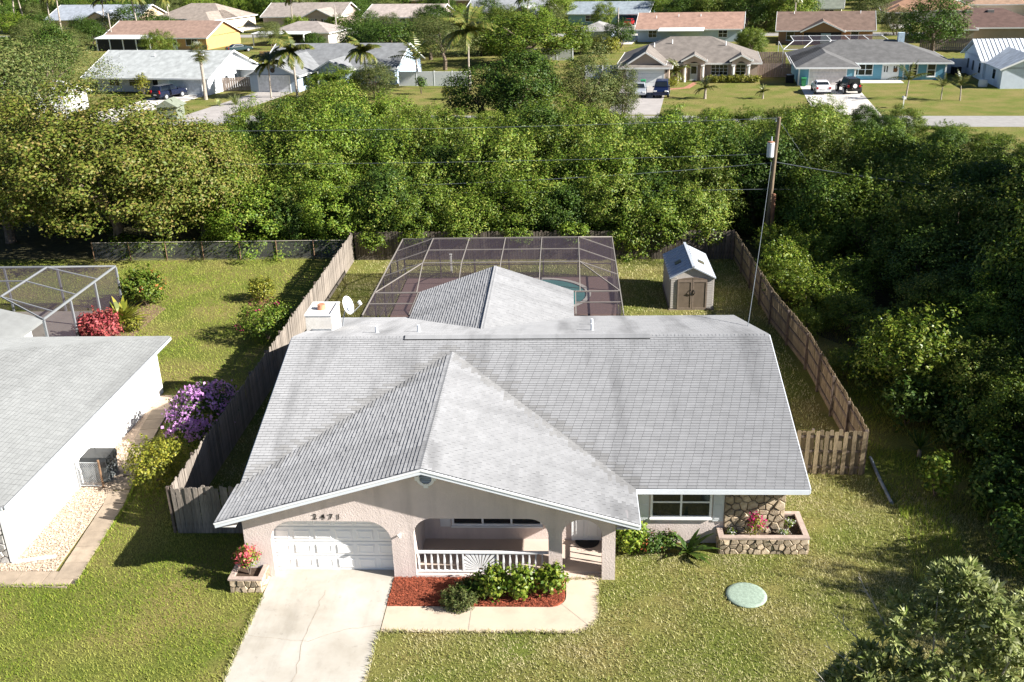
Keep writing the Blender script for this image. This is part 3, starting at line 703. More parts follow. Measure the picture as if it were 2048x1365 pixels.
for a, b in (((-2.95, 23.0), (-2.95, 24.16)), ((-.25, 24.35), (.6, 23.3))): strip([a, b], .02, .038, M['crack'], wlk, 'joint')
mp_ = [(-5.53, 25.58), (-5.53, 24.16), (-.62, 24.19)]+[(-.62+.48*math.sin(t), 24.68-.49*math.cos(t)) for t in [math.pi/2*i/6 for i in range(1, 7)]]+[(-.14, 25.58)]
sheet('mulch_bed', mp_, .045, M['mulch'])
def inpoly(x, y, poly):
    x = np.asarray(x); y = np.asarray(y); c = np.zeros(x.shape, bool); n = len(poly)
    for i in range(n):
        (x0, y0), (x1, y1) = poly[i], poly[i-1]
        if y0 == y1: continue
        c ^= ((y0 > y) != (y1 > y)) & (x < (x1-x0)*(y-y0)/(y1-y0)+x0)
    return c
def chips(name, poly, n, z, L, W, m, seed, label, cat, hgt=.03):
    rs = np.random.RandomState(seed); px = [p[0] for p in poly]; py = [p[1] for p in poly]
    x = rs.uniform(min(px), max(px), n*3); y = rs.uniform(min(py), max(py), n*3); k = inpoly(x, y, poly); x = x[k][:n]; y = y[k][:n]; n = len(x)
    a = rs.uniform(0, 6.28, n); l_ = L*rs.uniform(.5, 1.3, n); w_ = W*rs.uniform(.6, 1.3, n); tz = rs.uniform(-.4, .4, n)*l_; h = rs.uniform(0, hgt, n)+z
    ca, sa = np.cos(a), np.sin(a); V = np.zeros((n, 4, 3))
    for q, (su, sv) in enumerate(((-1, -1), (1, -1), (1, 1), (-1, 1))):
        V[:, q, 0] = x+ca*l_*su/2-sa*w_*sv/2; V[:, q, 1] = y+sa*l_*su/2+ca*w_*sv/2; V[:, q, 2] = h+tz*su/2+.012
    me = np_mesh(name, V, np.arange(n*4), m); o = put(name, me)
    return tag(o, label, cat, kind='stuff')
chips('mulch_chips', mp_, 7000, .045, .075, .022, M['mulch'], 3, 'red mulch chips in the bed before the porch railing', 'mulch')
# green septic lid
lid = MB(); lid.lathe([(.60, 0), (.62, .03), (.60, .055), (.50, .066), (.25, .072), (.02, .074)], (5.36, 24.86, 0), 40)
tag(lid.build('septic_lid', mat('green_fibreglass', (.27, .34, .27), .75, .18, 12, .3, 60), loc=(5.36, 24.86, 0), smooth=True), 'round pale green septic lid lying in the front lawn', 'lid')
# ================================================================ fences
def board_mesh(w, h, t, seed, dog=.03, m=None):
    rg = random.Random(seed); b = MB()
    b.prism_xz([(-w/2, 0), (w/2, 0), (w/2, h-dog), (w/2-dog, h), (-w/2+dog, h), (-w/2, h-dog)], -t/2, t/2)
    return b.mesh('plank', m or M['fence'])
BOARD = [board_mesh(.138+.004*(i % 3), 1.80+.018*i, .019, i) for i in range(6)]
M['fence_shade'] = mat('dark_shaded_board', (.115, .095, .075), .9, .35, 6, .3, 30, stretch=(6, 6, .6), coord='obj', objvar=.3)  # brown rear boards, darkened in the colour for the shade of the trees
BOARDR = [board_mesh(.14, 1.78+.02*i, .019, i+40, m=M['fence_shade']) for i in range(5)]
BOARDW = [board_mesh(.15, 1.78+.015*i, .02, i+20, m=M['fence_tan']) for i in range(4)]
def fence(pts, label, spacing=.15, side=1, boards=BOARD, both=False, seed=1, posts=True, h=1.8, lean=.012):
    rg = random.Random(seed); t = thing('wooden_fence', (pts[0][0], pts[0][1], 0), label, 'fence', 'weathered plank fences round the back yard')
    for (a, b) in zip(pts, pts[1:]):
        A = Vector((*a, 0)); B = Vector((*b, 0)); d = (B-A); L = d.length; d.normalize(); nrm = Vector((-d.y, d.x, 0))*side; ang = math.atan2(d.y, d.x)
        for z in (.30, .95, 1.55):
            r_ = MB(); r_.beam(A+Vector((0, 0, z)), B+Vector((0, 0, z)), .04, .09); r_.build('rail', M['fence_dark'], t)
        k = max(1, round(L/2.4))
        for i in range(k+1):
            p = A+d*(L*i/k)-nrm*.07; pm_ = MB(); pm_.box(p.x-.045, p.x+.045, p.y-.045, p.y+.045, 0, h+.02); pm_.build('post', M['fence_dark'], t, loc=p)
        n = int(L/spacing)
        for i in range(n):
            sd_ = 1 if (not both or i % 2 == 0) else -1
            p = A+d*((i+.5)*L/n)+nrm*(.034*sd_)
            o = put('plank', boards[rg.randrange(len(boards))], t, (p.x, p.y, -.01+rg.uniform(-.02, .02)))
            o.rotation_euler = (rg.uniform(-lean, lean), rg.uniform(-lean, lean), ang+rg.uniform(-.03, .03))
    return t
fence([(-13.5, 28.1), (-13.5, 58.6)], 'long grey plank fence running between the two back lawns', side=-1, seed=1)
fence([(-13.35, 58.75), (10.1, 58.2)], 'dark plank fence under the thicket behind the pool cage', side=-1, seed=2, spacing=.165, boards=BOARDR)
fence([(10.85, 32.15), (10.88, 41.6), (10.35, 47.3), (10.14, 58.0)], 'plank fence with spaced boards along the overgrown lot behind the shed', side=-1, seed=3, spacing=.165, boards=BOARDW)
fence([(-13.45, 28.08), (-10.3, 28.12)], 'short plank fence from the garage corner to the lawn', side=-1, seed=4, spacing=.15, lean=.02)
fence([(7.0, 32.25), (10.8, 32.12)], 'short tan shadowbox fence beside the roof edge near the grey pipe', side=-1, seed=5, spacing=.16, boards=BOARDW, both=True)
# chain link fence behind the neighbour's lawn
cl = thing('chain_link_fence', (-22, 59, 0), 'rusty chain link fence between the neighbour lawn and the trees', 'fence')
M['rust'] = mat('rusty_pipe', (.20, .12, .07), .8, .4, 6); M['link'] = screenmat('chain_link', (.30, .30, .28), .22)
for i in range(8):
    x = -30.5+i*2.4; p_ = MB(); p_.tube([(x, 59.0, 0), (x, 59.0, 1.25)], .03, 8); p_.build('post', M['rust'], cl)
p_ = MB(); p_.tube([(-30.5, 59, 1.22), (-13.75, 59, 1.22)], .022, 8); p_.build('top_rail', mat('pale_rail', (.40, .36, .31), .6), cl)
p_ = MB(); p_.quad((-30.5, 59.03, .02), (-13.75, 59.03, .02), (-13.75, 59.03, 1.2), (-30.5, 59.03, 1.2)); p_.build('wire_mesh', M['link'], cl)
# ================================================================ pool cage
cage = thing('pool_cage', (-3.5, 48.5, 0), 'screened pool enclosure with pale frame behind the house', 'pool cage')
M['screen'] = screenmat('insect_screen', (.055, .04, .05), .40)
X0, X1, XL, XR = -9.6, 2.56, -7.48, .60; YB, Y2, Y1, YF, YN = 54.75, 52.4, 48.0, 45.45, 42.35; ZE, ZT = 2.5, 3.22
lx = [XL+(XR-XL)*i/4 for i in range(5)]
def cb(a, b, w=.04, h=.05): m_ = MB(); m_.beam(a, b, w, h); m_.build('beam', M['alu'], cage)
def sc(*p):
    m_ = MB(); m_.add(p, [list(range(len(p)))]); m_.build('screen_panel', M['screen'], cage)
for x in lx:
    xe = x
    cb((x, Y2, ZT), (x, Y1, ZT)); cb((x, Y1, ZT), (x, YF, ZE)); cb((x, Y2, ZT), (x, YB, ZE))
YM = (Y1+Y2)/2
for y in (Y2, YM, Y1): cb((XL, y, ZT), (XR, y, ZT), .04, .05); cb((XL, y, ZT), (X0, y, ZE), .04, .05); cb((XR, y, ZT), (X1, y, ZE), .04, .05)
for (a, b) in (((XL, Y1, ZT), (X0, YF, ZE)), ((XR, Y1, ZT), (X1, YF, ZE)), ((XL, Y2, ZT), (X0, YB, ZE)), ((XR, Y2, ZT), (X1, YB, ZE))): cb(a, b, .04, .05)
for x in (X0, X1): cb((x, YN, ZE), (x, YB, ZE), .045, .07)
cb((X0, YB, ZE), (X1, YB, ZE), .045, .07); cb((X0, YF, ZE), (X1, YF, ZE), .05, .07)
for x in (X0+.0, WX0-.12): cb((x, YN, ZE+.001), (x, YF, ZE+.001), .05, .07)
for x in (WX1+.12,): cb((x, YN, ZE), (x, YF, ZE), .05, .07)
for y in (43.9,): cb((X0, y, ZE), (WX0-.12, y, ZE), .04, .05); cb((WX1+.12, y, ZE), (X1, y, ZE), .04, .05)
M['bronze'] = mat('bronze_post', (.10, .085, .075), .5, .05)
def po(x, y, z1=ZE): m_ = MB(); m_.box(x-.04, x+.04, y-.04, y+.04, 0, z1-.05); m_.build('post', M['bronze'], cage)
for x in [X0]+lx+[X1]: po(x, YB)
for y in (YN, YF, Y1, YM, Y2): po(X0, y); po(X1, y)
for z in (.9,):
    for a, b in (((X0, YB, z), (X1, YB, z)), ((X0, YN, z), (X0, YB, z)), ((X1, YN, z), (X1, YB, z))): m_ = MB(); m_.beam(a, b, .05, .05); m_.build('chair_rail', M['bronze'], cage)
for a, b in zip(lx, lx[1:]):
    sc((a, Y1, ZT), (b, Y1, ZT), (b, YM, ZT), (a, YM, ZT)); sc((a, YM, ZT), (b, YM, ZT), (b, Y2, ZT), (a, Y2, ZT))
    sc((a, YF, ZE), (b, YF, ZE), (b, Y1, ZT), (a, Y1, ZT)); sc((a, Y2, ZT), (b, Y2, ZT), (b, YB, ZE), (a, YB, ZE))
for xa, xb in ((XL, X0), (XR, X1)):
    for y0, y1 in ((Y1, YM), (YM, Y2)): sc((xa, y0, ZT), (xb, y0, ZE), (xb, y1, ZE), (xa, y1, ZT))
    sc((xa, Y1, ZT), (xb, YF, ZE), (xb, Y1, ZE)); sc((xa, Y1, ZT), (xa, YF, ZE), (xb, YF, ZE)); sc((xa, Y2, ZT), (xb, Y2, ZE), (xb, YB, ZE)); sc((xa, Y2, ZT), (xb, YB, ZE), (xa, YB, ZE))
sc((X0, YN, ZE), (WX0-.12, YN, ZE), (WX0-.12, YF, ZE), (X0, YF, ZE)); sc((WX1+.12, YN, ZE), (X1, YN, ZE), (X1, YF, ZE), (WX1+.12, YF, ZE))
ys = [YN, YF, Y1, YM, Y2, YB]
for x in (X0, X1):
    for a, b in zip(ys, ys[1:]): sc((x, a, .05), (x, b, .05), (x, b, ZE), (x, a, ZE))
xs_ = [X0]+lx+[X1]
for a, b in zip(xs_, xs_[1:]): sc((a, YB, .05), (b, YB, .05), (b, YB, ZE), (a, YB, ZE))
def brickmat(name, c1, c2, mort, scale):
    m = bpy.data.materials.new(name); m.use_nodes = True; n, l = nt(m); b = n['Principled BSDF']; b.inputs['Roughness'].default_value = .85
    g = n.new('ShaderNodeNewGeometry'); t = n.new('ShaderNodeTexBrick'); l.new(g.outputs['Position'], t.inputs['Vector'])
    t.inputs['Color1'].default_value = (*c1, 1); t.inputs['Color2'].default_value = (*c2, 1); t.inputs['Mortar'].default_value = (*mort, 1); t.inputs['Scale'].default_value = scale; t.inputs['Mortar Size'].default_value = .015
    l.new(t.outputs['Color'], b.inputs['Base Color']); return m
# deck with the pool let into it
pc, pr = (-1.45, 51.9), (2.5, 2.55)
deck = MB(); n = 40; ring = [(pc[0]+pr[0]*math.cos(2*math.pi*i/n), pc[1]+pr[1]*math.sin(2*math.pi*i/n)) for i in range(n)]
dx0, dx1, dy0, dy1 = X0+.1, X1+.1, 41.7, 54.9
def onrect(a):
    c, s = math.cos(a), math.sin(a); t = 1e9
    if c > 1e-9: t = min(t, (dx1-pc[0])/c)
    if c < -1e-9: t = min(t, (dx0-pc[0])/c)
    if s > 1e-9: t = min(t, (dy1-pc[1])/s)
    if s < -1e-9: t = min(t, (dy0-pc[1])/s)
    return (pc[0]+c*t, pc[1]+s*t)
angs = sorted([2*math.pi*i/n for i in range(n)]+[math.atan2(y-pc[1], x-pc[0]) % (2*math.pi) for x in (dx0, dx1) for y in (dy0, dy1)])
for a, b in zip(angs, angs[1:]+[angs[0]+2*math.pi]):
    e = lambda q, r: (pc[0]+pr[0]*r*math.cos(q), pc[1]+pr[1]*r*math.sin(q))
    pa, pb = onrect(a), onrect(b)
    deck.cm = 0; deck.quad((*e(a, 1.1), .06), (*pa, .06), (*pb, .06), (*e(b, 1.1), .06))
    deck.cm = 1; deck.quad((*e(a, 1), .075), (*e(a, 1.1), .075), (*e(b, 1.1), .075), (*e(b, 1), .075)); deck.quad((*e(a, 1), -.9), (*e(a, 1), .075), (*e(b, 1), .075), (*e(b, 1), -.9))
struct(deck.build('pool_deck', [brickmat('red_pavers', (.15, .095, .082), (.20, .125, .108), (.12, .09, .08), 5), mat('coping', (.45, .42, .38), .8)]))
wt = MB(); wt.prism([(pc[0]+pr[0]*.995*math.cos(2*math.pi*i/n), pc[1]+pr[1]*.995*math.sin(2*math.pi*i/n)) for i in range(n)], -.9, .03)
struct(wt.build('pool_water', mat('pool_water', (.06, .22, .22), .08, .1, 3, .1, 8, spec=.5)))
# ================================================================ shed
shed = thing('garden_shed', (6.5, 51.3, 0), 'grey plastic garden shed with brown double doors in the back yard', 'shed')
sx0, sx1, sy0, sy1, sh, sr = 5.42, 7.72, 49.4, 53.4, 1.86, 2.42; sxm = (sx0+sx1)/2
M['shed'] = mat('shed_wall', (.43, .395, .36), .6, .06, 3); M['shedroof'] = mat('shed_roof', (.40, .43, .47), .55, .06, 3); M['sheddoor'] = mat('shed_door', (.15, .115, .085), .6, .1, 3)
sw_ = MB(); sw_.box(sx0+.03, sx1-.03, sy0+.03, sy1-.03, .0, sh-.05); sw_.prism_xz([(sx0+.03, sh-.05), (sx1-.03, sh-.05), (sxm, sr-.08)], sy0+.03, sy1-.03); sw_.build('wall', M['shed'], shed)
for k in range(18):
    z = .1+k*.098
    for s_, (a, b) in enumerate((((sx0, 0), (sx0+.035, 0)), ((sx1-.035, 0), (sx1, 0)))):
        MB().box(a[0], b[0], sy0+.04, sy1-.04, z, z+.078).build('siding', M['shed'], shed)
    for a, b in ((sx0+.03, sx0+.36), (sx1-.36, sx1-.03)): MB().box(a, b, sy0+.004, sy0+.032, z, z+.078).build('siding', M['shed'], shed)
for sgn in (-1, 1):
    e = sxm+sgn*(sx1-sx0)/2+sgn*.06; n_ = 10
    ez = sh-.06
    for i in range(n_):
        a = sy0-.12+(sy1-sy0+.24)*i/n_; b = a+(sy1-sy0+.24)/n_
        p = MB(); p.hexa(((sxm, a+.02, sr-.05), (e, a+.02, ez-.05), (e, b-.02, ez-.05), (sxm, b-.02, sr-.05), (sxm, a+.02, sr+.02), (e, a+.02, ez+.02), (e, b-.02, ez+.02), (sxm, b-.02, sr+.02))); p.build('roof_panel', M['shedroof'], shed)
        p = MB(); p.hexa(((sxm, b-.03, sr-.04), (e, b-.03, ez-.04), (e, b+.03, ez-.04), (sxm, b+.03, sr-.04), (sxm, b-.02, sr+.05), (e, b-.02, ez+.05), (e, b+.02, ez+.05), (sxm, b+.02, sr+.05)))
        if i < n_-1: p.build('roof_rib', M['shedroof'], shed)
    q = sxm+sgn*.62; qz = sr-.62*(sr-ez)/abs(e-sxm); p = MB(); p.beam((q-sgn*.16, 51.0, qz+.04+.16*(sr-ez)/abs(e-sxm)), (q+sgn*.16, 51.0, qz+.04-.16*(sr-ez)/abs(e-sxm)), .40, .05); p.build('skylight', mat('skylight_dark', (.10, .09, .06), .3), shed)
rc = MB(); rc.beam((sxm, sy0-.14, sr+.05), (sxm, sy1+.14, sr+.05), .14, .07); rc.build('ridge_cap', M['shedroof'], shed)
for a, b in ((5.80, 6.56), (6.58, 7.34)):
    inner = lambda x: 1.72+.10*(1-abs(x-6.57)/.77)
    d_ = MB(); d_.prism_xz([(a, .06), (b, .06), (b, inner(b)), ((a+b)/2, inner((a+b)/2)+.02), (a, inner(a))], sy0-.035, sy0+.02); do_ = d_.build('door', M['sheddoor'], shed)
    p = MB()
    for (u0, u1, z0, z1) in ((a, a+.07, .06, 1.66), (b-.07, b, .06, 1.66), (a+.07, b-.07, .06, .14), (a+.07, b-.07, 1.56, 1.66)): p.box(u0, u1, sy0-.055, sy0-.036, z0, z1)
    p.build('door_frame', mat('shed_trim', (.20, .155, .12), .6), do_)
h_ = MB(); h_.tube([(6.50, sy0-.06, .85), (6.44, sy0-.10, 1.0), (6.5, sy0-.06, 1.15)], .025, 6); h_.tube([(6.64, sy0-.06, .85), (6.70, sy0-.10, 1.0), (6.64, sy0-.06, 1.15)], .025, 6); h_.build('handle', M['dark'], shed)
MB().box(sx0-.05, sx1+.05, sy0-.06, sy1+.05, 0, .05).build('base', mat('shed_base', (.2, .16, .12), .9), shed)
# ================================================================ utility pole, wires
PT = Vector((12.75, 60.3, 8.2)); PB = Vector((12.45, 60.3, 0))
up = thing('utility_pole', PB, 'tall wooden utility pole carrying a grey transformer', 'utility pole')
m_ = MB(); m_.tube([PB, PB.lerp(PT, .5), PT], [.15, .13, .105], 12); m_.build('pole', M['polewood'], up)
tp = PB.lerp(PT, 6.3/8.2)+Vector((-.33, -.05, 0)); m_ = MB(); m_.lathe([(.20, -.5), (.22, -.45), (.22, .32), (.24, .34), (.20, .44), (.05, .47)], tp, 16); tr_ = m_.build('transformer', mat('transformer_grey', (.52, .55, .57), .45, .08), up, smooth=False)
m_ = MB(); m_.lathe([(.235, .34), (.20, .445), (.06, .48)], tp+Vector((0, 0, .004)), 16); m_.build('transformer_lid', mat('rust_lid', (.32, .16, .10), .8, .3), tr_)
m_ = MB(); m_.tube([tp+Vector((.03, 0, .45)), tp+Vector((.03, 0, .75))], [.05, .03], 8); m_.build('bushing', mat('porcelain', (.45, .5, .55), .3), tr_)
m_ = MB(); m_.beam(tp+Vector((.1, 0, 0)), tp+Vector((.42, .05, 0)), .06, .3); m_.build('bracket', M['metal'], tr_)
m_ = MB(); m_.tube([PT+Vector((0, 0, -.3)), PT+Vector((-.18, -.02, -.2))], .02, 6); m_.tube([PT+Vector((-.18, -.02, -.26)), PT+Vector((-.18, -.02, -.06))], [.05, .03], 8); m_.build('insulator', mat('insulator', (.5, .52, .53), .3), up)
sp_ = MB(); sp_.tube([(12.72, 59.9, 0), (12.7, 59.9, 3.6)], [.13, .12], 10); tag(sp_.build('stub_pole', mat('red_pole_wood', (.26, .13, .075), .9, .25, 5, .3, 20, stretch=(5, 5, .4)), loc=(12.7, 59.9, 0)), 'short reddish wooden stub pole against the utility pole', 'pole')
M['wire'] = mat('wire', (.13, .145, .16), .6); M['wired'] = mat('dark_wire', (.06, .065, .07), .6)
def wire(a, b, sag, r, label, m=None, n=24, cat='cable'):
    a = Vector(a); b = Vector(b); pts = [a.lerp(b, i/n)-Vector((0, 0, sag*4*(i/n)*(1-i/n))) for i in range(n+1)]
    w_ = MB(); w_.tube(pts, r, 5); return tag(w_.build('overhead_cable', m or M['wire'], loc=a), label, cat, 'cables strung from the utility pole')
at = lambda z: PB.lerp(PT, z/8.2)
wire(PT+Vector((-.18, 0, -.05)), (-48, 63, 8.2), .5, .011, 'thin power line strung from the very top of the utility pole')
wire(at(6.0), (-48, 63, 6.0), .45, .010, 'thin cable level with the transformer running over the thicket')
wire(at(5.45), (-48, 63.2, 5.0), 1.25, .014, 'sagging cable below the transformer running over the thicket')
wire(at(3.8), (-48, 63.1, 3.9), .25, .014, 'lowest cable passing over the thicket and the stub pole')
wire(at(3.8), (60, 62, 4.2), .6, .013, 'lowest dark cable crossing the overgrown lot past the stub pole', M['wired'])
wire(at(5.5), (40, 54.0, 4.3), .8, .026, 'thick bright cable sagging from the pole over the overgrown lot')
wire(at(8.0), (19, 66.5, .3), 0, .012, 'straight guy wire slanting down from the pole top', M['wire'])
wire(at(5.5)+Vector((-.2, -.1, 0)), (7.1, 36.6, 3.75), .35, .016, 'twisted service drop cable from the pole to the house roof')
wh = MB(); wh.tube([(7.1, 36.6, 3.3), (7.1, 36.6, 3.9)], .04, 8); wh.build('service_mast', M['metal'], house)
# grey pipe lying in the grass, post in the back yard
pp = MB(); pp.tube([(11.42, 33.3, .06), (11.3, 31.6, .07), (11.25, 30.05, .06)], .06, 10); tag(pp.build('drain_pipe', mat('pipe_grey', (.20, .23, .26), .6, .2), loc=(11.4, 33.3, 0)), 'grey pipe lying in the grass past the end of the fence', 'pipe')
ps_ = MB(); ps_.box(-7.05, -6.95, 55.9, 56.0, 0, 1.15); ps_.box(-7.08, -6.92, 55.87, 56.03, 1.15, 1.19); tag(ps_.build('white_post', M['offwhite'], loc=(-7, 56, 0)), 'lone white post on the grass behind the pool cage', 'post')
# ================================================================ neighbour on the left
nb = thing('house', (-25, 26.3, 0), 'white house with a grey hip roof beside the pebble strip', 'house')
NE, NW, NS, NN, NZ = -17.85, -36.0, 25.7, 39.85, 2.5; nsl = .29; hd_ = (NN-NS)/2; NRY = (NS+NN)/2; NRZ = NZ+nsl*hd_
M['nwhite'] = mat('neighbour_white', (.74, .73, .70), .8, .04, 2, .2, 30)
nw = MB(); nw.box(-35, -18.35, 26.3, 39.35, 0, 2.45); nw.build('wall', M['nwhite'], nb)
nr = MB(); A, B_, C_, D_ = (NW, NS, NZ), (NE, NS, NZ), (NE, NN, NZ), (NW, NN, NZ); E1, E2 = (NE-hd_, NRY, NRZ), (NW+hd_, NRY, NRZ)
slab(nr, [B_, C_, E1]); slab(nr, [A, B_, E1, E2]); slab(nr, [C_, D_, E2, E1]); slab(nr, [D_, A, E2])
nro = nr.build('roof', M['deckroof'], nb)
hl = math.hypot(hd_, nsl*hd_)
npl = [((NE+.03, NS-.03, NZ), (0, 1, 0), (-hd_, 0, nsl*hd_), [(0, 0), (NN-NS+.06, 0), (hd_+.03, hl)]),
       ((NW, NS-.03, NZ), (1, 0, 0), (0, hd_, nsl*hd_), [(10, 0), (NE-NW+.03, 0), (E1[0]-NW, hl), (10, hl)]),
       ((NE+.03, NN+.03, NZ), (-1, 0, 0), (0, -hd_, nsl*hd_), [(0, 0), (9, 0), (9, hl), (hd_, hl)])]
shingle_roof(nb, nro, npl, M['nshingle'], 150, seed=31)
caps(B_, E1, (-1, 0, .15), (0, 1, .15), M['nshingle'], nro, w=.13); caps(C_, E1, (-1, 0, .15), (0, -1, .15), M['nshingle'], nro, w=.13)
M['ngutter'] = mat('gutter_grey', (.40, .42, .44), .5)
for a, b, o in ((B_, C_, (.03, 0, 0)), (A, B_, (0, -.03, 0)), (C_, D_, (0, .03, 0))): rake(a, b, o, nb, .13, .04, M['ngutter'])
MB().box(-18.35, NE, NS, NN, NZ-.16, NZ-.13).build('soffit', M['soffit'], nb)
nsf = MB().box(-22.5, -18.42, 26.22, 26.298, 0, 2.3).build('stone_facing', M['mortar'], nb)
M['pstone'] = mat('pale_stone', (.45, .43, .40), .85, .25, 8, .5, 30, coord='obj', objvar=.25)
stones(nsf, -20.5, -18.45, 0, 2.28, .3, lambda a, b, d: (a, 26.222-d, b), M['pstone'], 41, .04)
for y in (30.2, 32.6, 34.3): m_ = MB(); m_.tube([(-18.31, y, 0), (-18.31, y, 2.3)], .03, 6); m_.build('conduit', M['nwhite'], nb)
m_ = MB(); m_.box(-18.40, -18.30, 26.18, 26.28, 0.05, 2.35); m_.beam((-18.35, 26.2, .07), (-17.05, 26.55, .07), .09, .07); m_.build('downspout', M['white'], nb)
for (y, z, s_) in ((29.6, 1.3, .28), (29.3, .9, .34)): MB().box(-18.348, -18.22, y-s_/2, y+s_/2, z-s_/2, z+s_/2).build('meter_box', M['nwhite'], nb)
# neighbour's rear wing and pool cage
nwg = MB(); slab(nwg, [(-24.75, 39.0, 2.55), (-24.75, 42.1, 2.55), (-29.5, 42.1, 3.75), (-29.5, 39.0, 3.75)], .12); nwg.build('rear_roof', M['nshingle'], nb)
MB().box(-30, -25.3, 39.35, 41.7, 0, 2.45).build('rear_wall', M['nwhite'], nb)
M['teal'] = mat('teal_glass', (.03, .20, .22), .15, .2)
MB().box(-25.3, -25.26, 40.0, 41.2, .3, 2.0).build('teal_window', M['teal'], nb)
nc = thing('pool_cage', (-29, 46, 0), 'white framed screen enclosure at the rear of the white neighbour house', 'pool cage')
NX, NY0, NY1, NI = -24.7, 41.9, 49.9, -27.0
M['cagew'] = mat('cage_white', (.20, .21, .22), .5, .04)
def nbm(a, b, w=.05, h=.07): m_ = MB(); m_.beam(a, b, w, h); m_.build('beam', M['cagew'], nc)
def nscr(*p): m_ = MB(); m_.add(p, [list(range(len(p)))]); m_.build('screen_panel', M['screen'], nc)
nys = [NY0, 44.6, 47.3, NY1]
nbm((NX, NY0, 2.6), (NX, NY1, 2.6), .07, .10); nbm((NX, NY1, 2.6), (-38, NY1, 2.6), .06, .08)
inn = [(-27.2, 43.2), (-27.2, 47.4)]
nbm((-27.2, 43.0, 3.35), (-27.2, 47.5, 3.35), .06, .10); nbm((-27.2, 47.5, 3.35), (-38, 47.5, 3.35)); nbm((-27.2, 43.0, 3.35), (-30, 42.2, 3.3))
for y, yi in ((42.9, 43.0), (45.3, 45.3), (47.7, 47.5)): nbm((NX, y, 2.6), (-27.2, yi, 3.35), .04, .06); nbm((-27.2, yi, 3.35), (-38, yi, 3.35), .04, .06)
nbm((NX, NY1, 2.6), (-27.2, 47.5, 3.35)); nbm((-27.2, 43.0, 3.35), (NX, NY0, 2.6), .05, .06)
for y in nys: m_ = MB(); m_.box(NX-.05, NX+.05, y-.05, y+.05, 0, 2.53); m_.build('post', M['cagew'], nc)
for x in (-28, -31, -34): m_ = MB(); m_.box(x-.05, x+.05, NY1-.05, NY1+.05, 0, 2.53); m_.build('post', M['cagew'], nc)
for a, b in zip(nys, nys[1:]): nscr((NX, a, .05), (NX, b, .05), (NX, b, 2.6), (NX, a, 2.6))
nscr((NX, NY1, .05), (-38, NY1, .05), (-38, NY1, 2.6), (NX, NY1, 2.6)); nscr((NX, NY0, 2.6), (NX, 47.7, 2.6), (-27.2, 47.5, 3.35), (-27.2, 43, 3.35)); nscr((NX, 47.7, 2.6), (NX, NY1, 2.6), (-27.2, 47.5, 3.35))
nscr((NX, NY1, 2.6), (-38, NY1, 2.6), (-38, 47.5, 3.35), (-27.2, 47.5, 3.35)); nscr((-27.2, 43, 3.35), (-27.2, 47.5, 3.35), (-38, 47.5, 3.35), (-38, 43, 3.35))
sheet('patio', [(-38, 39.3), (-24.8, 39.3), (-24.8, 49.8), (-38, 49.8)], .02, mat('patio_slab', (.26, .23, .20), .85, .1, 1))
# pebble strip, slabs of the path
sheet('gravel_bed', [(-24, 25.75), (-16.7, 25.75), (-17.2, 34.8), (-17.6, 39), (-18.34, 39), (-18.34, 26.3), (-24, 26.3)], .012, M['gravel'])
M['pebble'] = mat('pebbles', (.56, .44, .33), .9, .3, 20, island=.35)
chips('pebbles', [(-22, 25.78), (-16.72, 25.78), (-17.2, 34.5), (-18.33, 34.5), (-18.33, 26.3), (-22, 26.3)], 6500, .012, .06, .05, M['pebble'], 8, 'tan pebbles between the white wall and the slab path', 'pebbles', .02)
pth = sheet('slab_path', [(-22.5, 24.9), (-15.65, 25.05), (-15.75, 25.8), (-22.5, 25.76)], .014, M['mortar'])
M['slab'] = mat('path_slab', (.34, .27, .20), .9, .15, 2.5, .2, 40, objvar=.12)
for i in range(7):
    x = -22.4+i*.93; o = MB().box(x+.01, x+.915, 24.93, 25.74, .0, .042).build('slab', M['slab'], pth, loc=(x, 25.3, 0)); o.rotation_euler = (0, 0, rnd.uniform(-.012, .012))
ctr = [(-16.12, 25.35), (-16.5, 29.8), (-17.3, 33.8), (-17.75, 37.5)]
seg = []
for a, b in zip(ctr, ctr[1:]):
    L = math.dist(a, b); k = round(L/.92)
    for i in range(k): seg.append((a[0]+(b[0]-a[0])*(i+.5)/k, a[1]+(b[1]-a[1])*(i+.5)/k, math.atan2(b[1]-a[1], b[0]-a[0])))
for (x, y, a) in seg:
    o = put('slab', MB().box(-.45, .45, -.38, .38, 0, .045).mesh('slab', M['slab']), pth, (x, y, .005)); o.rotation_euler = (0, 0, a+rnd.uniform(-.015, .015))
# condenser unit with black cover and the chain link gate before it
cd = thing('air_conditioner', (-17.9, 31.7, 0), 'black covered air conditioner behind a chain link gate', 'air conditioner')
m_ = MB(); m_.box(-18.25, -17.35, 31.35, 32.25, .05, .75); m_.build('casing', mat('ac_grey', (.12, .13, .13), .5), cd)
m_ = MB()
pr_ = [(31.3, .70), (31.3, .95), (31.42, 1.05), (32.2, 1.05), (32.3, .95), (32.3, .70)]; m_.prism_yz(pr_, -18.28, -17.32); m_.build('cover', mat('black_cover', (.02, .022, .024), .35, .2), cd)
gt = thing('chain_link_gate', (-17.9, 31.0, 0), 'small grey chain link gate beside the white wall', 'gate')
m_ = MB()
for x in (-18.3, -17.42): m_.tube([(x, 31.0, 0), (x, 31.0, 1.1)], .025, 8)
for z in (.1, 1.08): m_.tube([(-18.3, 31.0, z), (-17.42, 31.0, z)], .02, 8)
m_.build('frame', M['metal'], gt)
m_ = MB()
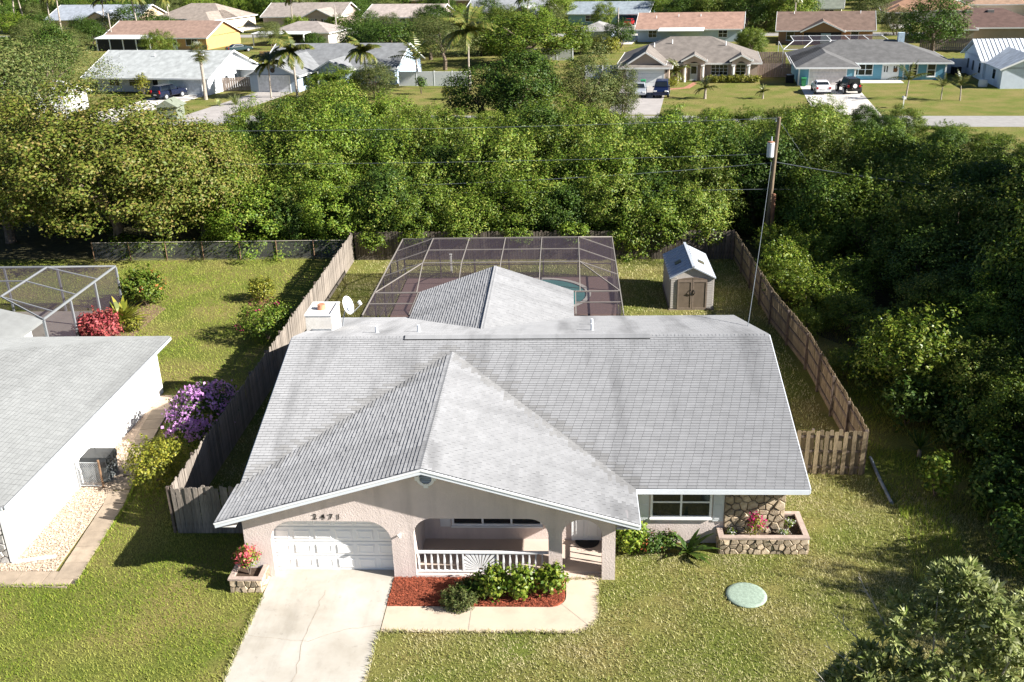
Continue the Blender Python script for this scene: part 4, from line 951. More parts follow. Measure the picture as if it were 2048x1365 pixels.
for i in range(26):
    for sg_ in (1, -1):
        x0 = -18.3+(i-12)*.075; a = (x0, .1) if sg_ == 1 else (x0, 1.08); b = (x0+.98, 1.08) if sg_ == 1 else (x0+.98, .1)
        t0 = max(0, (-18.3-a[0])/.98); t1 = min(1, (-17.42-a[0])/.98)
        if t1-t0 > .02: m_.beam((a[0]+.98*t0, 31.0, a[1]+(b[1]-a[1])*t0), (a[0]+.98*t1, 31.0, a[1]+(b[1]-a[1])*t1), .008)
m_.build('wire_mesh', M['metal'], gt)
m_ = MB(); m_.tube([(-17.4, 30.98, 0), (-17.4, 30.98, 1.2)], .04, 8); m_.build('gate_post', M['rust'], gt)
# ================================================================ foliage
def leaf_cloud(pos, nrm, L, W, seed, fold=.25, dirs=None):
    """one rhombic leaf per position; nrm is the leaf's facing"""
    rs = np.random.RandomState(seed); n = len(pos)
    t = rs.normal(size=(n, 3)) if dirs is None else dirs
    t = t-nrm*np.sum(t*nrm, 1, keepdims=True); t /= np.linalg.norm(t, axis=1, keepdims=True)+1e-9
    s = np.cross(nrm, t); l_ = (L*rs.uniform(.6, 1.3, n))[:, None]; w_ = (W*rs.uniform(.7, 1.3, n))[:, None]
    V = np.zeros((n, 4, 3)); V[:, 0] = pos-t*l_*.5; V[:, 2] = pos+t*l_*.5-nrm*l_*fold*.3
    V[:, 1] = pos+s*w_*.5+nrm*w_*fold; V[:, 3] = pos-s*w_*.5+nrm*w_*fold
    return V
def crown_points(rs, r, nclump, per, sig, inner=.45, bumps=9, flat=1.0, bumpamp=.28, low=-.75, shoots=0, slen=.7, spl=16):
    """leaf positions in lumpy clumps filling an ellipsoid of radii r centred on the origin"""
    bd = rs.normal(size=(bumps, 3)); bd /= np.linalg.norm(bd, axis=1, keepdims=True); ba = rs.uniform(-1, 1, bumps)*bumpamp
    d = rs.normal(size=(nclump*3, 3)); d /= np.linalg.norm(d, axis=1, keepdims=True); d = d[d[:, 2] > low][:nclump]; nclump = len(d)
    lump = 1+np.sum(ba*np.exp(-((1-d@bd.T)/.18)), 1)
    rad = (rs.uniform(inner**3, 1, nclump)**(1/3))*lump
    cc = d*rad[:, None]*np.array(r)
    p = np.repeat(cc, per, 0); out = np.repeat(d, per, 0)
    off = rs.normal(size=p.shape)*sig*np.array([1, 1, .75*flat]); p = p+off
    nrm = out*.45+np.array([0, 0, .40])+off/sig*.42+rs.normal(size=p.shape)*.34
    if shoots:      # leafy shoots that stand out of the crown and break its outline
        sd_ = rs.normal(size=(shoots*3, 3)); sd_ /= np.linalg.norm(sd_, axis=1, keepdims=True); sd_ = sd_[sd_[:, 2] > -.1][:shoots]; shoots = len(sd_)
        st = sd_*np.array(r)*.82; dr = sd_*.55+np.array([0, 0, .7])+rs.normal(size=sd_.shape)*.2; dr /= np.linalg.norm(dr, axis=1, keepdims=True)
        ls = slen*rs.uniform(.6, 1.3, (shoots, 1)); t_ = rs.uniform(0, 1, (shoots, spl, 1))
        sp_ = st[:, None]+dr[:, None]*ls[:, None]*t_+rs.normal(size=(shoots, spl, 3))*sig*.42*(1.1-.7*t_)
        sn = sd_[:, None]*.3+np.array([0, 0, .5])+rs.normal(size=sp_.shape)*.5
        p = np.concatenate([p, sp_.reshape(-1, 3)]); nrm = np.concatenate([nrm, sn.reshape(-1, 3)])
    nrm /= np.linalg.norm(nrm, axis=1, keepdims=True)
    return p, nrm
def crown_mesh(name, r, nclump, per, sig, L, W, m, seed, **k):
    rs = np.random.RandomState(seed); p, nm = crown_points(rs, r, nclump, per, sig, **k)
    return np_mesh(name, leaf_cloud(p, nm, L, W, seed+1), np.arange(len(p)*4), m)
def trunk_mesh(h, r, spread, top, seed, m, nl=6, multi=1):
    rg = random.Random(seed); b = MB()
    for q in range(multi):
        bx, by = (rg.uniform(-.3, .3), rg.uniform(-.3, .3)) if multi > 1 else (0, 0)
        p1 = (bx*2+rg.uniform(-.2, .2), by*2+rg.uniform(-.2, .2), h*.5); p2 = (bx*3+rg.uniform(-.3, .3), by*3+rg.uniform(-.3, .3), h)
        b.tube([(bx, by, -.05), p1, p2], [r, r*.8, r*.6], 8)
        for i in range(nl):
            a = 2*math.pi*(i+rg.uniform(-.3, .3))/nl; s_ = spread*rg.uniform(.5, .95); z = top*rg.uniform(.55, .95); st = Vector(p1).lerp(Vector(p2), rg.uniform(.2, 1))
            e = Vector((s_*math.cos(a), s_*math.sin(a), z)); md_ = st.lerp(e, .5)+Vector((0, 0, .12*spread))
            b.tube([st, md_, e], [r*.45, r*.3, r*.1], 6)
    return b.mesh('trunk', m)
G = {}
G['pepper'] = leafmat('leaf_pepper', [(.050, .100, .008), (.078, .138, .012), (.108, .170, .016), (.145, .198, .021), (.21, .235, .034)], .5, .12, .22, .28)
G['deep'] = leafmat('leaf_deep', [(.028, .062, .009), (.045, .09, .012), (.065, .115, .015), (.10, .14, .022)], .5, .16, .22)
G['pepper2'] = leafmat('leaf_pepper_pale', [(.055, .104, .010), (.084, .142, .014), (.12, .175, .019), (.17, .208, .030), (.24, .24, .05)], .5, .13, .22, .28)
G['maple'] = leafmat('leaf_olive_autumn', [(.07, .105, .014), (.10, .135, .018), (.138, .162, .023), (.18, .182, .034), (.225, .165, .055)], .5, .16, .22)
G['greyolive'] = leafmat('leaf_greyolive', [(.055, .085, .018), (.08, .11, .026), (.115, .135, .036), (.17, .165, .06)], .55, .15, .2)
G['yellow'] = leafmat('leaf_yellowgreen', [(.10, .12, .015), (.16, .18, .02), (.24, .24, .03), (.34, .30, .04)], .5, .3)
G['bright'] = leafmat('leaf_bright', [(.07, .135, .012), (.12, .19, .016), (.19, .25, .025), (.30, .32, .05)], .42, .28, .3)
G['silver'] = leafmat('leaf_silver', [(.22, .27, .09), (.32, .36, .14), (.40, .42, .16), (.13, .19, .03), (.50, .51, .30)], .45, .3, .3)
G['palm'] = leafmat('leaf_palm', [(.05, .075, .012), (.085, .11, .02), (.13, .135, .03), (.22, .19, .05)], .4, .2, .4)
G['red'] = leafmat('leaf_red', [(.16, .025, .03), (.30, .05, .06), (.42, .10, .09), (.10, .05, .03)], .5, .25)
G['pink'] = leafmat('petal_pink', [(.50, .06, .10), (.62, .12, .14), (.70, .22, .20)], .6, .25)
G['magenta'] = leafmat('petal_magenta', [(.55, .01, .16), (.65, .05, .22)], .6, .25)
G['purple'] = leafmat('petal_purple', [(.46, .20, .50), (.56, .29, .58), (.66, .40, .66)], .6, .35)
G['orange'] = leafmat('petal_orange', [(.60, .13, .05), (.65, .20, .10)], .6, .2)
G['whitef'] = leafmat('petal_white', [(.65, .65, .60), (.75, .75, .7)], .6, .2)
G['dry'] = leafmat('dry_grass', [(.16, .13, .05), (.22, .17, .07), (.12, .12, .04)], .7, .2)
G['dry2'] = leafmat('rough_grass', [(.07, .09, .02), (.12, .14, .03), (.19, .19, .05), (.28, .25, .10)], .6, .2, .15)
G['grass'] = leafmat('grass_blade', [(.11, .145, .027), (.225, .25, .058), (.37, .355, .12), (.60, .55, .31)], .6, .28, .15, patch=((.52, .45, .26), .42))
G['grassg'] = leafmat('grass_blade_green', [(.12, .205, .015), (.20, .28, .027), (.29, .34, .045), (.40, .39, .09)], .6, .28, .15, patch=((.35, .35, .09), .3))
# ---- prototypes (crowns have unit-ish size: height 6 m, spread radius 3 m, origin on the ground)
def crown_at(me, dz):
    co = np.zeros(len(me.vertices)*3, np.float32); me.vertices.foreach_get('co', co); co[2::3] += dz; me.vertices.foreach_set('co', co); me.update(); return me
PEP = [crown_at(crown_mesh('crown', (2.9, 2.7, 2.75), 150, 108, .29, .18, .085, (G['pepper'], G['pepper2'], G['pepper'], G['deep'], G['pepper2'])[i], 100+i, inner=.62, bumps=16, bumpamp=.55, low=-.95, shoots=80, slen=.9, spl=24), 2.9) for i in range(5)]
TRK = [trunk_mesh(1.8, .13, 1.6, 4.6, 200+i, M['bark'], 5, 2) for i in range(3)]
OLV = [crown_at(crown_mesh('crown', (3.3, 3.2, 2.5), 250, 165, .28, .118, .07, G['maple'], 300+i, inner=.45, bumps=16, bumpamp=.35, low=-.8, shoots=80, slen=.6, spl=20), 4.0) for i in range(2)]
GRO = [crown_at(crown_mesh('crown', (3.2, 3.0, 2.6), 330, 44, .34, .14, .06, G['greyolive'], 320+i, inner=.4, bumps=16, bumpamp=.4, low=-.7), 3.9) for i in range(2)]
CAS = [crown_at(crown_mesh('crown', (2.7, 2.7, 2.9), 240, 50, .27, .20, .06, G['greyolive'], 350+i, inner=.5, bumps=14, bumpamp=.4, low=-.95), 3.0) for i in range(2)]
DRK = [crown_at(crown_mesh('crown', (2.8, 2.8, 2.9), 300, 26, .30, .24, .10, G['deep'], 340+i, inner=.55, bumps=12, bumpamp=.25), 3.3) for i in range(2)]
TRB = [trunk_mesh(2.4, .20, 2.2, 5.4, 220+i, M['bark'], 7, 1) for i in range(2)]
def tree(name, loc, h, w, crown, trunk, label, group=None, cat='tree', rz=None, hsc=6.0, wsc=3.0):
    t = thing(name, (loc[0], loc[1], 0), label, cat, group)
    t.rotation_euler = (0, 0, rnd.uniform(0, 6.28) if rz is None else rz); t.scale = (w/wsc, w/wsc, h/hsc)
    for nm, me in (('crown', crown), ('trunk', trunk)):
        if me is None: continue
        o = bpy.data.objects.new(nm, me); C.objects.link(o); o.parent = t
    return t
THK = [(-21.0, 61.3, 5.2), (-18.5, 62.4, 4.8), (-15.8, 63.2, 5.4), (-11.6, 61.3, 5.3), (-10.2, 63.1, 5.0), (-5.0, 63.1, 5.0), (-1.6, 62.6, 5.0), (2.9, 63.3, 5.5), (5.5, 61.4, 4.9), (8.4, 62.4, 4.8), (12.3, 61.7, 5.5), (15.9, 62.2, 5.4), (20.1, 61.1, 5.4), (22.3, 62.9, 5.1), (26.0, 61.1, 5.0), (30.6, 62.8, 5.0), (-35.9, 66.5, 5.0), (-17.2, 65.0, 5.9), (-12.2, 66.6, 5.9), (-8.2, 65.4, 5.8), (-5.4, 65.2, 6.4), (0.6, 65.5, 5.8), (3.4, 66.2, 6.3), (8.4, 66.2, 6.1), (12.8, 65.2, 6.1), (16.1, 66.1, 6.1), (20.8, 65.9, 6.0), (23.4, 64.9, 5.5), (28.1, 65.9, 4.5), (31.7, 66.1, 4.2), (36.0, 66.4, 4.0), (-46.2, 70.3, 5.0), (-43.7, 69.9, 5.0), (-38.6, 70.3, 4.4), (-34.9, 68.9, 4.7), (-30.8, 69.3, 4.5), (-25.8, 70.3, 6.4), (-20.7, 68.8, 6.4), (-17.5, 69.1, 6.8), (-13.8, 70.3, 6.1), (-8.6, 70.2, 6.5), (-3.2, 70.8, 6.6), (0.6, 70.2, 6.6), (7.7, 70.3, 6.0), (11.1, 69.1, 6.1), (16.2, 70.3, 6.3), (21.1, 69.3, 5.6), (26.5, 71.1, 4.3), (31.0, 71.2, 3.0), (35.6, 71.2, 3.0), (-46.4, 75.3, 3.9), (-40.7, 75.6, 3.6), (-36.0, 75.1, 3.7), (-31.2, 74.9, 5.2), (-25.8, 73.9, 5.6), (-20.4, 75.9, 6.7), (-16.8, 74.8, 6.8), (-11.9, 75.0, 5.6), (-7.8, 75.8, 5.1), (-2.5, 74.0, 6.7), (1.8, 74.5, 6.3), (6.9, 74.9, 5.4), (12.0, 74.2, 5.3), (16.9, 74.4, 5.6), (23.5, 73.9, 4.8), (29.8, 75.5, 2.7), (33.7, 75.3, 2.3), (38.8, 74.5, 2.4), (-46.8, 81.6, 2.7), (-42.3, 79.7, 3.1), (-36.9, 80.6, 2.8), (-33.0, 79.9, 4.7), (-28.8, 79.9, 4.7), (-23.3, 81.0, 5.6), (-18.1, 79.5, 6.5), (-13.8, 81.4, 4.5), (-8.0, 79.4, 5.0), (-5.2, 81.6, 5.3), (-0.9, 81.6, 5.5), (4.8, 80.8, 4.5), (9.7, 80.8, 4.3), (14.1, 81.3, 4.1), (20.3, 81.3, 4.7), (25.7, 81.1, 3.4), (28.9, 79.8, 2.5), (-48.0, 86.5, 1.7), (-41.4, 87.6, 1.6), (-35.4, 87.6, 3.4), (-30.0, 86.9, 3.8), (-25.5, 85.4, 4.2), (-20.6, 87.6, 6.5), (-15.5, 86.0, 4.3), (-10.2, 85.9, 3.6), (-2.9, 86.3, 5.0), (0.3, 87.2, 4.4), (5.7, 87.7, 3.5), (9.8, 85.5, 3.9), (16.9, 85.4, 3.5), (20.2, 85.4, 3.8), (25.3, 85.4, 3.3), (31.4, 86.5, 1.5), (-35.5, 93.7, 2.9), (-30.2, 92.0, 2.8), (-25.0, 93.2, 4.7), (-19.8, 91.9, 5.1), (-15.3, 92.0, 2.7), (-9.4, 93.1, 2.9), (-3.4, 93.2, 3.6), (2.7, 94.1, 3.2), (7.9, 93.7, 2.4), (12.3, 92.2, 2.2), (18.7, 92.0, 2.6), (24.0, 91.9, 2.7)]
THK += [(-30, 92, 4.6), (-26, 88.5, 5.6), (-22.5, 93, 5.8), (-17.5, 92.5, 5.6), (-14, 88.5, 4.8), (-12, 93.5, 3.6), (10, 96.5, 2.8), (14, 96, 2.7), (17, 96, 3.0), (21, 96.5, 3.0), (25, 96, 3.1), (28.5, 95.5, 3.0), (31.5, 94, 2.9), (34, 91, 2.2), (22, 90, 4.4), (13, 89, 3.3), (29, 90, 2.9), (-8, 96.5, 2.7), (-2, 96.5, 2.9), (4, 96.5, 2.8)]
THK = [q for q in THK if not (10.5 < q[0] < 15.2 and q[1] < 62.9)]
THK += [(38, 80, 2.5), (42, 76, 2.7), (46, 72, 2.9), (36.5, 86, 2.1), (41, 83.5, 2.0), (45, 79, 2.1), (33, 87, 2.3), (-11.8, 60.4, 4.3), (-9.2, 60.6, 4.6), (-6.2, 60.3, 4.2), (-3.2, 60.5, 4.5), (-.4, 60.3, 4.2), (2.6, 60.4, 4.6), (5.2, 60.2, 4.4), (8.0, 60.3, 4.3), (-15.2, 60.6, 4.2), (-18.2, 60.8, 4.0)]
for i, (x, y, h) in enumerate(THK):
    tree('thicket_tree', (x, y), h*1.03, max(2.0, min(3.3, h*.52))*rnd.uniform(.95, 1.15), PEP[i % 5], TRK[i % 3], 'bushy green tree of the thicket behind the plank fence', 'trees of the thicket behind the fence')
# litter under the thicket
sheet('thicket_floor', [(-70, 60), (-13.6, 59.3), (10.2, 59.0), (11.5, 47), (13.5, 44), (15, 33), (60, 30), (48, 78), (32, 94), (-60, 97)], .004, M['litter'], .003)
# ---- left: olive tinted tree over the neighbour's chain link, grey tree behind it
tree('maple_tree', (-29.6, 60.8), 9.0, 6.0, OLV[0], TRB[0], 'broad olive tree with brownish leaf tips rising behind the chain link fence', rz=.4)
tree('maple_tree', (-24.6, 62.8), 7.4, 4.2, OLV[1], TRB[1], 'yellowish tree beside the broad olive tree at the thicket edge', rz=2.2)
tree('maple_tree', (-38.5, 63.5), 9.0, 5.6, OLV[1], TRB[1], 'olive tree behind the white screen enclosure and the broad olive tree', rz=4)
tree('wood_tree', (20.4, 22.4), 7.6, 2.5, PEP[1], TRK[0], 'dense dark green tree of the overgrown lot beyond the spaced board fence', 'trees of the overgrown lot')
tree('grey_tree', (-52, 86), 11.6, 7.2, GRO[0], TRB[0], 'large grey-olive airy tree in front of the pale roofed house', rz=.7)
tree('grey_tree', (-66, 96), 11.0, 7, GRO[1], TRB[1], 'grey-olive airy tree beside the large one hiding a white house', rz=1.7)
tree('grey_tree', (-60, 112), 8.8, 6, GRO[1], TRB[1], 'grey-olive tree close to the end of the pale roofed house', rz=3)
# ---- right lot
WOOD = [(17.5, 57, 5.6, 3.0), (20.5, 53, 6.2, 3.2), (18.8, 51.5, 4.2, 2.4), (24, 57.5, 6.0, 3.2), (23.6, 49, 6.6, 3.4), (20.2, 46.6, 4.2, 2.6), (27.5, 53, 6.6, 3.5), (22.6, 42.8, 8.0, 3.4), (26.5, 46, 9.4, 3.8), (18.4, 41.8, 3.6, 2.2), (20.0, 37.8, 5.0, 2.8), (24.4, 38.2, 8.0, 3.4), (30, 48, 8.6, 4.2), (29.5, 40, 9.2, 4.2), (27, 34, 8.6, 3.9), (22.8, 33.8, 5.0, 2.6), (33, 36, 10, 4.4), (31, 57, 6.0, 3.4), (36, 60, 5.6, 3.4), (34.5, 53, 9.0, 4), (31.5, 45, 9.6, 4.2)]+[(36.5+(k % 2)*2, 39+k*4.6, 16, 5.2) for k in range(6)]+[(19.0, 31.0, 5.6, 2.4), (25.2, 32.6, 7.0, 2.8), (16.6, 36.2, 3.6, 2.0), (18.2, 39.2, 3.6, 2.0), (21.0, 35.6, 5.0, 2.6), (22.6, 39.6, 5.8, 2.8), (19.8, 43.8, 4.4, 2.4), (15.4, 58.6, 4.8, 2.6), (17.0, 33.2, 3.4, 1.9), (24.5, 34.4, 8.2, 3.2), (18.6, 35.4, 4.2, 2.2), (20.6, 41.2, 5.2, 2.6), (17.2, 44.6, 3.4, 2.0), (18.6, 48.8, 4.2, 2.4), (17.6, 29.6, 4.0, 2.0), (19.8, 27.6, 4.6, 2.2)]
for i, (x, y, h, w) in enumerate(WOOD):
    tree('wood_tree', (x, y), h, w, (PEP+DRK)[i % 7], TRK[i % 3], 'dense dark green tree of the overgrown lot beyond the spaced board fence', 'trees of the overgrown lot')
for i, (x, y, h, w, lb) in enumerate([
    (14.1, 38.1, 3.7, 2.1, 'bright leafy bush standing alone in the dark of the overgrown lot'),
    (11.95, 52.2, 2.9, 1.5, 'sunlit shrub leaning over the fence below the utility pole'), (12.3, 48.6, 2.3, 1.5, 'sunlit shrub on the bend of the plank fence'),
    (13.9, 46.4, 1.9, 1.3, 'low sunlit shrub at the head of the sandy strip'), (15.2, 44.2, 1.8, 1.4, 'rounded shrub on the dry grass below the sandy strip'), (12.4, 56.2, 2.6, 1.6, 'shrub covering the fence corner below the utility pole'),
    (14.9, 50.6, 2.4, 1.6, 'shrub between the stub pole and the dark wood'), (11.7, 45.6, 1.5, .9, 'low shrub pressed against the spaced boards below the fence bend'), (12.0, 50.4, 2.4, 1.2, 'shrub pressed against the spaced boards above the fence bend'), (13.6, 54.2, 2.6, 1.6, 'shrub between the stub pole and the sunlit shrubs'), (13.9, 48.6, 2.0, 1.3, 'shrub behind the sunlit shrub of the fence bend'), (12.3, 40.6, 1.3, .9, 'low dim shrub on the grass beside the spaced boards'), (16.6, 42.6, 2.4, 1.5, 'shrub between the dark wood and the dry grass')]):
    tree('shrub', (x, y), h, w, None, TRK[i % 3], lb, 'shrubs along the outside of the spaced board fence', 'shrub')
SHR = [crown_mesh('foliage', (2.8, 2.8, 2.7), 150, 26, .34, .28, .13, G['bright'], 360+i, inner=.3, bumps=18, bumpamp=.5, shoots=70, slen=1.3, spl=26) for i in range(3)]
for me in SHR: crown_at(me, 2.9)
for i, o in enumerate([o for o in C.objects if o.name.startswith('shrub') and o.type == 'EMPTY']):
    q = bpy.data.objects.new('crown', SHR[i % 3]); C.objects.link(q); q.parent = o
# vines hanging over the rear fence
VIN = [crown_mesh('foliage', (1.2, .35, .8), 60, 22, .16, .15, .09, G['bright'] if i % 2 else G['pepper'], 380+i, inner=.1) for i in range(3)]
for i, (x, z, s_) in enumerate(((-12.2, 1.3, .8), (-9.8, 1.5, .6), (-3.0, 1.5, .7), (.4, 1.7, .9), (3.6, 1.3, 1.0), (4.9, 1.1, .9), (6.2, 1.6, 1.0), (8.6, 1.5, .9), (-6.6, 1.7, .6))):
    o = put('hanging_vine', VIN[i % 3], None, (x, 58.35, z), scale=(s_, s_, s_)); tag(o, 'leafy vine spilling over the dark rear fence', 'vine', 'vines on the rear fence')
for i, (x, s_) in enumerate(((-28.5, 1), (-26.2, .8), (-22.5, .9), (-20.4, 1.0), (-18.2, .9), (-16, 1), (-24.4, .7))):
    o = put('fence_shrub', VIN[i % 3], None, (x, 59.9, .6*s_+.1), scale=(1.2*s_, 1.5*s_, s_)); tag(o, 'scrubby undergrowth pressed against the chain link fence', 'undergrowth', 'undergrowth at the chain link fence')
# ---- garden plants: foliage mesh plus blossoms
def plant(name, loc, r, n, per, sig, L, W, leaf, label, seed, cat='bush', z0=None, flower=None, nf=0, fL=.07, stems=5, inner=.3, z=0, group=None, fbias=.0, **k):
    t = thing(name, (loc[0], loc[1], z), label, cat, group); zc = r[2]*.95 if z0 is None else z0
    rs = np.random.RandomState(seed); p, nm = crown_points(rs, r, n, per, sig, inner=inner, bumps=8, bumpamp=.3, shoots=max(6, n//6), slen=min(r)*.55, spl=max(6, per), **k)
    p[:, 2] = np.maximum(p[:, 2]+zc, .02)
    me = np_mesh('foliage', leaf_cloud(p, nm, L, W, seed+5), np.arange(len(p)*4), leaf); o = bpy.data.objects.new('foliage', me); C.objects.link(o); o.parent = t
    rg = random.Random(seed); b = MB()
    for i in range(stems):
        a = 6.28*i/stems+rg.uniform(-.4, .4); e = Vector((r[0]*.6*math.cos(a), r[1]*.6*math.sin(a), zc+r[2]*.3)); b.tube([(0, 0, -.02), e*.5+Vector((0, 0, .05)), e], [.025, .018, .008], 5)
    o = bpy.data.objects.new('stem', b.mesh('stem', M['bark'])); C.objects.link(o); o.parent = t
    if flower:
        d = rs.normal(size=(nf*3, 3)); d[:, 0] += fbias; d /= np.linalg.norm(d, axis=1, keepdims=True); d = d[d[:, 2] > -.15][:nf]
        fp = d*np.array(r)*rs.uniform(.9, 1.1, (len(d), 1)); fp[:, 2] += zc; fp = np.repeat(fp, 9, 0)+rs.normal(size=(len(d)*9, 3))*fL*.9; fn = np.repeat(d, 9, 0)+rs.normal(size=fp.shape)*.6; fn /= np.linalg.norm(fn, axis=1, keepdims=True)
        me = np_mesh('blossom', leaf_cloud(fp, fn, fL, fL*.9, seed+9), np.arange(len(fp)*4), flower); o = bpy.data.objects.new('blossom', me); C.objects.link(o); o.parent = t
    return t
for i, (x, y, lb) in enumerate(((-2.35, 24.75, 'leafy hibiscus bush before the sunburst panel in the mulch bed'), (-1.45, 24.70, 'leafy hibiscus bush in the middle of the mulch bed row'), (-.58, 24.85, 'leafy hibiscus bush at the rounded end of the mulch bed'))):
    plant('hibiscus_bush', (x, y), (.47, .40, .46), 80, 12, .10, .12, .09, G['bright'], lb, 400+i, z0=.54, group='hibiscus bushes in the mulch bed')
plant('juniper_bush', (-3.35, 24.22), (.58, .48, .30), 150, 14, .06, .12, .025, G['greyolive'], 'low spiky grey-green shrub spilling over the walkway edge', 410, z0=.26, stems=4)
plant('juniper_bush', (-3.0, 24.85), (.48, .42, .30), 120, 12, .07, .11, .03, G['deep'], 'dark low shrub between the railing and the spiky shrub', 411, z0=.28, stems=4)
plant('ixora_bush', (1.95, 27.15), (.55, .40, .62), 110, 14, .10, .12, .08, G['bright'], 'tall green bush with orange blossoms beside the porch pillar', 412, z0=.62, flower=G['orange'], nf=9, fL=.05)
plant('ixora_bush', (2.65, 27.1), (.42, .34, .36), 70, 12, .09, .09, .05, G['deep'], 'small bush full of orange blossoms under the shutter near the porch', 413, z0=.36, flower=G['orange'], nf=14, fL=.055)
plant('ixora_bush', (3.25, 27.25), (.30, .25, .34), 50, 12, .08, .09, .05, G['deep'], 'dark little bush with few orange blossoms under the window', 414, z0=.36, flower=G['orange'], nf=7, fL=.05)
def blades(name, loc, n, L, W, leaf, label, seed, cat='plant', lean=(.3, 1.2), droop=.4, z=0, group=None, seg=4, stem=0):
    """rosette of arching strap leaves"""
    t = thing(name, (loc[0], loc[1], z), label, cat, group); rg = random.Random(seed)
    b = MB()
    for i in range(n):
        a = rg.uniform(0, 6.28); tl = rg.uniform(*lean); l_ = L*rg.uniform(.65, 1.1); d = Vector((math.cos(a), math.sin(a), 0)); sd_ = Vector((-d.y, d.x, 0)); pts = []
        for k in range(seg+1):
            s_ = k/seg; ang = tl+droop*s_*1.6; pts.append((pts[-1] if pts else Vector((0, 0, stem)))+((d*math.sin(ang)+Vector((0, 0, math.cos(ang))))*l_/seg if k else Vector((0, 0, 0))))
        for k in range(seg):
            w0 = W*(math.sin(math.pi*min(.97, .12+.88*k/seg)))*.5; w1 = W*(math.sin(math.pi*min(.985, .12+.88*(k+1)/seg)))*.5
            b.quad(pts[k]-sd_*w0, pts[k]+sd_*w0, pts[k+1]+sd_*w1, pts[k+1]-sd_*w1)
    o = bpy.data.objects.new('leaves', b.mesh('leaves', leaf)); C.objects.link(o); o.parent = t
    if stem: m_ = MB(); m_.tube([(0, 0, 0), (0, 0, stem)], [.09, .07], 8); o = bpy.data.objects.new('trunk', m_.mesh('trunk', M['palebark'])); C.objects.link(o); o.parent = t
    return t
blades('bird_of_paradise', (3.85, 27.05), 22, 1.05, .17, G['deep'], 'plant with long broad paddle leaves under the window', 420, lean=(.1, .9), droop=.55)
plant('bougainvillea', (6.05, 27.38), (.24, .18, .38), 26, 10, .08, .07, .05, G['yellow'], 'small magenta flowering plant in the long stone planter', 421, z=.46, z0=.38, flower=G['magenta'], nf=16, fL=.07, stems=3)
for i, (x, y) in enumerate(((5.25, 27.4), (6.95, 27.4), (7.25, 27.95))):
    plant('white_flower', (x, y), (.13, .12, .13), 14, 8, .05, .06, .04, G['bright'], 'small white flowering plant set in the long stone planter', 425+i, z=.455, z0=.13, flower=G['whitef'], nf=7, fL=.045, stems=2, group='white flowers in the long planter')
plant('crown_of_thorns', (-10.05, 25.25), (.30, .26, .36), 46, 12, .09, .07, .045, G['bright'], 'pink flowering plant on a pale stem in the small planter', 430, z=.36, z0=.62, flower=G['pink'], nf=34, fL=.075, stems=3)
# neighbour side
plant('bougainvillea', (-15.0, 35.4), (1.25, 1.9, .95), 260, 14, .16, .11, .08, G['deep'], 'purple flowering bush beside the white wall and the plank fence', 431, z0=.95, flower=G['purple'], nf=150, fL=.13)
plant('yellow_bush', (-15.45, 31.4), (1.0, 1.05, .85), 170, 14, .14, .12, .07, G['yellow'], 'yellow-green loose bush below the purple flowering bush', 432, z0=.85, flower=G['yellow'], nf=20, fL=.07)
plant('croton_bush', (-24.0, 45.4), (1.1, 1.0, .75), 190, 14, .13, .16, .10, G['red'], 'round red leaved bush next to the white screen enclosure', 433, z0=.8)
blades('fern', (-24.0, 48.2), 60, 1.5, .30, G['yellow'], 'yellow-green fern with arching broad fronds by the screen enclosure', 434, lean=(.15, 1.2), droop=.35)
plant('hibiscus_bush', (-23.7, 50.7), (1.3, 1.2, 1.0), 200, 14, .16, .16, .10, G['pepper'], 'tall green bush with red buds behind the fern', 435, z0=1.0, flower=G['orange'], nf=18, fL=.06)
plant('yellow_bush', (-22.9, 46.8), (.5, .45, .35), 40, 12, .1, .14, .07, G['yellow'], 'low yellow plant between the red bush and the fern', 436, z0=.35)
plant('rose_bush', (-17.25, 51.4), (.75, .75, .62), 110, 13, .12, .12, .08, G['yellow'], 'round yellowish bush in a small mulch ring on the neighbour lawn', 437, z0=.66)
plant('bougainvillea', (-15.3, 45.6), (1.35, 1.5, .85), 170, 14, .17, .13, .08, G['pepper'], 'spreading green bush with magenta tips leaning on the plank fence', 438, z0=1.0, flower=G['magenta'], nf=8, fL=.08)
rm = MB(); rm.lathe([(.85, 0), (.8, .03), (.05, .04)], (-17.2, 51.2, .003), 20); tag(rm.build('mulch_ring', mat('brown_mulch', (.22, .10, .06), .95, .4, 14, .8, 40), loc=(-17.2, 51.2, 0)), 'reddish mulch ring under the round yellowish bush', 'mulch')
sheet('shrub_border', [(-24.6, 42.2), (-23.0, 43.2), (-22.6, 46), (-22.4, 50.2), (-24.6, 51.6)], .006, mat('brown_bed', (.20, .13, .08), .95, .4, 8, .6, 30), .005)
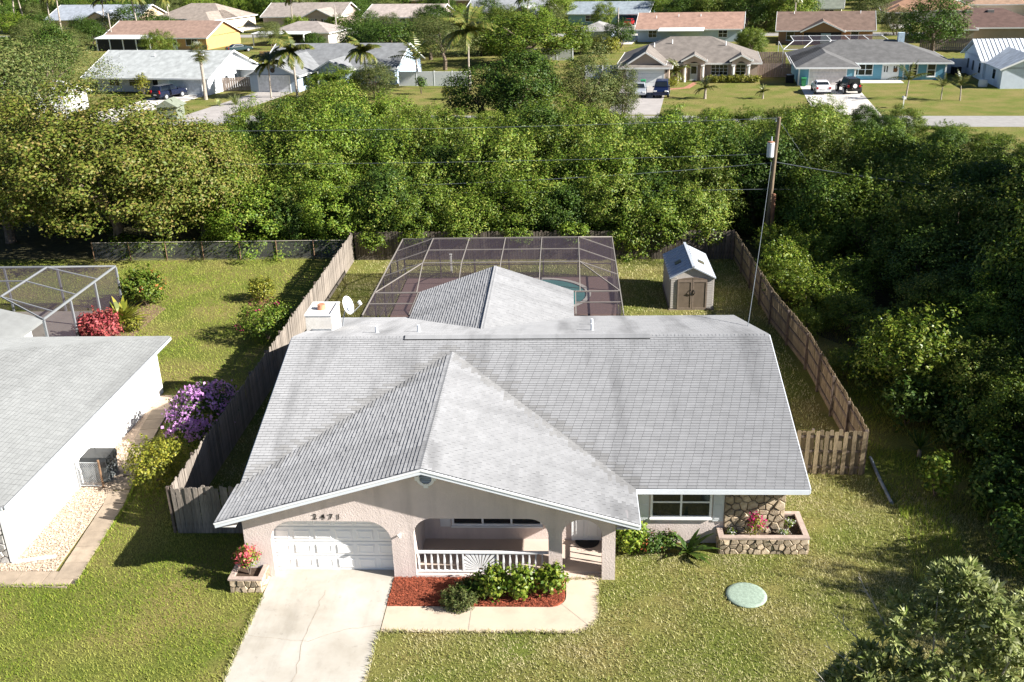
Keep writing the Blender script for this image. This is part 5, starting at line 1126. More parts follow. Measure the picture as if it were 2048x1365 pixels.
# right side plants
blades('yucca', (13.3, 33.5), 46, .95, .05, G['deep'], 'spiky yucca in the shade past the end of the fence', 440, lean=(.1, 1.4), droop=.1, stem=.3)
plant('shrub', (12.9, 30.6), (.55, .5, .85), 60, 12, .13, .17, .09, G['bright'], 'slim bright shrub on the lawn edge by the grey pipe', 441, z0=.9, cat='shrub')
for i, (x, y, lb) in enumerate(((14.9, 33.6, 'dim shrub in the shade beside the yucca'), (14.6, 29.4, 'rounded shrub standing in the tall rough grass by the yucca'), (16.4, 27.4, 'rounded shrub in the middle of the tall rough grass'), (14.2, 26.4, 'tangled shrub behind the silvery tree'), (16.6, 30.6, 'tangled shrub between the rough grass and the dark wood'), (13.6, 36.0, 'dim low shrub between the plank fence and the bright bush'), (14.0, 41.2, 'dim shrub at the shaded end of the sandy strip'), (15.4, 31.6, 'dim shrub between the yucca and the tall rough grass'), (15.2, 35.6, 'dim leafy shrub behind the yucca'), (17.4, 34.5, 'dim broad shrub deep in the shaded lot'))):
    plant('shrub', (x, y), (.95, .9, 1.0), 90, 13, .18, .20, .10, G['deep'], lb, 445+i, z0=1.0, cat='shrub')
# silver buttonwood in the corner: leaves in tufts at the branch tips
sbush = thing('buttonwood_tree', (7.75, 16.5, 0), 'silvery leaved tree with bare grey twigs at the front corner of the lawn', 'tree')
rs = np.random.RandomState(77); ntf = 700
d = rs.normal(size=(ntf*2, 3)); d /= np.linalg.norm(d, axis=1, keepdims=True); d = d[d[:, 2] > -.5][:ntf]; ntf = len(d)
subc = np.array([(-1.3, .2, 3.9, .85), (-.3, .5, 5.0, .95), (.7, .3, 5.6, .8), (1.3, .1, 4.6, 1.0), (.2, -.3, 4.0, 1.1), (-.6, .8, 3.4, .9), (1.2, .6, 3.5, 1.0), (-1.7, .6, 3.1, .7), (2.1, .4, 5.2, .8), (.3, .7, 6.0, .6)]); wh_ = rs.randint(0, len(subc), ntf)
tc = subc[wh_, :3]+d*subc[wh_, 3:4]*(rs.uniform(.35, 1.0, (ntf, 1))**.6)*np.array([1.05, 1, .85])
per = 22; pos = np.repeat(tc, per, 0); dirs = np.repeat(d*.9+np.array([0, 0, .45]), per, 0)+rs.normal(size=(ntf*per, 3))*.75; dirs /= np.linalg.norm(dirs, axis=1, keepdims=True)
pos = pos+dirs*rs.uniform(.06, .19, (len(pos), 1)); nn_ = rs.normal(size=pos.shape)*.6+np.array([0, 0, 1]); nn_ -= dirs*np.sum(nn_*dirs, 1, keepdims=True); nn_ /= np.linalg.norm(nn_, axis=1, keepdims=True)
me = np_mesh('foliage', leaf_cloud(pos, nn_, .22, .062, 78, dirs=dirs), np.arange(len(pos)*4), G['silver']); o = bpy.data.objects.new('foliage', me); C.objects.link(o); o.parent = sbush
b = MB(); rg = random.Random(9)
for i in range(16):
    e = Vector(tc[i*17]); b.tube([(rg.uniform(-.15, .15), rg.uniform(-.15, .15), 0), e*.5+Vector((0, 0, .2)), e], [.06, .035, .01], 6)
for (x, y, z) in ((-2.4, .5, 4.7), (-2.5, .2, 4.0), (-2.1, 1.2, 5.0), (-1.5, 1.5, 5.7)):
    e = Vector((x, y, z)); st = Vector((0, 0, 3.2)).lerp(e, .6); b.tube([st, e], [.016, .005], 5)
    for k in range(4): q = st.lerp(e, .4+.15*k); b.tube([q, q+Vector((rg.uniform(-.35, .35), rg.uniform(-.3, .3), rg.uniform(.05, .4)))], [.008, .003], 4)
o = bpy.data.objects.new('branches', b.mesh('branches', mat('grey_twig', (.38, .34, .30), .9, .2, 6, coord='obj'))); C.objects.link(o); o.parent = sbush
# ================================================================ grass blades
house_fp = [(-10.3, 25.5), (1.5, 25.5), (1.5, 27.6), (7.05, 27.6), (7.05, 45), (-10.3, 45)]
holes = [house_fp, [(-9.52, 10), (-5.54, 10), (-5.54, 26), (-9.52, 26)], wp, mp_, [(4.8, 27), (7.72, 27), (7.72, 28.65), (4.8, 28.65)], [(-10.6, 24.75), (-9.5, 24.75), (-9.5, 25.6), (-10.6, 25.6)],
         [(dx0, 41), (dx1, 41), (dx1, dy1), (dx0, dy1)], [(5.3, 49.2), (7.8, 49.2), (7.8, 53.5), (5.3, 53.5)], [(-40, 24.85), (-15.6, 25.0), (-15.95, 29.8), (-16.8, 34), (-17.3, 39), (-18, 39.4), (-40, 42)], [(-40, 39), (-24.6, 39), (-24.6, 50), (-40, 50)]]
lid_c = (5.36, 24.86)
def grass(name, poly, dens, L, W, m, seed, label, tall=1.0, patch=.0):
    rs = np.random.RandomState(seed); px = [p[0] for p in poly]; py = [p[1] for p in poly]
    n = int(dens*(max(px)-min(px))*(max(py)-min(py))); x = rs.uniform(min(px), max(px), n); y = rs.uniform(min(py), max(py), n); k = inpoly(x, y, poly)
    for h in holes: k &= ~inpoly(x, y, h)
    k &= (x-lid_c[0])**2+(y-lid_c[1])**2 > .42
    for (bx, by, br) in BARE: k &= ~(rs.uniform(0, 1, n) < .95*np.exp(-(((x-bx)*.8)**2+(y-by)**2)/(br*br*.6)))
    if patch: k &= (np.sin(x*1.7+np.sin(y*1.3)*2)+np.sin(y*2.1+x*.6)+rs.uniform(-1.6, 1.6, n)) > patch
    x, y = x[k], y[k]; n = len(x); a = rs.uniform(0, 6.28, n); l_ = L*rs.uniform(.5, 1.3, n); ln_ = rs.uniform(.2, 1.0, n); w_ = W*rs.uniform(.6, 1.2, n)
    V = np.zeros((n, 3, 3)); ca, sa = np.cos(a), np.sin(a)
    V[:, 0, 0] = x-sa*w_/2; V[:, 0, 1] = y+ca*w_/2; V[:, 1, 0] = x+sa*w_/2; V[:, 1, 1] = y-ca*w_/2
    V[:, 2, 0] = x+ca*l_*np.sin(ln_); V[:, 2, 1] = y+sa*l_*np.sin(ln_); V[:, 2, 2] = l_*np.cos(ln_)*tall
    return tag(put(name, np_mesh(name, V, np.arange(n*3), m, 3)), label, 'grass', kind='stuff')
grass('grass', [(-9.5, 14.5), (16, 14.5), (14, 30), (10.7, 32), (7, 32), (7, 27), (-5.5, 27)], 560, .085, .024, G['grass'], 1, 'yellow-green grass of the front lawn round the septic lid')
def fringe(runs, m, seed, label):
    rs = np.random.RandomState(seed); P_ = []
    for a, b in runs: n = int(math.dist(a, b)*130); t = rs.uniform(0, 1, (n, 1)); P_.append(np.array(a)*(1-t)+np.array(b)*t+rs.normal(size=(n, 2))*.03)
    p = np.concatenate(P_); n = len(p); a = rs.uniform(0, 6.28, n); l_ = .11*rs.uniform(.5, 1.4, n); ln_ = rs.uniform(.3, 1.2, n); V = np.zeros((n, 3, 3)); ca, sa = np.cos(a), np.sin(a)
    V[:, 0, 0] = p[:, 0]-sa*.013; V[:, 0, 1] = p[:, 1]+ca*.013; V[:, 1, 0] = p[:, 0]+sa*.013; V[:, 1, 1] = p[:, 1]-ca*.013; V[:, :2, 2] = .02
    V[:, 2, 0] = p[:, 0]+ca*l_*np.sin(ln_); V[:, 2, 1] = p[:, 1]+sa*l_*np.sin(ln_); V[:, 2, 2] = .03+l_*np.cos(ln_)
    tag(put('grass', np_mesh('grass', V, np.arange(n*3), m, 3)), label, 'grass', kind='stuff')
fringe([((-9.5, 14), (-9.5, 24.7)), ((-5.56, 14), (-5.56, 22.98))]+[(wp[i], wp[i+1]) for i in range(1, 12)], G['grass'], 61, 'grass creeping over the edges of the driveway and walkway')
fringe([((-15.62, 25.0), (-16.05, 29.8)), ((-16.05, 29.8), (-16.85, 33.8)), ((-22, 24.9), (-15.62, 25.0))], G['grassg'], 62, 'grass creeping over the edge of the slab path')
grass('grass', [(-22, 14.5), (-9.5, 14.5), (-9.5, 28), (-13.4, 28), (-13.5, 39), (-22, 39)], 430, .085, .024, G['grassg'], 2, 'green grass between the driveway and the slab path')
grass('grass', [(-36, 39), (-13.6, 28.2), (-13.6, 58.8), (-36, 58.8)], 150, .10, .032, G['grassg'], 3, 'green grass of the neighbour back lawn')
grass('grass', [(-13.4, 28.3), (10.7, 32.3), (10.2, 58), (-13.4, 58.4)], 140, .11, .035, G['grass'], 4, 'patchy grass inside the fenced back yard')
grass('grass', [(11.0, 30), (14, 29), (16, 33), (14.2, 44), (15.5, 46.5), (11.8, 50), (11.1, 42)], 260, .18, .03, G['grassg'], 5, 'rough grass on the strip outside the spaced board fence', patch=-.3)
grass('tall_grass', [(10.6, 25.5), (12.6, 26.2), (13.0, 30.2), (11.4, 29.8)], 300, .28, .026, G['grassg'], 6, 'tall green weeds where the front lawn meets the overgrown lot', patch=-.6)
grass('tall_grass', [(12.6, 24), (19, 23), (20, 31.5), (13.4, 30.5)], 150, .30, .03, G['dry2'], 7, 'tall rough grass of the overgrown lot behind the silvery tree', patch=-.8)
grass('dry_grass', [(11.9, 41.5), (13.2, 41), (14.0, 45), (12.6, 46.6)], 220, .16, .03, G['dry'], 8, 'dry straw grass on the sandy strip outside the spaced board fence')
# ================================================================ houses of the streets behind
def roofmat(name, c, v=.18):
    m = mat(name, c, .9, v, 1.2, .2, 30, detail=8)
    n, l = nt(m); b = n['Principled BSDF']; src = b.inputs['Base Color'].links[0].from_socket
    g = n.new('ShaderNodeNewGeometry'); w = n.new('ShaderNodeTexWave'); w.bands_direction = 'Z'; w.inputs['Scale'].default_value = 3.4; w.inputs['Distortion'].default_value = .3; l.new(g.outputs['Position'], w.inputs['Vector'])
    r = n.new('ShaderNodeMapRange'); r.inputs['To Min'].default_value = .86; r.inputs['To Max'].default_value = 1.08; l.new(w.outputs['Fac'], r.inputs['Value'])
    vm = n.new('ShaderNodeVectorMath'); vm.operation = 'SCALE'; l.new(src, vm.inputs[0]); l.new(r.outputs['Result'], vm.inputs['Scale']); l.new(vm.outputs['Vector'], b.inputs['Base Color']); return m
class Lot:
    """a house in its own frame: u along the front from its left corner, v towards the back"""
    def __init__(s, fl, fr, label, wall, roof, trim=None, group=None):
        s.ang = math.atan2(fr[1]-fl[1], fr[0]-fl[0]); s.w = math.dist(fl, fr)
        s.t = thing('house', (fl[0], fl[1], 0), label, 'house', group); s.t.rotation_euler = (0, 0, s.ang); WL[s.t.name] = Vector((0, 0, 0))
        s.wm = mat('house_wall', wall, .85, .05, 1.5); s.rm = roofmat('house_roof', roof); s.tm = trim or M['white']
    def world(s, u, v):
        c, sn = math.cos(s.ang), math.sin(s.ang); L = s.t.location; return (L.x+u*c-v*sn, L.y+u*sn+v*c)
    def box(s, u0, u1, v0, v1, z0, z1, name='wall', m=None): return MB().box(u0, u1, v0, v1, z0, z1).build(name, m or s.wm, s.t)
    def trimline(s, pts):
        for a, b in zip(pts, pts[1:]): m_ = MB(); m_.beam(a, b, .05, .2); m_.build('fascia', s.tm, s.t)
    def gable(s, u0, u1, v0, v1, ez, rz, ov=.5, axis='u', close=True, dv0=None):
        """gable roof; axis is the ridge direction"""
        r = MB()
        if axis == 'u':
            vm = (v0+v1)/2; sl = (rz-ez)/(vm-v0); e = ez-sl*ov
            slab(r, [(u0-ov, v0-ov, e), (u1+ov, v0-ov, e), (u1+ov, vm, rz), (u0-ov, vm, rz)], .12); slab(r, [(u1+ov, v1+ov, e), (u0-ov, v1+ov, e), (u0-ov, vm+.003, rz), (u1+ov, vm+.003, rz)], .12)
            for u in (u0, u1-.1): w = MB(); w.prism_yz([(v0, ez-.15), (v1, ez-.15), (vm, rz-.17)], u, u+.1); w.build('gable_wall', s.wm, s.t)
            s.trimline([(u0-ov, v0-ov-.03, e-.06), (u1+ov, v0-ov-.03, e-.06)]); s.trimline([(u1+ov+.03, v0-ov, e-.06), (u1+ov+.03, vm, rz-.06), (u1+ov+.03, v1+ov, e-.06)]); s.trimline([(u0-ov-.03, v0-ov, e-.06), (u0-ov-.03, vm, rz-.06)])
        else:
            um = (u0+u1)/2; sl = (rz-ez)/(um-u0); e = ez-sl*ov
            slab(r, [(u0-ov, v0-ov, e), (um, v0-ov, rz), (um, v1, rz), (u0-ov, v1, e)], .12); slab(r, [(um+.003, v0-ov, rz), (u1+ov, v0-ov, e), (u1+ov, v1, e), (um+.003, v1, rz)], .12)
            MB().prism_xz([(u0, ez-.15), (u1, ez-.15), (um, rz-.17)], v0, v0+.1).build('gable_wall', s.wm, s.t)
            s.trimline([(u0-ov, v0-ov-.03, e-.06), (um, v0-ov-.03, rz-.06), (u1+ov, v0-ov-.03, e-.06)]); s.trimline([(u1+ov+.03, v0-ov, e-.06), (u1+ov+.03, v1, e-.06)])
        return r.build('roof', s.rm, s.t)
    def hip(s, u0, u1, v0, v1, ez, sl, ov=.5, back=True):
        u0 -= ov; u1 += ov; v0 -= ov; v1 += ov; r = MB(); e = ez-sl*ov
        if (u1-u0) >= (v1-v0):
            h = (v1-v0)/2; z = e+sl*h; a, b = (u0+h, v0+h, z), (u1-h, v0+h, z)
            slab(r, [(u0, v0, e), (u1, v0, e), b, a], .12); slab(r, [(u1, v1, e), (u0, v1, e), a, b], .12); slab(r, [(u0, v1, e), (u0, v0, e), a], .12); slab(r, [(u1, v0, e), (u1, v1, e), b], .12)
        else:
            h = (u1-u0)/2; z = e+sl*h; a, b = (u0+h, v0+h, z), (u0+h, v1-h if back else v1, z)
            slab(r, [(u0, v0, e), (u1, v0, e), a], .12); slab(r, [(u1, v0, e), (u1, v1, e), b, a], .12); slab(r, [(u0, v1, e), (u0, v0, e), a, b], .12)
            if back: slab(r, [(u1, v1, e), (u0, v1, e), b], .12)
        s.trimline([(u0, v0-.03, e-.06), (u1, v0-.03, e-.06)]); s.trimline([(u1+.03, v0, e-.06), (u1+.03, v1, e-.06)]); s.trimline([(u0-.03, v0, e-.06), (u0-.03, v1, e-.06)])
        return r.build('roof', s.rm, s.t)
    def win(s, u0, u1, z0, z1, v, cols=2, rows=2, fw=.07, m=None): return window(s.t, u0, u1, z0, z1, v, cols, rows, fw, m or s.tm)
    def garage(s, u0, u1, v, h=2.1, m=None):
        d = MB().box(u0, u1, v-.03, v-.002, .02, h).build('garage_door', m or M['white'], s.t)
        for k in range(1, 4): MB().box(u0, u1, v-.036, v-.031, h*k/4, h*k/4+.03).build('seam', M['seam'], d)
        f = MB(); f.box(u0-.12, u0, v-.05, v-.002, 0, h+.12); f.box(u1, u1+.12, v-.05, v-.002, 0, h+.12); f.box(u0, u1, v-.05, v-.002, h, h+.12); f.build('door_trim', s.tm, d)
    def door(s, u0, u1, v, m=None, h=2.05):
        d = MB().box(u0, u1, v-.06, v-.002, .02, h).build('door', m or M['white'], s.t); MB().box(u0+.15, u1-.15, v-.075, v-.06, .9, h-.2).build('pane', M['glass'], d)
        m_ = MB(); m_.tube([(u1-.1, v-.06, 1), (u1-.1, v-.12, 1)], .03, 6); m_.build('handle', M['metal'], d)
    def shut(s, u0, u1, z0, z1, v, m): MB().box(u0, u1, v-.04, v-.002, z0, z1).build('shutter', m, s.t)
    def vents(s, pts):
        for (u, v, z) in pts: m_ = MB(); m_.tube([(u, v, z-.3), (u, v, z+.3)], .07, 6); m_.build('roof_vent', M['white'], s.t)
dk = M['dark']
# --- A: pale roofed white house
A_ = Lot((-66.2, 135.6), (-47.4, 131.6), 'white house with a long pale grey roof behind the sabal palm', (.62, .64, .66), (.37, .385, .38))
A_.box(0, 11.2, 2.2, 13.5, 0, 2.35); A_.box(11.2, 18.8, 0, 13.5, 0, 2.35); A_.gable(0, 18.8, 0, 13.5, 2.4, 5.1, .5)
A_.win(2, 3.6, .8, 2.0, 2.2); A_.win(5.2, 7.4, .8, 2.0, 2.2); A_.box(9.0, 11.1, 2.05, 2.19, .05, 2.2, 'screen_door', dk); A_.box(8.7, 8.9, .1, .3, 0, 2.35, 'post', M['white'])
A_.garage(13.0, 17.8, 0, 2.15, mat('grey_garage', (.45, .5, .55), .7)); A_.box(18.8, 21.2, 8.5, 11.5, 0, 2.2); A_.vents([(8, 5, 4.5), (15.5, 5.2, 4.6)])
p_ = MB(); slab(p_, [(18.6, 7.6, 2.5), (22.2, 7.6, 2.35), (22.2, 12.2, 2.35), (18.6, 12.2, 2.5)], .1); p_.build('side_roof', M['white'], A_.t)
for v in (4.5, 7.0): MB().box(18.8, 18.83, v, v+.7, .9, 1.9).build('side_window', M['glass'], A_.t)
# --- B: blue-grey house with a garage gable
B_h = Lot((-43.0, 141.8), (-23.4, 138.2), 'blue-grey house with a front garage gable behind two queen palms', (.36, .44, .55), (.20, .205, .21))
B_h.box(0, 19.6, 0, 11.5, 0, 2.35); B_h.gable(0, 19.6, 0, 11.5, 2.4, 5.0, .5)
B_h.box(1.6, 8.6, -7.6, 0, 0, 2.35); B_h.gable(1.6, 8.6, -7.6, 3.6, 2.4, 4.1, .5, 'v'); B_h.garage(2.9, 7.4, -7.6, 2.1, mat('pale_garage', (.66, .68, .70), .7))
B_h.box(9.4, 13.4, -2.6, 0, 0, 2.35); B_h.gable(9.2, 13.6, -2.8, 3.2, 2.4, 3.6, .4, 'v'); B_h.win(15, 16.6, .8, 2, 0)
m_ = MB(); m_.tube([(5.1, -7.62, 2.85), (5.1, -7.70, 2.85)], .32, 16); m_.build('wreath', mat('wreath', (.06, .05, .04), .9), B_h.t)
for v in (-6.0, -3.2): MB().box(8.6, 8.63, v, v+1.3, .6, 2.0).build('side_window', M['glass'], B_h.t)
for (u, v, w_) in ((11.3, -5.2, .9), (14.5, -1, .8)):
    m_ = MB(); m_.box(u-.9, u-.75, v-.07, v+.07, 0, 2.4); m_.box(u+.75, u+.9, v-.07, v+.07, 0, 2.4); m_.build('porch_post', M['white'], B_h.t)
# --- D: tan house with arched porches
D_h = Lot((7.4, 137.6), (25.3, 135.2), 'tan stucco house with two arched porch gables and a brown hip roof', (.44, .34, .27), (.185, .160, .140), M['offwhite'])
D_h.box(0, 18, 0, 12.5, 0, 2.45); D_h.hip(0, 18, 0, 12.5, 2.5, .42)
D_h.box(.4, 6.6, -5.4, 0, 0, 2.45); D_h.hip(.4, 6.6, -5.4, 3.5, 2.5, .30, .4, False); D_h.gable(1.2, 5.8, -4.7, 4.2, 2.85, 4.3, .35, 'v'); D_h.garage(1.2, 5.9, -5.4, 2.15)
for (u0, u1) in ((8.3, 11.1), (14.6, 17.0)):
    um = (u0+u1)/2
    wl3 = arch_wall(u0, u1, (lambda x, u0=u0, u1=u1: 2.75+.55*min(x-u0, u1-x), [um]), [(u0+.55, u1-.55, 0 if u0 < 9 else .0, 2.6, (u1-u0)/2-.56)], -1.3, -1.1, lambda a, d, z: (a, d, z)); wl3.build('porch_arch', D_h.wm, D_h.t)
    D_h.gable(u0, u1, -1.25, 4.0, 2.85, 2.85+.5*(u1-u0)/2, .3, 'v', False)
    for u in (u0+.22, u1-.22): m_ = MB(); m_.tube([(u, -1.5, 0), (u, -1.5, 2.05)], .16, 10); m_.box(u-.25, u+.25, -1.72, -1.3, 2.05, 2.2); m_.build('column', M['offwhite'], D_h.t)
D_h.door(9.2, 10.2, -.02); D_h.win(12.0, 14.1, .75, 2.0, 0, 4, 3, .06); D_h.win(15.2, 16.4, .75, 2.0, 0, 2, 3, .06); D_h.win(7.0, 7.9, .75, 1.9, 0, 1, 2); D_h.vents([(4.2, 3.5, 4.3), (6.6, 4.4, 4.6), (13.8, 3.8, 4.4)])
for u in (.8, 6.25): m_ = MB(); m_.box(u-.07, u+.07, -5.52, -5.41, 1.75, 2.05); m_.build('wall_lamp', dk, D_h.t)
for k, (v0, v1) in enumerate(((.0, 2.5),)): pass
# --- E: blue house
E_h = Lot((30.2, 134.9), (48.7, 132.3), 'bright blue sided house with white trim and a dark grey hip roof', (.16, .36, .47), (.125, .122, .120), M['white'])
E_h.box(0, 18.6, 0, 11.5, 0, 2.4); E_h.hip(0, 18.6, 0, 11.5, 2.45, .36, .7)
E_h.box(0, 6.8, -5.2, 0, 0, 2.4); E_h.hip(0, 6.8, -5.2, 6, 2.45, .36, .5, False); E_h.garage(1.3, 5.7, -5.2, 2.15, mat('beige_garage', (.60, .56, .54), .7))
E_h.win(7.0, 9.6, .65, 2.0, 0, 3, 2, .09); E_h.box(10.8, 12.9, -.08, -.003, .02, 2.1, 'double_door', M['white']); E_h.win(14.2, 15.1, .5, 1.95, 0, 1, 2, .12); E_h.win(16.4, 17.3, .5, 1.95, 0, 1, 2, .12)
for u in (11.05, 12.2):
    for q in (0, .3): MB().box(u+q, u+q+.14, -.10, -.081, 1.0, 1.75).build('door_light', M['glass'], E_h.t)
m_ = MB(); m_.tube([(12.45, -.12, 1.25), (12.45, -.16, 1.25)], .26, 14); m_.build('wreath', mat('brown_wreath', (.16, .07, .03), .9), E_h.t)
for u in (0, 6.8, 13.5, 18.6): MB().box(u-.1, u+.1, (-5.23 if u < 7 else -.03), (-5.19 if u < 7 else .01), 0, 2.4).build('corner_trim', M['white'], E_h.t)
MB().box(13.2, 14.0, 5.0, 5.8, 3, 5.4).build('chimney', mat('pale_blue', (.45, .55, .62), .8), E_h.t)
for k in range(9): MB().box(0-.02, 18.6+.02, -.012, -.001, .15+k*.24, .165+k*.24).build('siding_line', mat('siding_shadow', (.10, .25, .34), .9) if k == 0 else M['sidl'], E_h.t) if k else M.__setitem__('sidl', mat('siding_shadow', (.11, .26, .35), .9))
ec = thing('pool_cage', (*E_h.world(0, 17), 0), 'distant white framed pool cage behind the bright blue house', 'pool cage'); ec.rotation_euler = (0, 0, E_h.ang); WL[ec.name] = Vector((0, 0, 0))
for k in range(6): m_ = MB(); m_.beam((-1+k*2.6, -5, 2.6), (.5+k*2.6, -3, 3.6), .07, .07); m_.beam((.5+k*2.6, -3, 3.6), (.5+k*2.6, 4, 3.6), .07, .07); m_.build('beam', M['white'], ec)
m_ = MB(); m_.beam((-1, -5, 2.6), (12.3, -5, 2.6), .07, .09); m_.beam((.5, -3, 3.6), (13.8, -3, 3.6), .07, .09); m_.beam((.5, 4, 3.6), (13.8, 4, 3.6), .07, .09); m_.beam((-1, -5, 2.6), (-1, 6, 2.6), .07, .09); m_.build('eave_beam', M['white'], ec)
for k in range(5): m_ = MB(); m_.quad((-1+k*2.6, -5, 2.6), (1.6+k*2.6, -5, 2.6), (3.1+k*2.6, -3, 3.6), (.5+k*2.6, -3, 3.6)); m_.quad((.5+k*2.6, -3, 3.6), (3.1+k*2.6, -3, 3.6), (3.1+k*2.6, 4, 3.6), (.5+k*2.6, 4, 3.6)); m_.build('screen_panel', M['screen'], ec)
for x in (-1, 12.3): m_ = MB(); m_.box(x-.05, x+.05, -5.05, -4.95, 0, 2.5); m_.box(x-.05, x+.05, 5.9, 6, 0, 2.5); m_.build('post', M['white'], ec)
# --- F: white house with metal roof
F_h = Lot((52.6, 130.6), (66, 129.2), 'white house with a bright standing-seam metal roof', (.60, .66, .74), (.56, .60, .64))
F_h.box(0, 13.4, 0, 9.0, 0, 2.7); F_h.gable(0, 13.4, 0, 9.0, 2.7, 4.7, .5); F_h.box(.3, 6.5, -6.8, 0, 0, 2.5); F_h.gable(.3, 6.5, -6.8, 3, 2.5, 3.9, .4, 'v')
for k in range(1, 28): m_ = MB(); m_.beam((-.5+k*.52, -.5, 2.52), (-.5+k*.52, 4.5, 4.74), .05, .06); m_.build('seam', M['white'], F_h.t)
for v in (1.2, 4.2, 6.6): MB().box(-.03, -.002, v, v+.7, .8, 2.0).build('side_window', M['glass'], F_h.t)
MB().box(.27, .298, -4.2, -3.2, .8, 1.9).build('side_window', M['glass'], F_h.t)
# --- second row
O_h = Lot((-91, 197.2), (-68.6, 191.6), 'orange-yellow house with a brown roof and white porch awning', (.52, .30, .12), (.30, .20, .155))
O_h.box(0, 23, 0, 12, 0, 2.4); O_h.gable(0, 23, 0, 12, 2.4, 4.9, .5)
p_ = MB(); slab(p_, [(.2, -3.4, 2.35), (13, -3.4, 2.35), (13, -.3, 2.75), (.2, -.3, 2.75)], .15); p_.build('awning', M['white'], O_h.t)
for k in range(5): O_h.box(.5+k*3, .7+k*3, -3.3, -3.1, 0, 2.25, 'post', M['white'])
for k in range(4): O_h.box(.75+k*3, 3.45+k*3, -3.22, -3.18, .2, 2.2, 'screen', dk)
O_h.door(15.5, 16.5, 0); O_h.win(18.5, 21, .8, 2, 0, 2, 1)
W_h = Lot((-58.8, 199.5), (-46.2, 196.4), 'taupe roofed house with a white carport canopy', (.55, .50, .45), (.30, .26, .235)); W_h.box(0, 13, 0, 9, 0, 2.3); W_h.hip(0, 13, 0, 9, 2.4, .36)
p_ = MB(); slab(p_, [(-2, -3.4, 2.3), (9.5, -3.4, 2.3), (9.5, -.3, 2.5), (-2, -.3, 2.5)], .15); p_.build('carport_roof', M['white'], W_h.t); W_h.box(-1.8, -1.6, -3.2, -3, 0, 2.2, 'post', M['white']); W_h.box(9.2, 9.4, -3.2, -3, 0, 2.2, 'post', M['white']); W_h.box(0, 9, -.08, -.01, .1, 2.1, 'carport_shade', dk)  # flat dark panel on the wall paints the shade under the carport
S_h = Lot((2.2, 188.2), (8.0, 187.0), 'small grey hip roofed house beside the clipped round tree', (.30, .35, .42), (.30, .285, .27)); S_h.box(0, 6, 0, 8, 0, 2.4); S_h.hip(0, 6, 0, 8, 2.4, .36); S_h.win(1, 2.4, .7, 1.9, 0)
R_h = Lot((13.0, 188.0), (31.2, 184.6), 'pale blue house with a long reddish brown roof behind the tan house', (.42, .50, .55), (.33, .205, .155)); R_h.box(0, 18.4, 0, 11, 0, 2.4); R_h.gable(0, 18.4, 0, 11, 2.4, 4.7, .5); R_h.win(2, 3.4, .8, 2, 0); R_h.win(14.5, 16, .8, 2, 0); R_h.vents([(3, 3.5, 4), (7, 4, 4.2), (11, 4, 4.2)])
p_ = MB(); slab(p_, [(4, -4, 2.3), (12, -4, 2.3), (12, -.3, 2.5), (4, -.3, 2.5)], .15); p_.build('patio_roof', M['white'], R_h.t)
P_h = Lot((36.8, 180.0), (52.0, 176.8), 'orange-brown house with a dark brown roof and a screened centre gable', (.34, .19, .10), (.17, .115, .09)); P_h.box(0, 15.5, 0, 11, 0, 2.4); P_h.gable(0, 15.5, 0, 11, 2.4, 4.9, .5)
P_h.box(4, 10.5, -2.6, 0, 0, 2.35); P_h.gable(4, 10.5, -2.6, 4, 2.4, 3.9, .4, 'v'); P_h.box(4.2, 10.3, -2.64, -2.605, .2, 2.1, 'screen', dk); P_h.win(1.4, 2.6, .6, 2, 0, 1, 2); P_h.win(12, 13.2, .7, 2, 0, 1, 2); P_h.box(7, 8.6, -2.68, -2.645, .3, 1.9, 'door', mat('door_blue', (.35, .45, .5), .7)); P_h.vents([(2.4, 4.8, 4.7), (13.5, 4.8, 4.7)])
Q_h = Lot((62.5, 178.2), (80, 174.6), 'dark brown hip roofed house with roof turbines', (.32, .26, .20), (.115, .07, .058)); Q_h.box(0, 18, 0, 13, 0, 2.4); Q_h.hip(0, 18, 0, 13, 2.4, .38); Q_h.box(0, 6, -3, 0, 0, 2.3); Q_h.hip(0, 6, -3, 4, 2.4, .38, .5, False)
for (u, v, z) in ((5.5, 4.6, 4.3), (9, 4.8, 4.4)): Q_h.box(u, u+1, v, v+.8, z-.3, z+.25, 'skylight', mat('sky_grey', (.25, .24, .22), .5))
# --- third row
H1 = Lot((-129.5, 250.5), (-104, 243.5), 'cream house with a blue-grey roof among tall palms', (.60, .48, .32), (.33, .36, .41)); H1.box(0, 26.5, 0, 13, 0, 2.5); H1.gable(0, 26.5, 0, 13, 2.5, 5.4, .6); H1.box(14.5, 24, -4.5, 0, 0, 2.5); H1.gable(14.5, 24, -4.5, 4.5, 2.5, 4.5, .5, 'v'); H1.garage(19, 23, -4.5); H1.box(15.8, 18, -4.55, -4.51, .1, 2.2, 'entry', dk); H1.win(10, 13, .9, 2.1, 0, 3, 2)
H2 = Lot((-100, 245.2), (-80.5, 238.8), 'cream house with a taupe hip roof and white garage', (.62, .54, .42), (.30, .25, .21)); H2.box(0, 20, 0, 13, 0, 2.5); H2.hip(0, 20, 0, 13, 2.5, .45); H2.box(13.5, 20, -5, 0, 0, 2.5); H2.hip(13.5, 20, -5, 5, 2.5, .45, .5, False); H2.garage(14.5, 19.2, -5); H2.win(3, 5, .6, 2.2, 0); H2.win(8, 10.5, .6, 2.2, 0)
H3 = Lot((-72.0, 241.2), (-52.4, 236.0), 'brownish pink house with dark shutters and a front gable', (.40, .315, .265), (.315, .27, .235)); H3.box(0, 20.2, 0, 11, 0, 2.6); H3.gable(0, 20.2, 0, 11, 2.6, 5.2, .5); H3.box(12.5, 20.2, -3, 0, 0, 2.6); H3.gable(12.5, 20.2, -3, 3.5, 2.6, 4.3, .5, 'v')
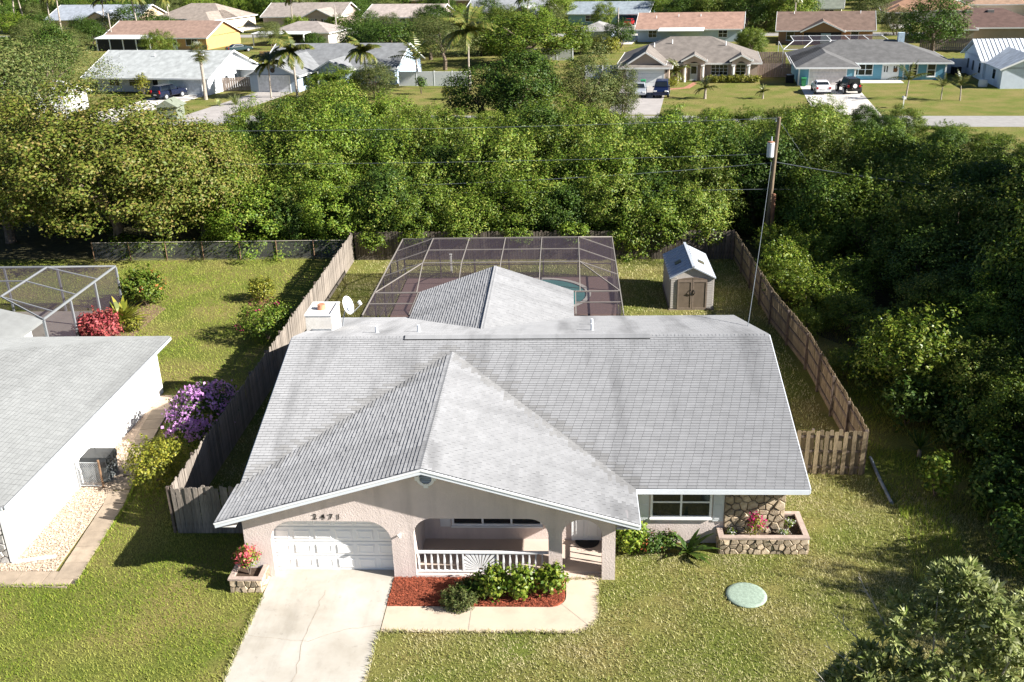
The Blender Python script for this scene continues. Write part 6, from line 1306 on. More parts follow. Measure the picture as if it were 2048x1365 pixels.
for (a, b, v) in ((6.5, 9.5, 0), (14.2, 15.4, -3), (17.6, 18.8, -3)): H3.win(a, b, .9, 2.0, v, 2, 2, .06); H3.shut(a-.5, a-.1, .85, 2.05, v, dk); H3.shut(b+.1, b+.5, .85, 2.05, v, dk)
H4 = Lot((-46.2, 233.2), (-28.8, 227.6), 'pinkish house with a pale taupe roof and long driveway', (.50, .42, .38), (.44, .37, .33)); H4.box(0, 18, 0, 11, 0, 2.5); H4.gable(0, 18, 0, 11, 2.5, 4.8, .5); H4.garage(2, 5.5, 0, 2.1, mat('taupe_garage', (.40, .34, .31), .7)); H4.win(9, 10.5, .8, 2, 0)
H5 = Lot((-23.5, 239.5), (-5.5, 234.0), 'grey roofed house with a small front gable behind the big round tree', (.30, .27, .25), (.31, .32, .33)); H5.box(0, 18.6, 0, 11, 0, 2.5); H5.gable(0, 18.6, 0, 11, 2.5, 5.0, .5); H5.box(12.5, 18.6, -4, 0, 0, 2.5); H5.gable(12.5, 18.6, -4, 4, 2.5, 4.2, .5, 'v'); H5.win(3, 5, .8, 2, 0)
H6 = Lot((.4, 227.6), (17.4, 222.6), 'turquoise house with a grey roof and an open carport', (.24, .40, .47), (.27, .31, .34)); H6.box(0, 17.6, 0, 10, 0, 2.5); H6.gable(0, 17.6, 0, 10, 2.5, 4.6, .5); H6.box(11, 16.5, -.05, -.01, .05, 2.3, 'carport_shade', mat('shade_blue', (.02, .06, .09), .8)); H6.win(4, 6, .8, 2, 0)  # carport depth is a flat panel in a painted shade colour
H7 = Lot((50.2, 227.0), (59.0, 224.6), 'pale yellow cottage with a green-grey roof', (.60, .56, .42), (.185, .20, .16)); H7.box(0, 9, 0, 9, 0, 2.6); H7.gable(0, 9, 0, 9, 2.6, 5.0, .5); H7.win(1, 2.2, .8, 2.1, 0); H7.door(3.4, 4.4, 0); H7.win(5.6, 7.4, .8, 2.1, 0)
H8 = Lot((65.2, 216.0), (82, 211.8), 'white walled house with a rusty brown hip roof', (.52, .50, .48), (.29, .165, .105)); H8.box(0, 17, 0, 13, 0, 2.5); H8.hip(0, 17, 0, 13, 2.5, .42); H8.box(.6, 5.2, -4, 0, 0, 2.5); H8.hip(.6, 5.2, -4, 5, 2.5, .42, .5, False); H8.garage(1.3, 4.6, -4, 2.1, dk)
H9 = Lot((-44, 292), (-22, 285), 'house with a broad brick brown roof beyond the pinkish house', (.3, .2, .15), (.25, .155, .10)); H9.box(0, 23, 0, 14, 0, 2.6); H9.gable(0, 23, 0, 14, 2.6, 6.0, .5)
H10 = Lot((16, 292), (30, 288), 'small grey roofed house beyond the turquoise house and its bright lawn', (.40, .36, .33), (.25, .25, .26)); H10.box(0, 14, 0, 10, 0, 2.6); H10.gable(0, 14, 0, 10, 2.6, 5, .5)
H11 = Lot((86, 226), (104, 221), 'house with a tan hip roof beside the curving pale road', (.50, .42, .34), (.34, .22, .15)); H11.box(0, 18, 0, 12, 0, 2.6); H11.hip(0, 18, 0, 12, 2.6, .42)
H12 = Lot((-76, 116), (-62, 112.5), 'white house half hidden by the grey-olive trees', (.5, .5, .5), (.30, .30, .30)); H12.box(0, 14, 0, 10, 0, 2.4); H12.gable(0, 14, 0, 10, 2.4, 4.2, .5)
# ================================================================ roads, drives, garden walls
M['asphalt'] = mat('road_asphalt', (.30, .285, .27), .95, .08, 1.5, .2, 40); M['pale_drive'] = mat('pale_drive', (.58, .54, .49), .9, .06, .8); M['grey_drive'] = mat('grey_drive', (.36, .33, .31), .9, .12, .6)
def ribbon(name, a, b, w, z, m):
    d = (Vector((*b, 0))-Vector((*a, 0))).normalized(); n_ = Vector((-d.y, d.x, 0))*w/2
    return sheet(name, [(a[0]-n_.x, a[1]-n_.y), (b[0]-n_.x, b[1]-n_.y), (b[0]+n_.x, b[1]+n_.y), (a[0]+n_.x, a[1]+n_.y)], z, m, .02)
ribbon('road', (-110, 119.5), (110, 95.2), 6.2, .012, M['asphalt']); ribbon('road', (-160, 237.5), (150, 173.5), 6.0, .012, M['asphalt']); ribbon('road', (60, 240), (190, 262), 7, .014, M['pale_drive']); ribbon('road', (88, 205), (108, 330), 6, .016, M['pale_drive'])
def drive(lot, u0, u1, v0, v1, m, z=.018): sheet('driveway', [lot.world(u0, v0), lot.world(u1, v0), lot.world(u1, v1), lot.world(u0, v1)], z, m, .02)
drive(A_, 12, 18.4, -20, 0, M['pale_drive']); drive(B_h, 2.5, 7.8, -30, -7.6, M['grey_drive']); drive(D_h, .6, 6.4, -27, -5.4, M['grey_drive']); drive(E_h, .2, 7.0, -27, -5.2, M['pale_drive']); drive(E_h, 7.0, 13.2, -3, -.4, M['pale_drive'], .014)
drive(H2, 14.5, 19.5, -28, -5, M['pale_drive']); drive(H3, -6, 0, -16, 4, M['pale_drive']); drive(H4, 2, 6.5, -18, 0, M['pale_drive']); drive(H6, 11, 17, -18, 0, M['pale_drive']); drive(R_h, -3.4, -.6, -4, 30, M['pale_drive']); drive(H8, 1, 5, -14, -4, M['pale_drive']); drive(H1, 19, 24, -16, -4.5, mat('red_drive', (.28, .13, .09), .9))
sheet('garden_path', [D_h.world(6.4, -7.6), D_h.world(8.6, -6.4), D_h.world(9.7, -1.8), D_h.world(10.4, -1.9), D_h.world(9.3, -7.2), D_h.world(6.4, -8.6)], .02, mat('brick_path', (.36, .17, .11), .9))
def wallrun(name, a, b, h, th, m, label, cat='wall', caps_=True):
    t = thing(name, (a[0], a[1], 0), label, cat); A = Vector((*a, 0)); B = Vector((*b, 0)); L = (B-A).length; k = max(1, round(L/2.4))
    for i in range(k):
        p, q = A.lerp(B, i/k), A.lerp(B, (i+1)/k); m_ = MB(); m_.beam(p+Vector((0, 0, h/2)), q+Vector((0, 0, h/2)), th, h); m_.build('panel', m, t)
    for i in range(k+1): p = A.lerp(B, i/k); m_ = MB(); m_.box(p.x-.08, p.x+.08, p.y-.08, p.y+.08, 0, h+.08); m_.build('post', m, t)
    return t
M['tanfence'] = mat('tan_fence', (.40, .24, .11), .9, .15, 2); M['greyfence'] = mat('grey_fence', (.24, .19, .16), .9, .25, 3, stretch=(3, 3, .4)); M['vinyl'] = mat('white_vinyl', (.70, .71, .73), .5, .03)
wallrun('garden_wall', (-22.9, 137.0), (-13.0, 135.4), 1.9, .15, M['vinyl'], 'white garden wall behind the coconut palm'); wallrun('garden_wall', (-6.5, 163.5), (1.0, 162), 1.8, .15, M['vinyl'], 'white wall behind the big round tree')
wallrun('vinyl_fence', (2.6, 140.5), (7.2, 139.6), 1.8, .06, M['vinyl'], 'white vinyl fence joining the garage side of the tan house', 'fence'); wallrun('vinyl_fence', (25.5, 146), (25.6, 138.2), 1.8, .06, M['vinyl'], 'white vinyl fence running back from the tan house', 'fence')
wallrun('vinyl_fence', (49.2, 138.5), (54.0, 138.2), 1.9, .06, M['vinyl'], 'short white vinyl fence facing the street beside the metal roofed house', 'fence'); wallrun('vinyl_fence', (49.4, 139), (49.0, 152), 1.9, .06, M['vinyl'], 'white vinyl fence running back between the blue and metal roofed house', 'fence')
def pfence(a, b, label, m, h=1.8):
    t = thing('wooden_fence', (a[0], a[1], 0), label, 'fence'); A = Vector((*a, 0)); B = Vector((*b, 0)); L = (B-A).length; n_ = int(L/.3); me = MB().box(-.135, .135, -.02, .02, 0, h).mesh('plank', m); an = math.atan2(B.y-A.y, B.x-A.x)
    for i in range(n_): p = A.lerp(B, (i+.5)/n_); o = put('plank', me, t, p); o.rotation_euler = (0, 0, an)
    for z in (.4, 1.4): m_ = MB(); m_.beam(A+Vector((0, .05, z)), B+Vector((0, .05, z)), .05, .1); m_.build('rail', m, t)
pfence((-47.2, 135.2), (-42.2, 135.6), 'grey plank fence between the pale roofed and the blue-grey house', M['greyfence']); pfence((-51.6, 168.5), (-42.5, 166.8), 'new tan plank fence behind the pale roofed house', M['tanfence']); pfence((25.8, 138.2), (30.2, 137.6), 'brown plank fence between the tan and the blue house', M['greyfence']); pfence((25.6, 148.4), (31.5, 147.6), 'taller grey plank fence behind the tan house', M['greyfence'], 2.2); pfence((56, 165), (66, 163.5), 'tan plank fence near the dark mango tree', M['greyfence'])
for (x, y, label) in ((-90.2, 198.8, 'distant utility pole in front of the orange-yellow house'), (9.0, 179.8, 'distant utility pole beside the clipped round tree'), (-46.5, 205.5, 'distant utility pole by the taupe roofed house'), (-33.5, 262, 'distant utility pole by the brick brown roof')):
    t = thing('utility_pole', (x, y, 0), label, 'utility pole'); m_ = MB(); m_.tube([(x, y, 0), (x, y, 6.6)], [.16, .11], 8); m_.build('pole', mat('far_pole', (.34, .30, .26), .9) if x == -90.2 else M['farpole'], t) if x != -90.2 else m_.build('pole', M.setdefault('farpole', mat('far_pole', (.34, .30, .26), .9)), t)
    m_ = MB(); m_.tube([(x, y, 6.5), (x, y, 6.8)], .05, 6); m_.build('insulator', M['metal'], t)
# ================================================================ cars, bins
def car(loc, rz, kind, paint, label):
    """a car in its own frame: +y is the front"""
    t = thing('car', (loc[0], loc[1], .02), label, 'car'); t.rotation_euler = (0, 0, rz); WL[t.name] = Vector((0, 0, 0))
    pm_ = mat('car_paint', paint, .25, .03, 1, spec=.5, coord='obj')
    W = {'sedan': .90, 'hatch': .87, 'suv': .94, 'jeep': .84}[kind]
    prof = {'sedan': ([(-2.3, .35), (-2.33, .75), (-2.25, 1.0), (-1.6, 1.03), (.85, .98), (1.9, .86), (2.28, .7), (2.3, .35)], [(-1.75, 1.02), (-1.05, 1.42), (.25, 1.43), (1.05, .98)]),
            'hatch': ([(-1.9, .35), (-1.95, .8), (-1.85, 1.02), (.85, 1.0), (1.75, .85), (2.0, .65), (2.0, .35)], [(-1.8, 1.0), (-1.35, 1.46), (.15, 1.5), (1.0, 1.0)]),
            'suv': ([(-2.3, .42), (-2.32, 1.0), (-2.25, 1.12), (.9, 1.12), (2.05, 1.04), (2.3, .85), (2.3, .42)], [(-2.22, 1.1), (-2.0, 1.78), (.2, 1.80), (.95, 1.12)]),
            'jeep': ([(-1.85, .55), (-1.85, 1.15), (.75, 1.15), (1.85, 1.08), (1.9, .6)], [(-1.82, 1.15), (-1.78, 1.82), (.35, 1.84), (.72, 1.15)])}[kind]
    b = MB(); lo, hi = prof; n_ = len(lo)
    vs = [(-W, y, z) for y, z in lo]+[(-W*.93, y, z) if z > .9 else (-W, y, z) for y, z in lo]; vs = []
    for sx, f_ in ((-1, 1), (1, 1)): vs += [(sx*W*(.94 if z > .95 else (.97 if z < .4 else 1)), y, z) for y, z in lo]
    b.add(vs, [list(range(n_)), list(range(n_, 2*n_))[::-1]]+[[i, n_+i, n_+(i+1) % n_, (i+1) % n_] for i in range(n_)])
    bo = b.build('body', pm_, t); bo.modifiers.new('b', 'BEVEL').width = .07
    c = MB(); k = len(hi); vs = []
    for sx in (-1, 1): vs += [(sx*W*(.93 if z < 1.2 else .76), y, z) for y, z in hi]
    c.add(vs, [list(range(k)), list(range(k, 2*k))[::-1]]+[[i, k+i, k+(i+1) % k, (i+1) % k] for i in range(k)]); co_ = c.build('cabin', pm_, t); co_.modifiers.new('b', 'BEVEL').width = .05
    g = M['glass']
    def pane(y0, z0, y1, z1, nm):    # front or rear glass between two profile points
        m_ = MB(); e = .02 if y0 > 0 else -.02; lx = lambda z: W*(.93-(.17)*max(0, min(1, (z-1.05)/(hi[1][1]-1.05))))-.1
        m_.quad((-lx(z0), y0+e, z0+.02), (lx(z0), y0+e, z0+.02), (lx(z1), y1+e, z1+.02), (-lx(z1), y1+e, z1+.02)); m_.build(nm, g, t)
    a, q, r_, s_ = hi
    L_ = lambda p, o, f_: (p[0]+(o[0]-p[0])*f_, p[1]+(o[1]-p[1])*f_)
    p0, p1 = L_(a, q, .18), L_(a, q, .85); pane(*p0, *p1, 'rear_window'); p0, p1 = L_(s_, r_, .1), L_(s_, r_, .88); pane(*p0, *p1, 'windscreen')
    for sx in (-1, 1):
        m_ = MB(); z0, z1 = hi[0][1]+.08, hi[1][1]-.1; ff = lambda z: W*(.93-.17*((z-hi[0][1])/(hi[1][1]-hi[0][1])))+.012
        m_.quad((sx*ff(z0), L_(a, q, .3)[0]+.15, z0), (sx*ff(z0), L_(s_, r_, .25)[0]-.15, z0), (sx*ff(z1), r_[0]-.05, z1), (sx*ff(z1), q[0]+.1, z1)); m_.build('side_window', g, t)
        for yy in ((-1.35, 1.4) if kind != 'jeep' else (-1.2, 1.25)):
            R_ = .33 if kind in ('sedan', 'hatch') else (.42 if kind == 'jeep' else .37); wx = sx*(W-.08 if kind != 'jeep' else W+.1)
            m_ = MB(); m_.tube([(wx-.12, yy, R_), (wx+.12, yy, R_)], R_, 16); wo = m_.build('wheel', M['dark'], t)
            m_ = MB(); m_.tube([(wx+sx*.10, yy, R_), (wx+sx*.135, yy, R_)], R_*.62, 12); m_.build('rim', M['metal'], wo)
        hz_ = .68 if kind in ('sedan', 'hatch') else .85
        m_ = MB(); m_.box(sx*W*.72-.2, sx*W*.72+.2, lo[-2][0]-.03, lo[-2][0]+.03, hz_-.06, hz_+.1); m_.build('headlight', M['white'], t)
        m_ = MB(); m_.box(sx*W*.82-.12, sx*W*.82+.12, lo[1][0]-.03, lo[1][0]+.06, hz_, hz_+(.25 if kind != 'suv' else .4)); m_.build('tail_light', M.setdefault('tail', mat('tail_red', (.35, .01, .012), .3)), t)
        m_ = MB(); m_.box(sx*(W+.02)-.09, sx*(W+.02)+.09, .75, .9, hi[0][1]+.02, hi[0][1]+.16); m_.build('mirror', pm_, t)
    for yy, nm in ((lo[0][0]-.06, 'rear_bumper'), (lo[-1][0]+.02, 'front_bumper')): MB().box(-W*.9, W*.9, yy, yy+.06, .38, .58).build(nm, pm_ if kind != 'jeep' else M['dark'], t)
    MB().box(-.26, .26, lo[1][0]-.05, lo[1][0]-.02, .62, .74).build('number_plate', M['offwhite'], t)
    if kind == 'jeep':
        m_ = MB(); m_.tube([(0, -1.9, 1.02), (0, -2.12, 1.02)], .40, 16); sw2 = m_.build('spare_wheel', M['dark'], t); m_ = MB(); m_.tube([(0, -2.12, 1.02), (0, -2.15, 1.02)], .25, 12); m_.build('rim', M['offwhite'], sw2)
        for sx in (-1, 1):
            for yy in (-1.2, 1.25): MB().box(sx*W-.02, sx*(W+.02)+sx*.2, yy-.55, yy+.55, .92, 1.0).build('fender', M['dark'], t) if sx > 0 else MB().box(-W-.22, -W+.02, yy-.55, yy+.55, .92, 1.0).build('fender', M['dark'], t)
    return t
car((-52.6, 130.0), A_.ang-.25, 'suv', (.008, .012, .03), 'dark blue sport utility parked before the pale roofed house')
car((8.9, 124.0), D_h.ang+math.pi+.05, 'hatch', (.30, .32, .35), 'silver hatchback parked before the tan house')
car((11.6, 123.6), D_h.ang+math.pi, 'suv', (.006, .012, .045), 'dark blue van parked beside the silver hatchback')
car((30.9, 123.9), E_h.ang+.05, 'sedan', (.72, .72, .73), 'white sedan parked before the bright blue house')
car((34.1, 123.4), E_h.ang+.22, 'jeep', (.008, .009, .01), 'black off-roader with a spare wheel beside the white sedan')
car((13.4, 221.5), H6.ang+math.pi, 'hatch', (.28, .02, .02), 'dark red car under the carport of the turquoise house')
car((-60.8, 186.5), -.9, 'sedan', (.02, .04, .045), 'dark car parked beside the orange-yellow house')
def bin_(loc, rz, col, label):
    t = thing('wheelie_bin', (*loc, 0), label, 'bin'); t.rotation_euler = (0, 0, rz); WL[t.name] = Vector((0, 0, 0)); m = mat('bin_plastic', col, .5)
    b = MB(); b.hexa(((-.24, -.28, .05), (.24, -.28, .05), (.24, .28, .05), (-.24, .28, .05), (-.31, -.36, .98), (.31, -.36, .98), (.31, .36, .98), (-.31, .36, .98))); b.build('body', m, t)
    b = MB(); b.hexa(((-.34, -.4, .985), (.34, -.4, .985), (.34, .42, .985), (-.34, .42, .985), (-.3, -.34, 1.08), (.3, -.34, 1.08), (.3, .4, 1.1), (-.3, .4, 1.1))); b.build('lid', m, t)
    for x in (-.27, .27): b = MB(); b.tube([(x-.04, .3, .12), (x+.04, .3, .12)], .12, 10); b.build('wheel', M['dark'], t)
bin_(A_.world(13.2, -.7), A_.ang, (.02, .14, .05), 'green bin against the grey garage of the pale roofed house'); bin_(A_.world(14.4, -.7), A_.ang, (.02, .025, .03), 'black bin beside the green bin of the pale roofed house')
bin_(D_h.world(3.4, -7), D_h.ang, (.02, .20, .08), 'green bin behind the silver hatchback'); bin_(E_h.world(.6, -5.8), E_h.ang, (.03, .20, .08), 'green bin at the garage corner of the blue house')
def acunit(loc, rz, label):
    t = thing('air_conditioner', (*loc, 0), label, 'air conditioner'); t.rotation_euler = (0, 0, rz); WL[t.name] = Vector((0, 0, 0)); MB().box(-.5, .5, -.5, .5, .05, 1.0).build('casing', dk, t); b = MB(); b.lathe([(.42, 0), (.42, .05), (.1, .08)], (0, 0, 1.0), 14); b.build('fan_grille', M['metal'], t)
acunit(E_h.world(-.9, -2.6), E_h.ang, 'dark air conditioner on the garage side of the blue house'); acunit((54.0-2.3, 137.0), 0, 'dark air conditioner beside the metal roofed house')
mb_ = MB(); mb_.box(36.85, 36.95, 111.4, 111.5, 0, 1.0); mb_.tube([(36.9, 111.15, 1.12), (36.9, 111.75, 1.12)], .16, 10); tag(mb_.build('mailbox', M['offwhite'], loc=(36.9, 111.5, 0)), 'white mailbox on a post before the blue house', 'mailbox')
wb = MB(); wb.lathe([(.5, 0), (.55, .3), (.5, .8), (.3, .85)], (51.0, 126.0, 0), 14); tag(wb.build('water_tank', M['offwhite'], loc=(51, 126, 0)), 'white water tank at the corner of the metal roofed house', 'tank')
gs = thing('garden_shed', (-45.5, 112.5, 0), 'small green-grey shed roof among the thicket tops before the driveway', 'shed'); MB().box(-46.6, -44.4, 111, 113.5, 0, 1.7).build('wall', mat('shed_green', (.17, .19, .14), .8), gs); m_ = MB(); m_.prism_xz([(-46.9, 1.7), (-44.1, 1.7), (-45.5, 2.5)], 110.8, 113.7); m_.build('roof', mat('shed_green_roof', (.19, .21, .16), .8), gs)
# ================================================================ palms and far trees
def frond_geo(b, base, a, tilt, L, droop, nl, lw, ll, rg):
    """feather leaf: a curved rib with drooping leaflets each side"""
    d = Vector((math.cos(a), math.sin(a), 0)); sd_ = Vector((-d.y, d.x, 0)); p = Vector(base); seg = 8; pts = []
    for k in range(seg+1):
        ang = tilt+droop*(k/seg)**1.3; pts.append(p.copy()); p = p+(d*math.sin(ang)+Vector((0, 0, math.cos(ang))))*(L/seg)
    b.tube([pts[0], pts[4], pts[8]], [.035, .02, .006], 4, False)
    for i in range(nl):
        f = (i+.6)/nl*seg; k = min(seg-1, int(f)); q = pts[k].lerp(pts[k+1], f-k); t_ = (pts[k+1]-pts[k]).normalized(); s_ = math.sin(math.pi*min(.96, .12+.84*f/seg))
        for sg_ in (-1, 1):
            l_ = ll*s_*rg.uniform(.85, 1.1); e = q+(sd_*sg_*.8+t_*.55+Vector((0, 0, -.45-rg.uniform(0, .3)))).normalized()*l_; w_ = t_*lw
            b.add([q-w_*.5, q+w_*.5, q.lerp(e, .55)+w_*.45, e], [(0, 1, 2, 3)])
def palm_meshes(h, n, L, seed, nl=16, lw=.10, ll=.75, tr=.13, droop=1.25, lean=.4, t0=.25, t1=1.75, shaft=None):
    rg = random.Random(seed); b = MB(); top = Vector((lean, lean*.3, h))
    for i in range(n): frond_geo(b, top, 6.28*i/n*1.618*1.0+rg.uniform(-.2, .2), t0+(t1-t0)*(i/n)+rg.uniform(-.1, .1), L*rg.uniform(.85, 1.1), droop*rg.uniform(.8, 1.2), nl, lw, ll, rg)
    t = MB(); t.tube([(0, 0, -.05), (lean*.35, lean*.1, h*.5), tuple(top)], [tr*1.25, tr, tr*.8], 10)
    return b.mesh('fronds', G['palm']), t.mesh('trunk', M['palebark'])
def fan_meshes(h, n, R_, seed, tr=.2):
    rg = random.Random(seed); b = MB()
    for i in range(n):
        z = rg.uniform(-.75, 1); a = rg.uniform(0, 6.28); d = Vector((math.cos(a)*math.sqrt(1-z*z), math.sin(a)*math.sqrt(1-z*z), z)); c = Vector((0, 0, h))+d*R_*.55; sx = d.cross(Vector((0, 0, 1))).normalized(); up_ = sx.cross(d)
        b.beam(Vector((0, 0, h)), c, .03)
        for k in range(11):
            g = (k-5)/5*1.5; e = c+(d*math.cos(g)+sx*math.sin(g))*R_*.5*rg.uniform(.85, 1.05)+Vector((0, 0, -.12)); w_ = (sx*math.cos(g)-d*math.sin(g))*.06; b.add([c-w_*.4, c+w_*.4, c.lerp(e, .6)+w_, e], [(0, 1, 2, 3)])
    t = MB(); t.tube([(0, 0, -.05), (.05, 0, h*.5), (0, 0, h)], [tr*1.3, tr, tr], 10); return b.mesh('fronds', G['palm']), t.mesh('trunk', M['palebark'])
def palm(ms, loc, label, sc_=1.0, rz=0, group=None):
    t = thing('palm_tree', (*loc, 0), label, 'palm tree', group); t.rotation_euler = (0, 0, rz); t.scale = (sc_,)*3
    for nm, me in zip(('fronds', 'trunk'), ms): o = bpy.data.objects.new(nm, me); C.objects.link(o); o.parent = t
COCO = palm_meshes(7.4, 30, 4.2, 1, 34, .17, 1.05, .13, 1.35, .5); QUEEN = palm_meshes(4.6, 26, 2.9, 2, 26, .15, .8, .10, 1.6, .15); PYG = palm_meshes(1.0, 22, 1.5, 3, 14, .07, .35, .12, 1.5, .05, .1, 1.7); YC = palm_meshes(1.7, 9, 2.0, 4, 14, .08, .5, .07, 1.0, .1, .1, 1.3); SAB = fan_meshes(5.9, 46, 1.7, 5); TALL = palm_meshes(7.6, 28, 3.8, 6, 22, .22, 1.0, .14, 1.5, .6)
palm(SAB, (-46.9, 127.7), 'sabal palm with a round fan crown on the lawn of the pale roofed house'); palm(COCO, (-12.9, 132.2), 'tall coconut palm with hanging fronds before the white garden wall', 1.0, 1.0)
palm(QUEEN, (-38.4, 128.2), 'shorter queen palm before the blue-grey garage', .95, .5); palm(QUEEN, (-35.0, 128.4), 'taller queen palm with drooping fronds beside the blue-grey garage', 1.25, 2); palm(QUEEN, (-27.0, 135), 'clumped palm before the end of the blue-grey house by the white wall', 1.05, 3); palm(YC, (-20.5, 138), 'thin young palm behind the white garden wall', 2.0, 2)
palm(PYG, (16.5, 120.6), 'bushy pygmy date palm on the lawn before the tan house', 1.25); palm(PYG, (23.2, 119.8), 'small pygmy date palm near the street before the tan house', .8, 1); palm(PYG, D_h.world(7.6, -2.2), 'feathery palm beside the arched entry of the tan house', 1.5, 2)
palm(YC, (39.0, 117.2), 'young coconut palm on the lawn before the blue house', 1.3); palm(YC, (42.8, 116.7), 'low yellowish young palm between the blue and metal roofed house', .85, 1); palm(YC, (44.6, 115.8), 'yellowish young palm near the street before the metal roofed house', 1.0, 2.5)
for i, (x, y, s_, lb) in enumerate(((-131, 238, 1.3, 'tall palm before the blue-grey roof beside two others'), (-119, 236, 1.2, 'palm before the middle of the cream house'), (-142, 236, 1.35, 'bushy tall palm away from the cream house'), (-97, 228, 1.1, 'palm between the orange-yellow and the taupe hip roof'), (-61, 226, 1.0, 'palm before the brownish pink house'), (-8, 205, 1.0, 'palm between the big round tree and the grey gable house'), (43, 196, 1.0, 'palm behind the orange-brown house'), (-139, 246, 1.1, 'tall palm standing clear of the end of the cream house'), (-134, 248, 1.2, 'tall palm beside the first one by the cream house'), (-125, 243, 1.15, 'tall palm before the blue-grey roof of the cream house'), (-108.5, 236, 1.0, 'palm covering the garage corner of the cream house'), (-91.5, 233, 1.0, 'palm before the taupe hip roof'), (-15.5, 228, 1.1, 'tall palm before the grey roof with the small gable'), (-28, 246, 1.0, 'palm at the back corner of the pinkish house'), (96, 196, 1.2, 'tall palm beside the dark brown roof'), (72, 160, .8, 'palm before the dark brown hip roof'), (77, 158, .8, 'second palm before the dark brown hip roof'), (82, 161, .9, 'third palm beside the dark brown hip roof'))): palm(TALL, (x, y), lb, s_, i*1.3)
blades('sago_plant', (-41.6, 123.4), 60, 1.5, .12, G['silver'], 'pale grey-green agave clump beside the grey driveway', 501, lean=(.1, 1.4), droop=.2); blades('sago_plant', (-43.4, 122.4), 40, 1.1, .10, G['silver'], 'smaller pale agave next to the agave clump', 502, lean=(.1, 1.4), droop=.2)
for i, u in enumerate([11.8+.85*k for k in range(8)]): plant('hedge_bush', D_h.world(u, -1.9-.1*(i % 2)), (.55, .5, .45), 40, 10, .14, .2, .12, G['yellow'], 'clipped yellow hedge bush under the windows of the tan house', 510+i, z0=.45, stems=2, group='yellow hedge of the tan house')
for i, (u, v) in enumerate(((6.6, -5.8), (7.3, -5.2))): plant('hedge_bush', D_h.world(u, v), (.6, .6, .55), 40, 10, .14, .2, .12, G['yellow'], 'yellow bush at the garage corner of the tan house', 520+i, z0=.5, stems=2, group='yellow bushes at the tan garage')
big = lambda x, y, h, w, cr, tk, lb, rz=None, grp=None, nm='tree': tree(nm, (x, y), h, w, cr, tk, lb, grp, 'tree', rz)
big(-6.0, 158, 8.0, 8.0, PEP[0], TRB[0], 'big round green tree with pale limbs behind the white wall', .3); big(-18.5, 153, 7.6, 5.2, GRO[0], TRB[1], 'half bare grey tree behind the coconut palm and white wall', 1); big(-28.0, 163, 6.6, 4.8, DRK[0], TRB[0], 'dark dense tree behind the blue-grey house', 2)
big(-22.5, 167, 6.8, 5, GRO[1], TRB[0], 'grey-green tree between the dark tree and the half bare tree', 2.4)
big(-4.8, 103.5, 7.8, 4.8, PEP[3], TRK[1], 'tall leafy tree across the road in line with the rear fence', 1); big(-9.6, 107, 5.8, 3.8, DRK[1], TRK[0], 'dark shaded tree on the lawn side of the tall leafy tree', 1); big(2.4, 105, 8.2, 3.5, CAS[1], TRK[2], 'feathery upright tree between the tall leafy tree and the tan garage', 3); big(5.8, 107.5, 6.0, 2.7, CAS[0], TRK[1], 'smaller feathery tree before the tan garage', 4)
big(9.3, 178.6, 4.6, 2.9, DRK[0], TRK[0], 'clipped round dark tree beside the distant utility pole', 1); big(29.4, 165.5, 4.2, 2.3, PEP[1], TRK[1], 'small leafy tree behind the tan house by the tall grey fence', 0); big(57.6, 163.5, 8.2, 5.2, DRK[1], TRB[1], 'dark mango tree behind the blue house', 0); big(60.3, 209, 7.6, 4.3, CAS[1], TRK[0], 'pine-like tree behind the orange-brown house', 1)
big(-29, 219.5, 5.6, 5, PEP[3], TRB[0], 'green tree hiding one end of the pinkish house', 1); big(8.0, 213.5, 5.2, 2.7, PEP[4], TRK[0], 'light green tree before the turquoise house', 0); big(-24.3, 125.6, 4.8, 3.4, CAS[0], TRK[1], 'grey-green bushy tree between the blue-grey house and the white wall', 2); big(-29.5, 126.5, 4.2, 3.2, PEP[0], TRK[0], 'leafy tree beside the queen palms', 4)
big(-77, 148, 8.4, 4.2, PEP[3], TRK[0], 'green tree at the end of the pale roofed house away from its garage', 1); big(-84, 160, 7.5, 4.5, GRO[1], TRB[0], 'olive tree below the orange-yellow house', 2); big(-72, 176, 5.2, 3.0, PEP[1], TRK[1], 'yellowish green tree between the pale and the orange-yellow house', .5); big(-55.5, 190, 5.0, 2.6, GRO[0], TRK[2], 'greyish tree before the taupe roofed house', 0)
for i, (x, y) in enumerate(((4.5, 172), (7.5, 170.5), (1.0, 173), (-2.5, 172))): plant('areca_bush', (x, y), (1.5, 1.3, 1.2), 60, 10, .35, .5, .14, G['yellow'], 'yellowish areca clump before the small grey house', 530+i, z0=1.3, group='areca clumps before the small grey house')
plant('topiary_bush', (-18.8, 128.6), (.7, .6, .7), 50, 10, .15, .2, .12, G['deep'], 'twisted little tree on the lawn before the white garden wall', 540, z0=1.5); plant('round_bush', (-14.6, 124), (.8, .8, .7), 50, 10, .15, .25, .08, G['yellow'], 'yellow-green bush on the lawn near the coconut palm', 541, z0=.8); plant('round_bush', A_.world(9.6, -1.2), (.9, .9, 1.5), 60, 10, .2, .3, .1, G['yellow'], 'tall yellowish shrub before the pale roofed house', 542, z0=1.6)
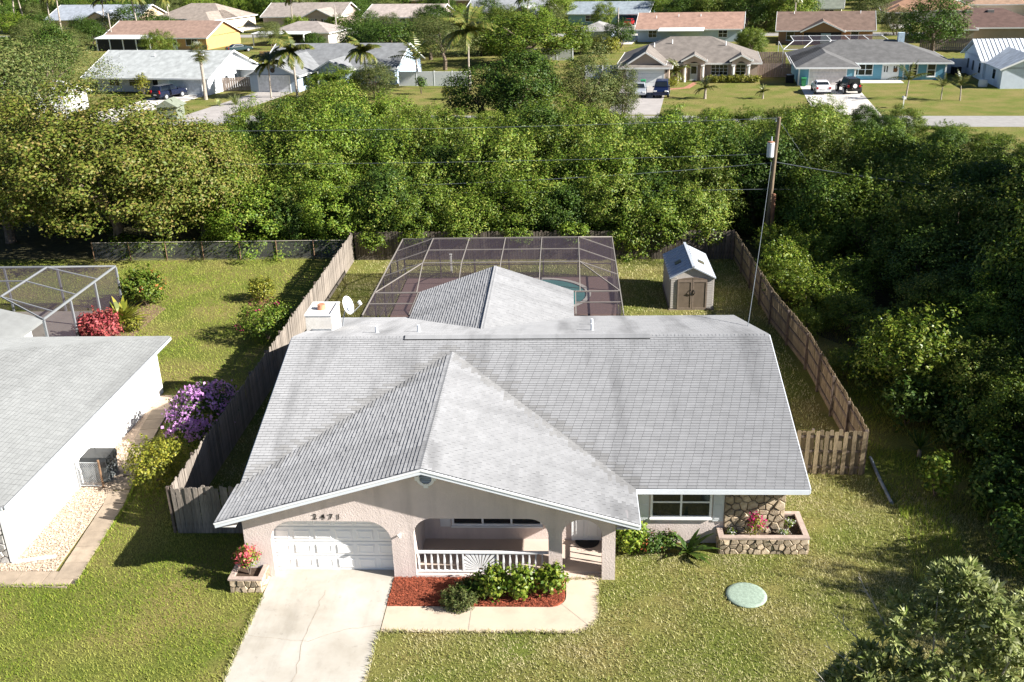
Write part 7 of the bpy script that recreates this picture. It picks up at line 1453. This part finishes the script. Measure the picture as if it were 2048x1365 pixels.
FAR = [(-124, 226, 6), (-117, 222, 5.5), (-135, 230, 6.5), (-86, 216, 5), (-57, 215, 4.5), (-42, 212, 5), (-36, 206, 5), (-12, 196, 6), (-6, 200, 6), (-18, 190, 6), (-101, 236, 6.5), (-104, 229, 5.5), (-51, 247, 6), (-22, 222, 5.5), (-17, 226, 6), (-3, 222, 5), (-1.5, 229, 6), (21, 226, 6), (-78, 262, 8), (-74, 258, 7.5), (-68, 262, 8), (24, 206, 7), (29, 204, 7.5), (34.5, 201, 8), (39, 205, 7.5), (44, 203, 7), (33, 213, 8), (40, 214, 8.5), (46.5, 211, 7.5), (27, 214, 8), (-33, 172, 6), (-24, 174, 6.5), (-37, 177, 5.5), (-15, 172, 6.5), (-9, 174, 6.5), (2, 170, 4.5), (-50, 222, 4), (-104, 216, 5), (-112, 208, 5.5), (-98, 206, 5), (86, 182, 6), (90, 172, 6), (60, 190, 5)]
rg = random.Random(42)
def farok(x, y):
    for L in (H1, H2, H3, H4, H5, H6, H7, H8, H9, H10, H11, O_h, W_h, R_h, P_h, Q_h):
        c, sn = math.cos(L.ang), math.sin(L.ang); dx, dy = x-L.t.location.x, y-L.t.location.y; u = dx*c+dy*sn; v = -dx*sn+dy*c
        if -3.5 < u < L.w+3.5 and -22 < v < 17: return False
    return True
def offroad(x, y, a, b, w):
    ax, ay = a; bx, by = b; L = math.dist(a, b); return abs((bx-ax)*(ay-y)-(ax-x)*(by-ay))/L > w
for y0, sp, hh in ((206, 11, 5.0), (172, 14, 4.2), (246, 10, 6.0), (258, 9.5, 7.0), (268, 9, 7.5), (282, 9, 8.0), (298, 10, 8.5), (318, 11, 9), (340, 12, 9.5), (370, 14, 10)):
    x = -210
    while x < 190:
        xx, yy = x+rg.uniform(-3, 3), y0-x*.2+rg.uniform(-4, 4)
        if farok(xx, yy) and offroad(xx, yy, (-160, 237.5), (150, 173.5), 6) and offroad(xx, yy, (60, 240), (190, 262), 7) and offroad(xx, yy, (88, 205), (108, 330), 8): FAR.append((xx, yy, hh*rg.uniform(.75, 1.1)))
        x += sp*rg.uniform(.7, 1.4)
for i, (x, y, h) in enumerate(FAR): tree('distant_tree', (x, y), h, h*rg.uniform(.6, .8), (PEP+CAS+DRK)[(i*7) % 9], TRK[i % 3], 'distant tree of the wooded belt beyond the farthest houses', 'distant trees beyond the houses')
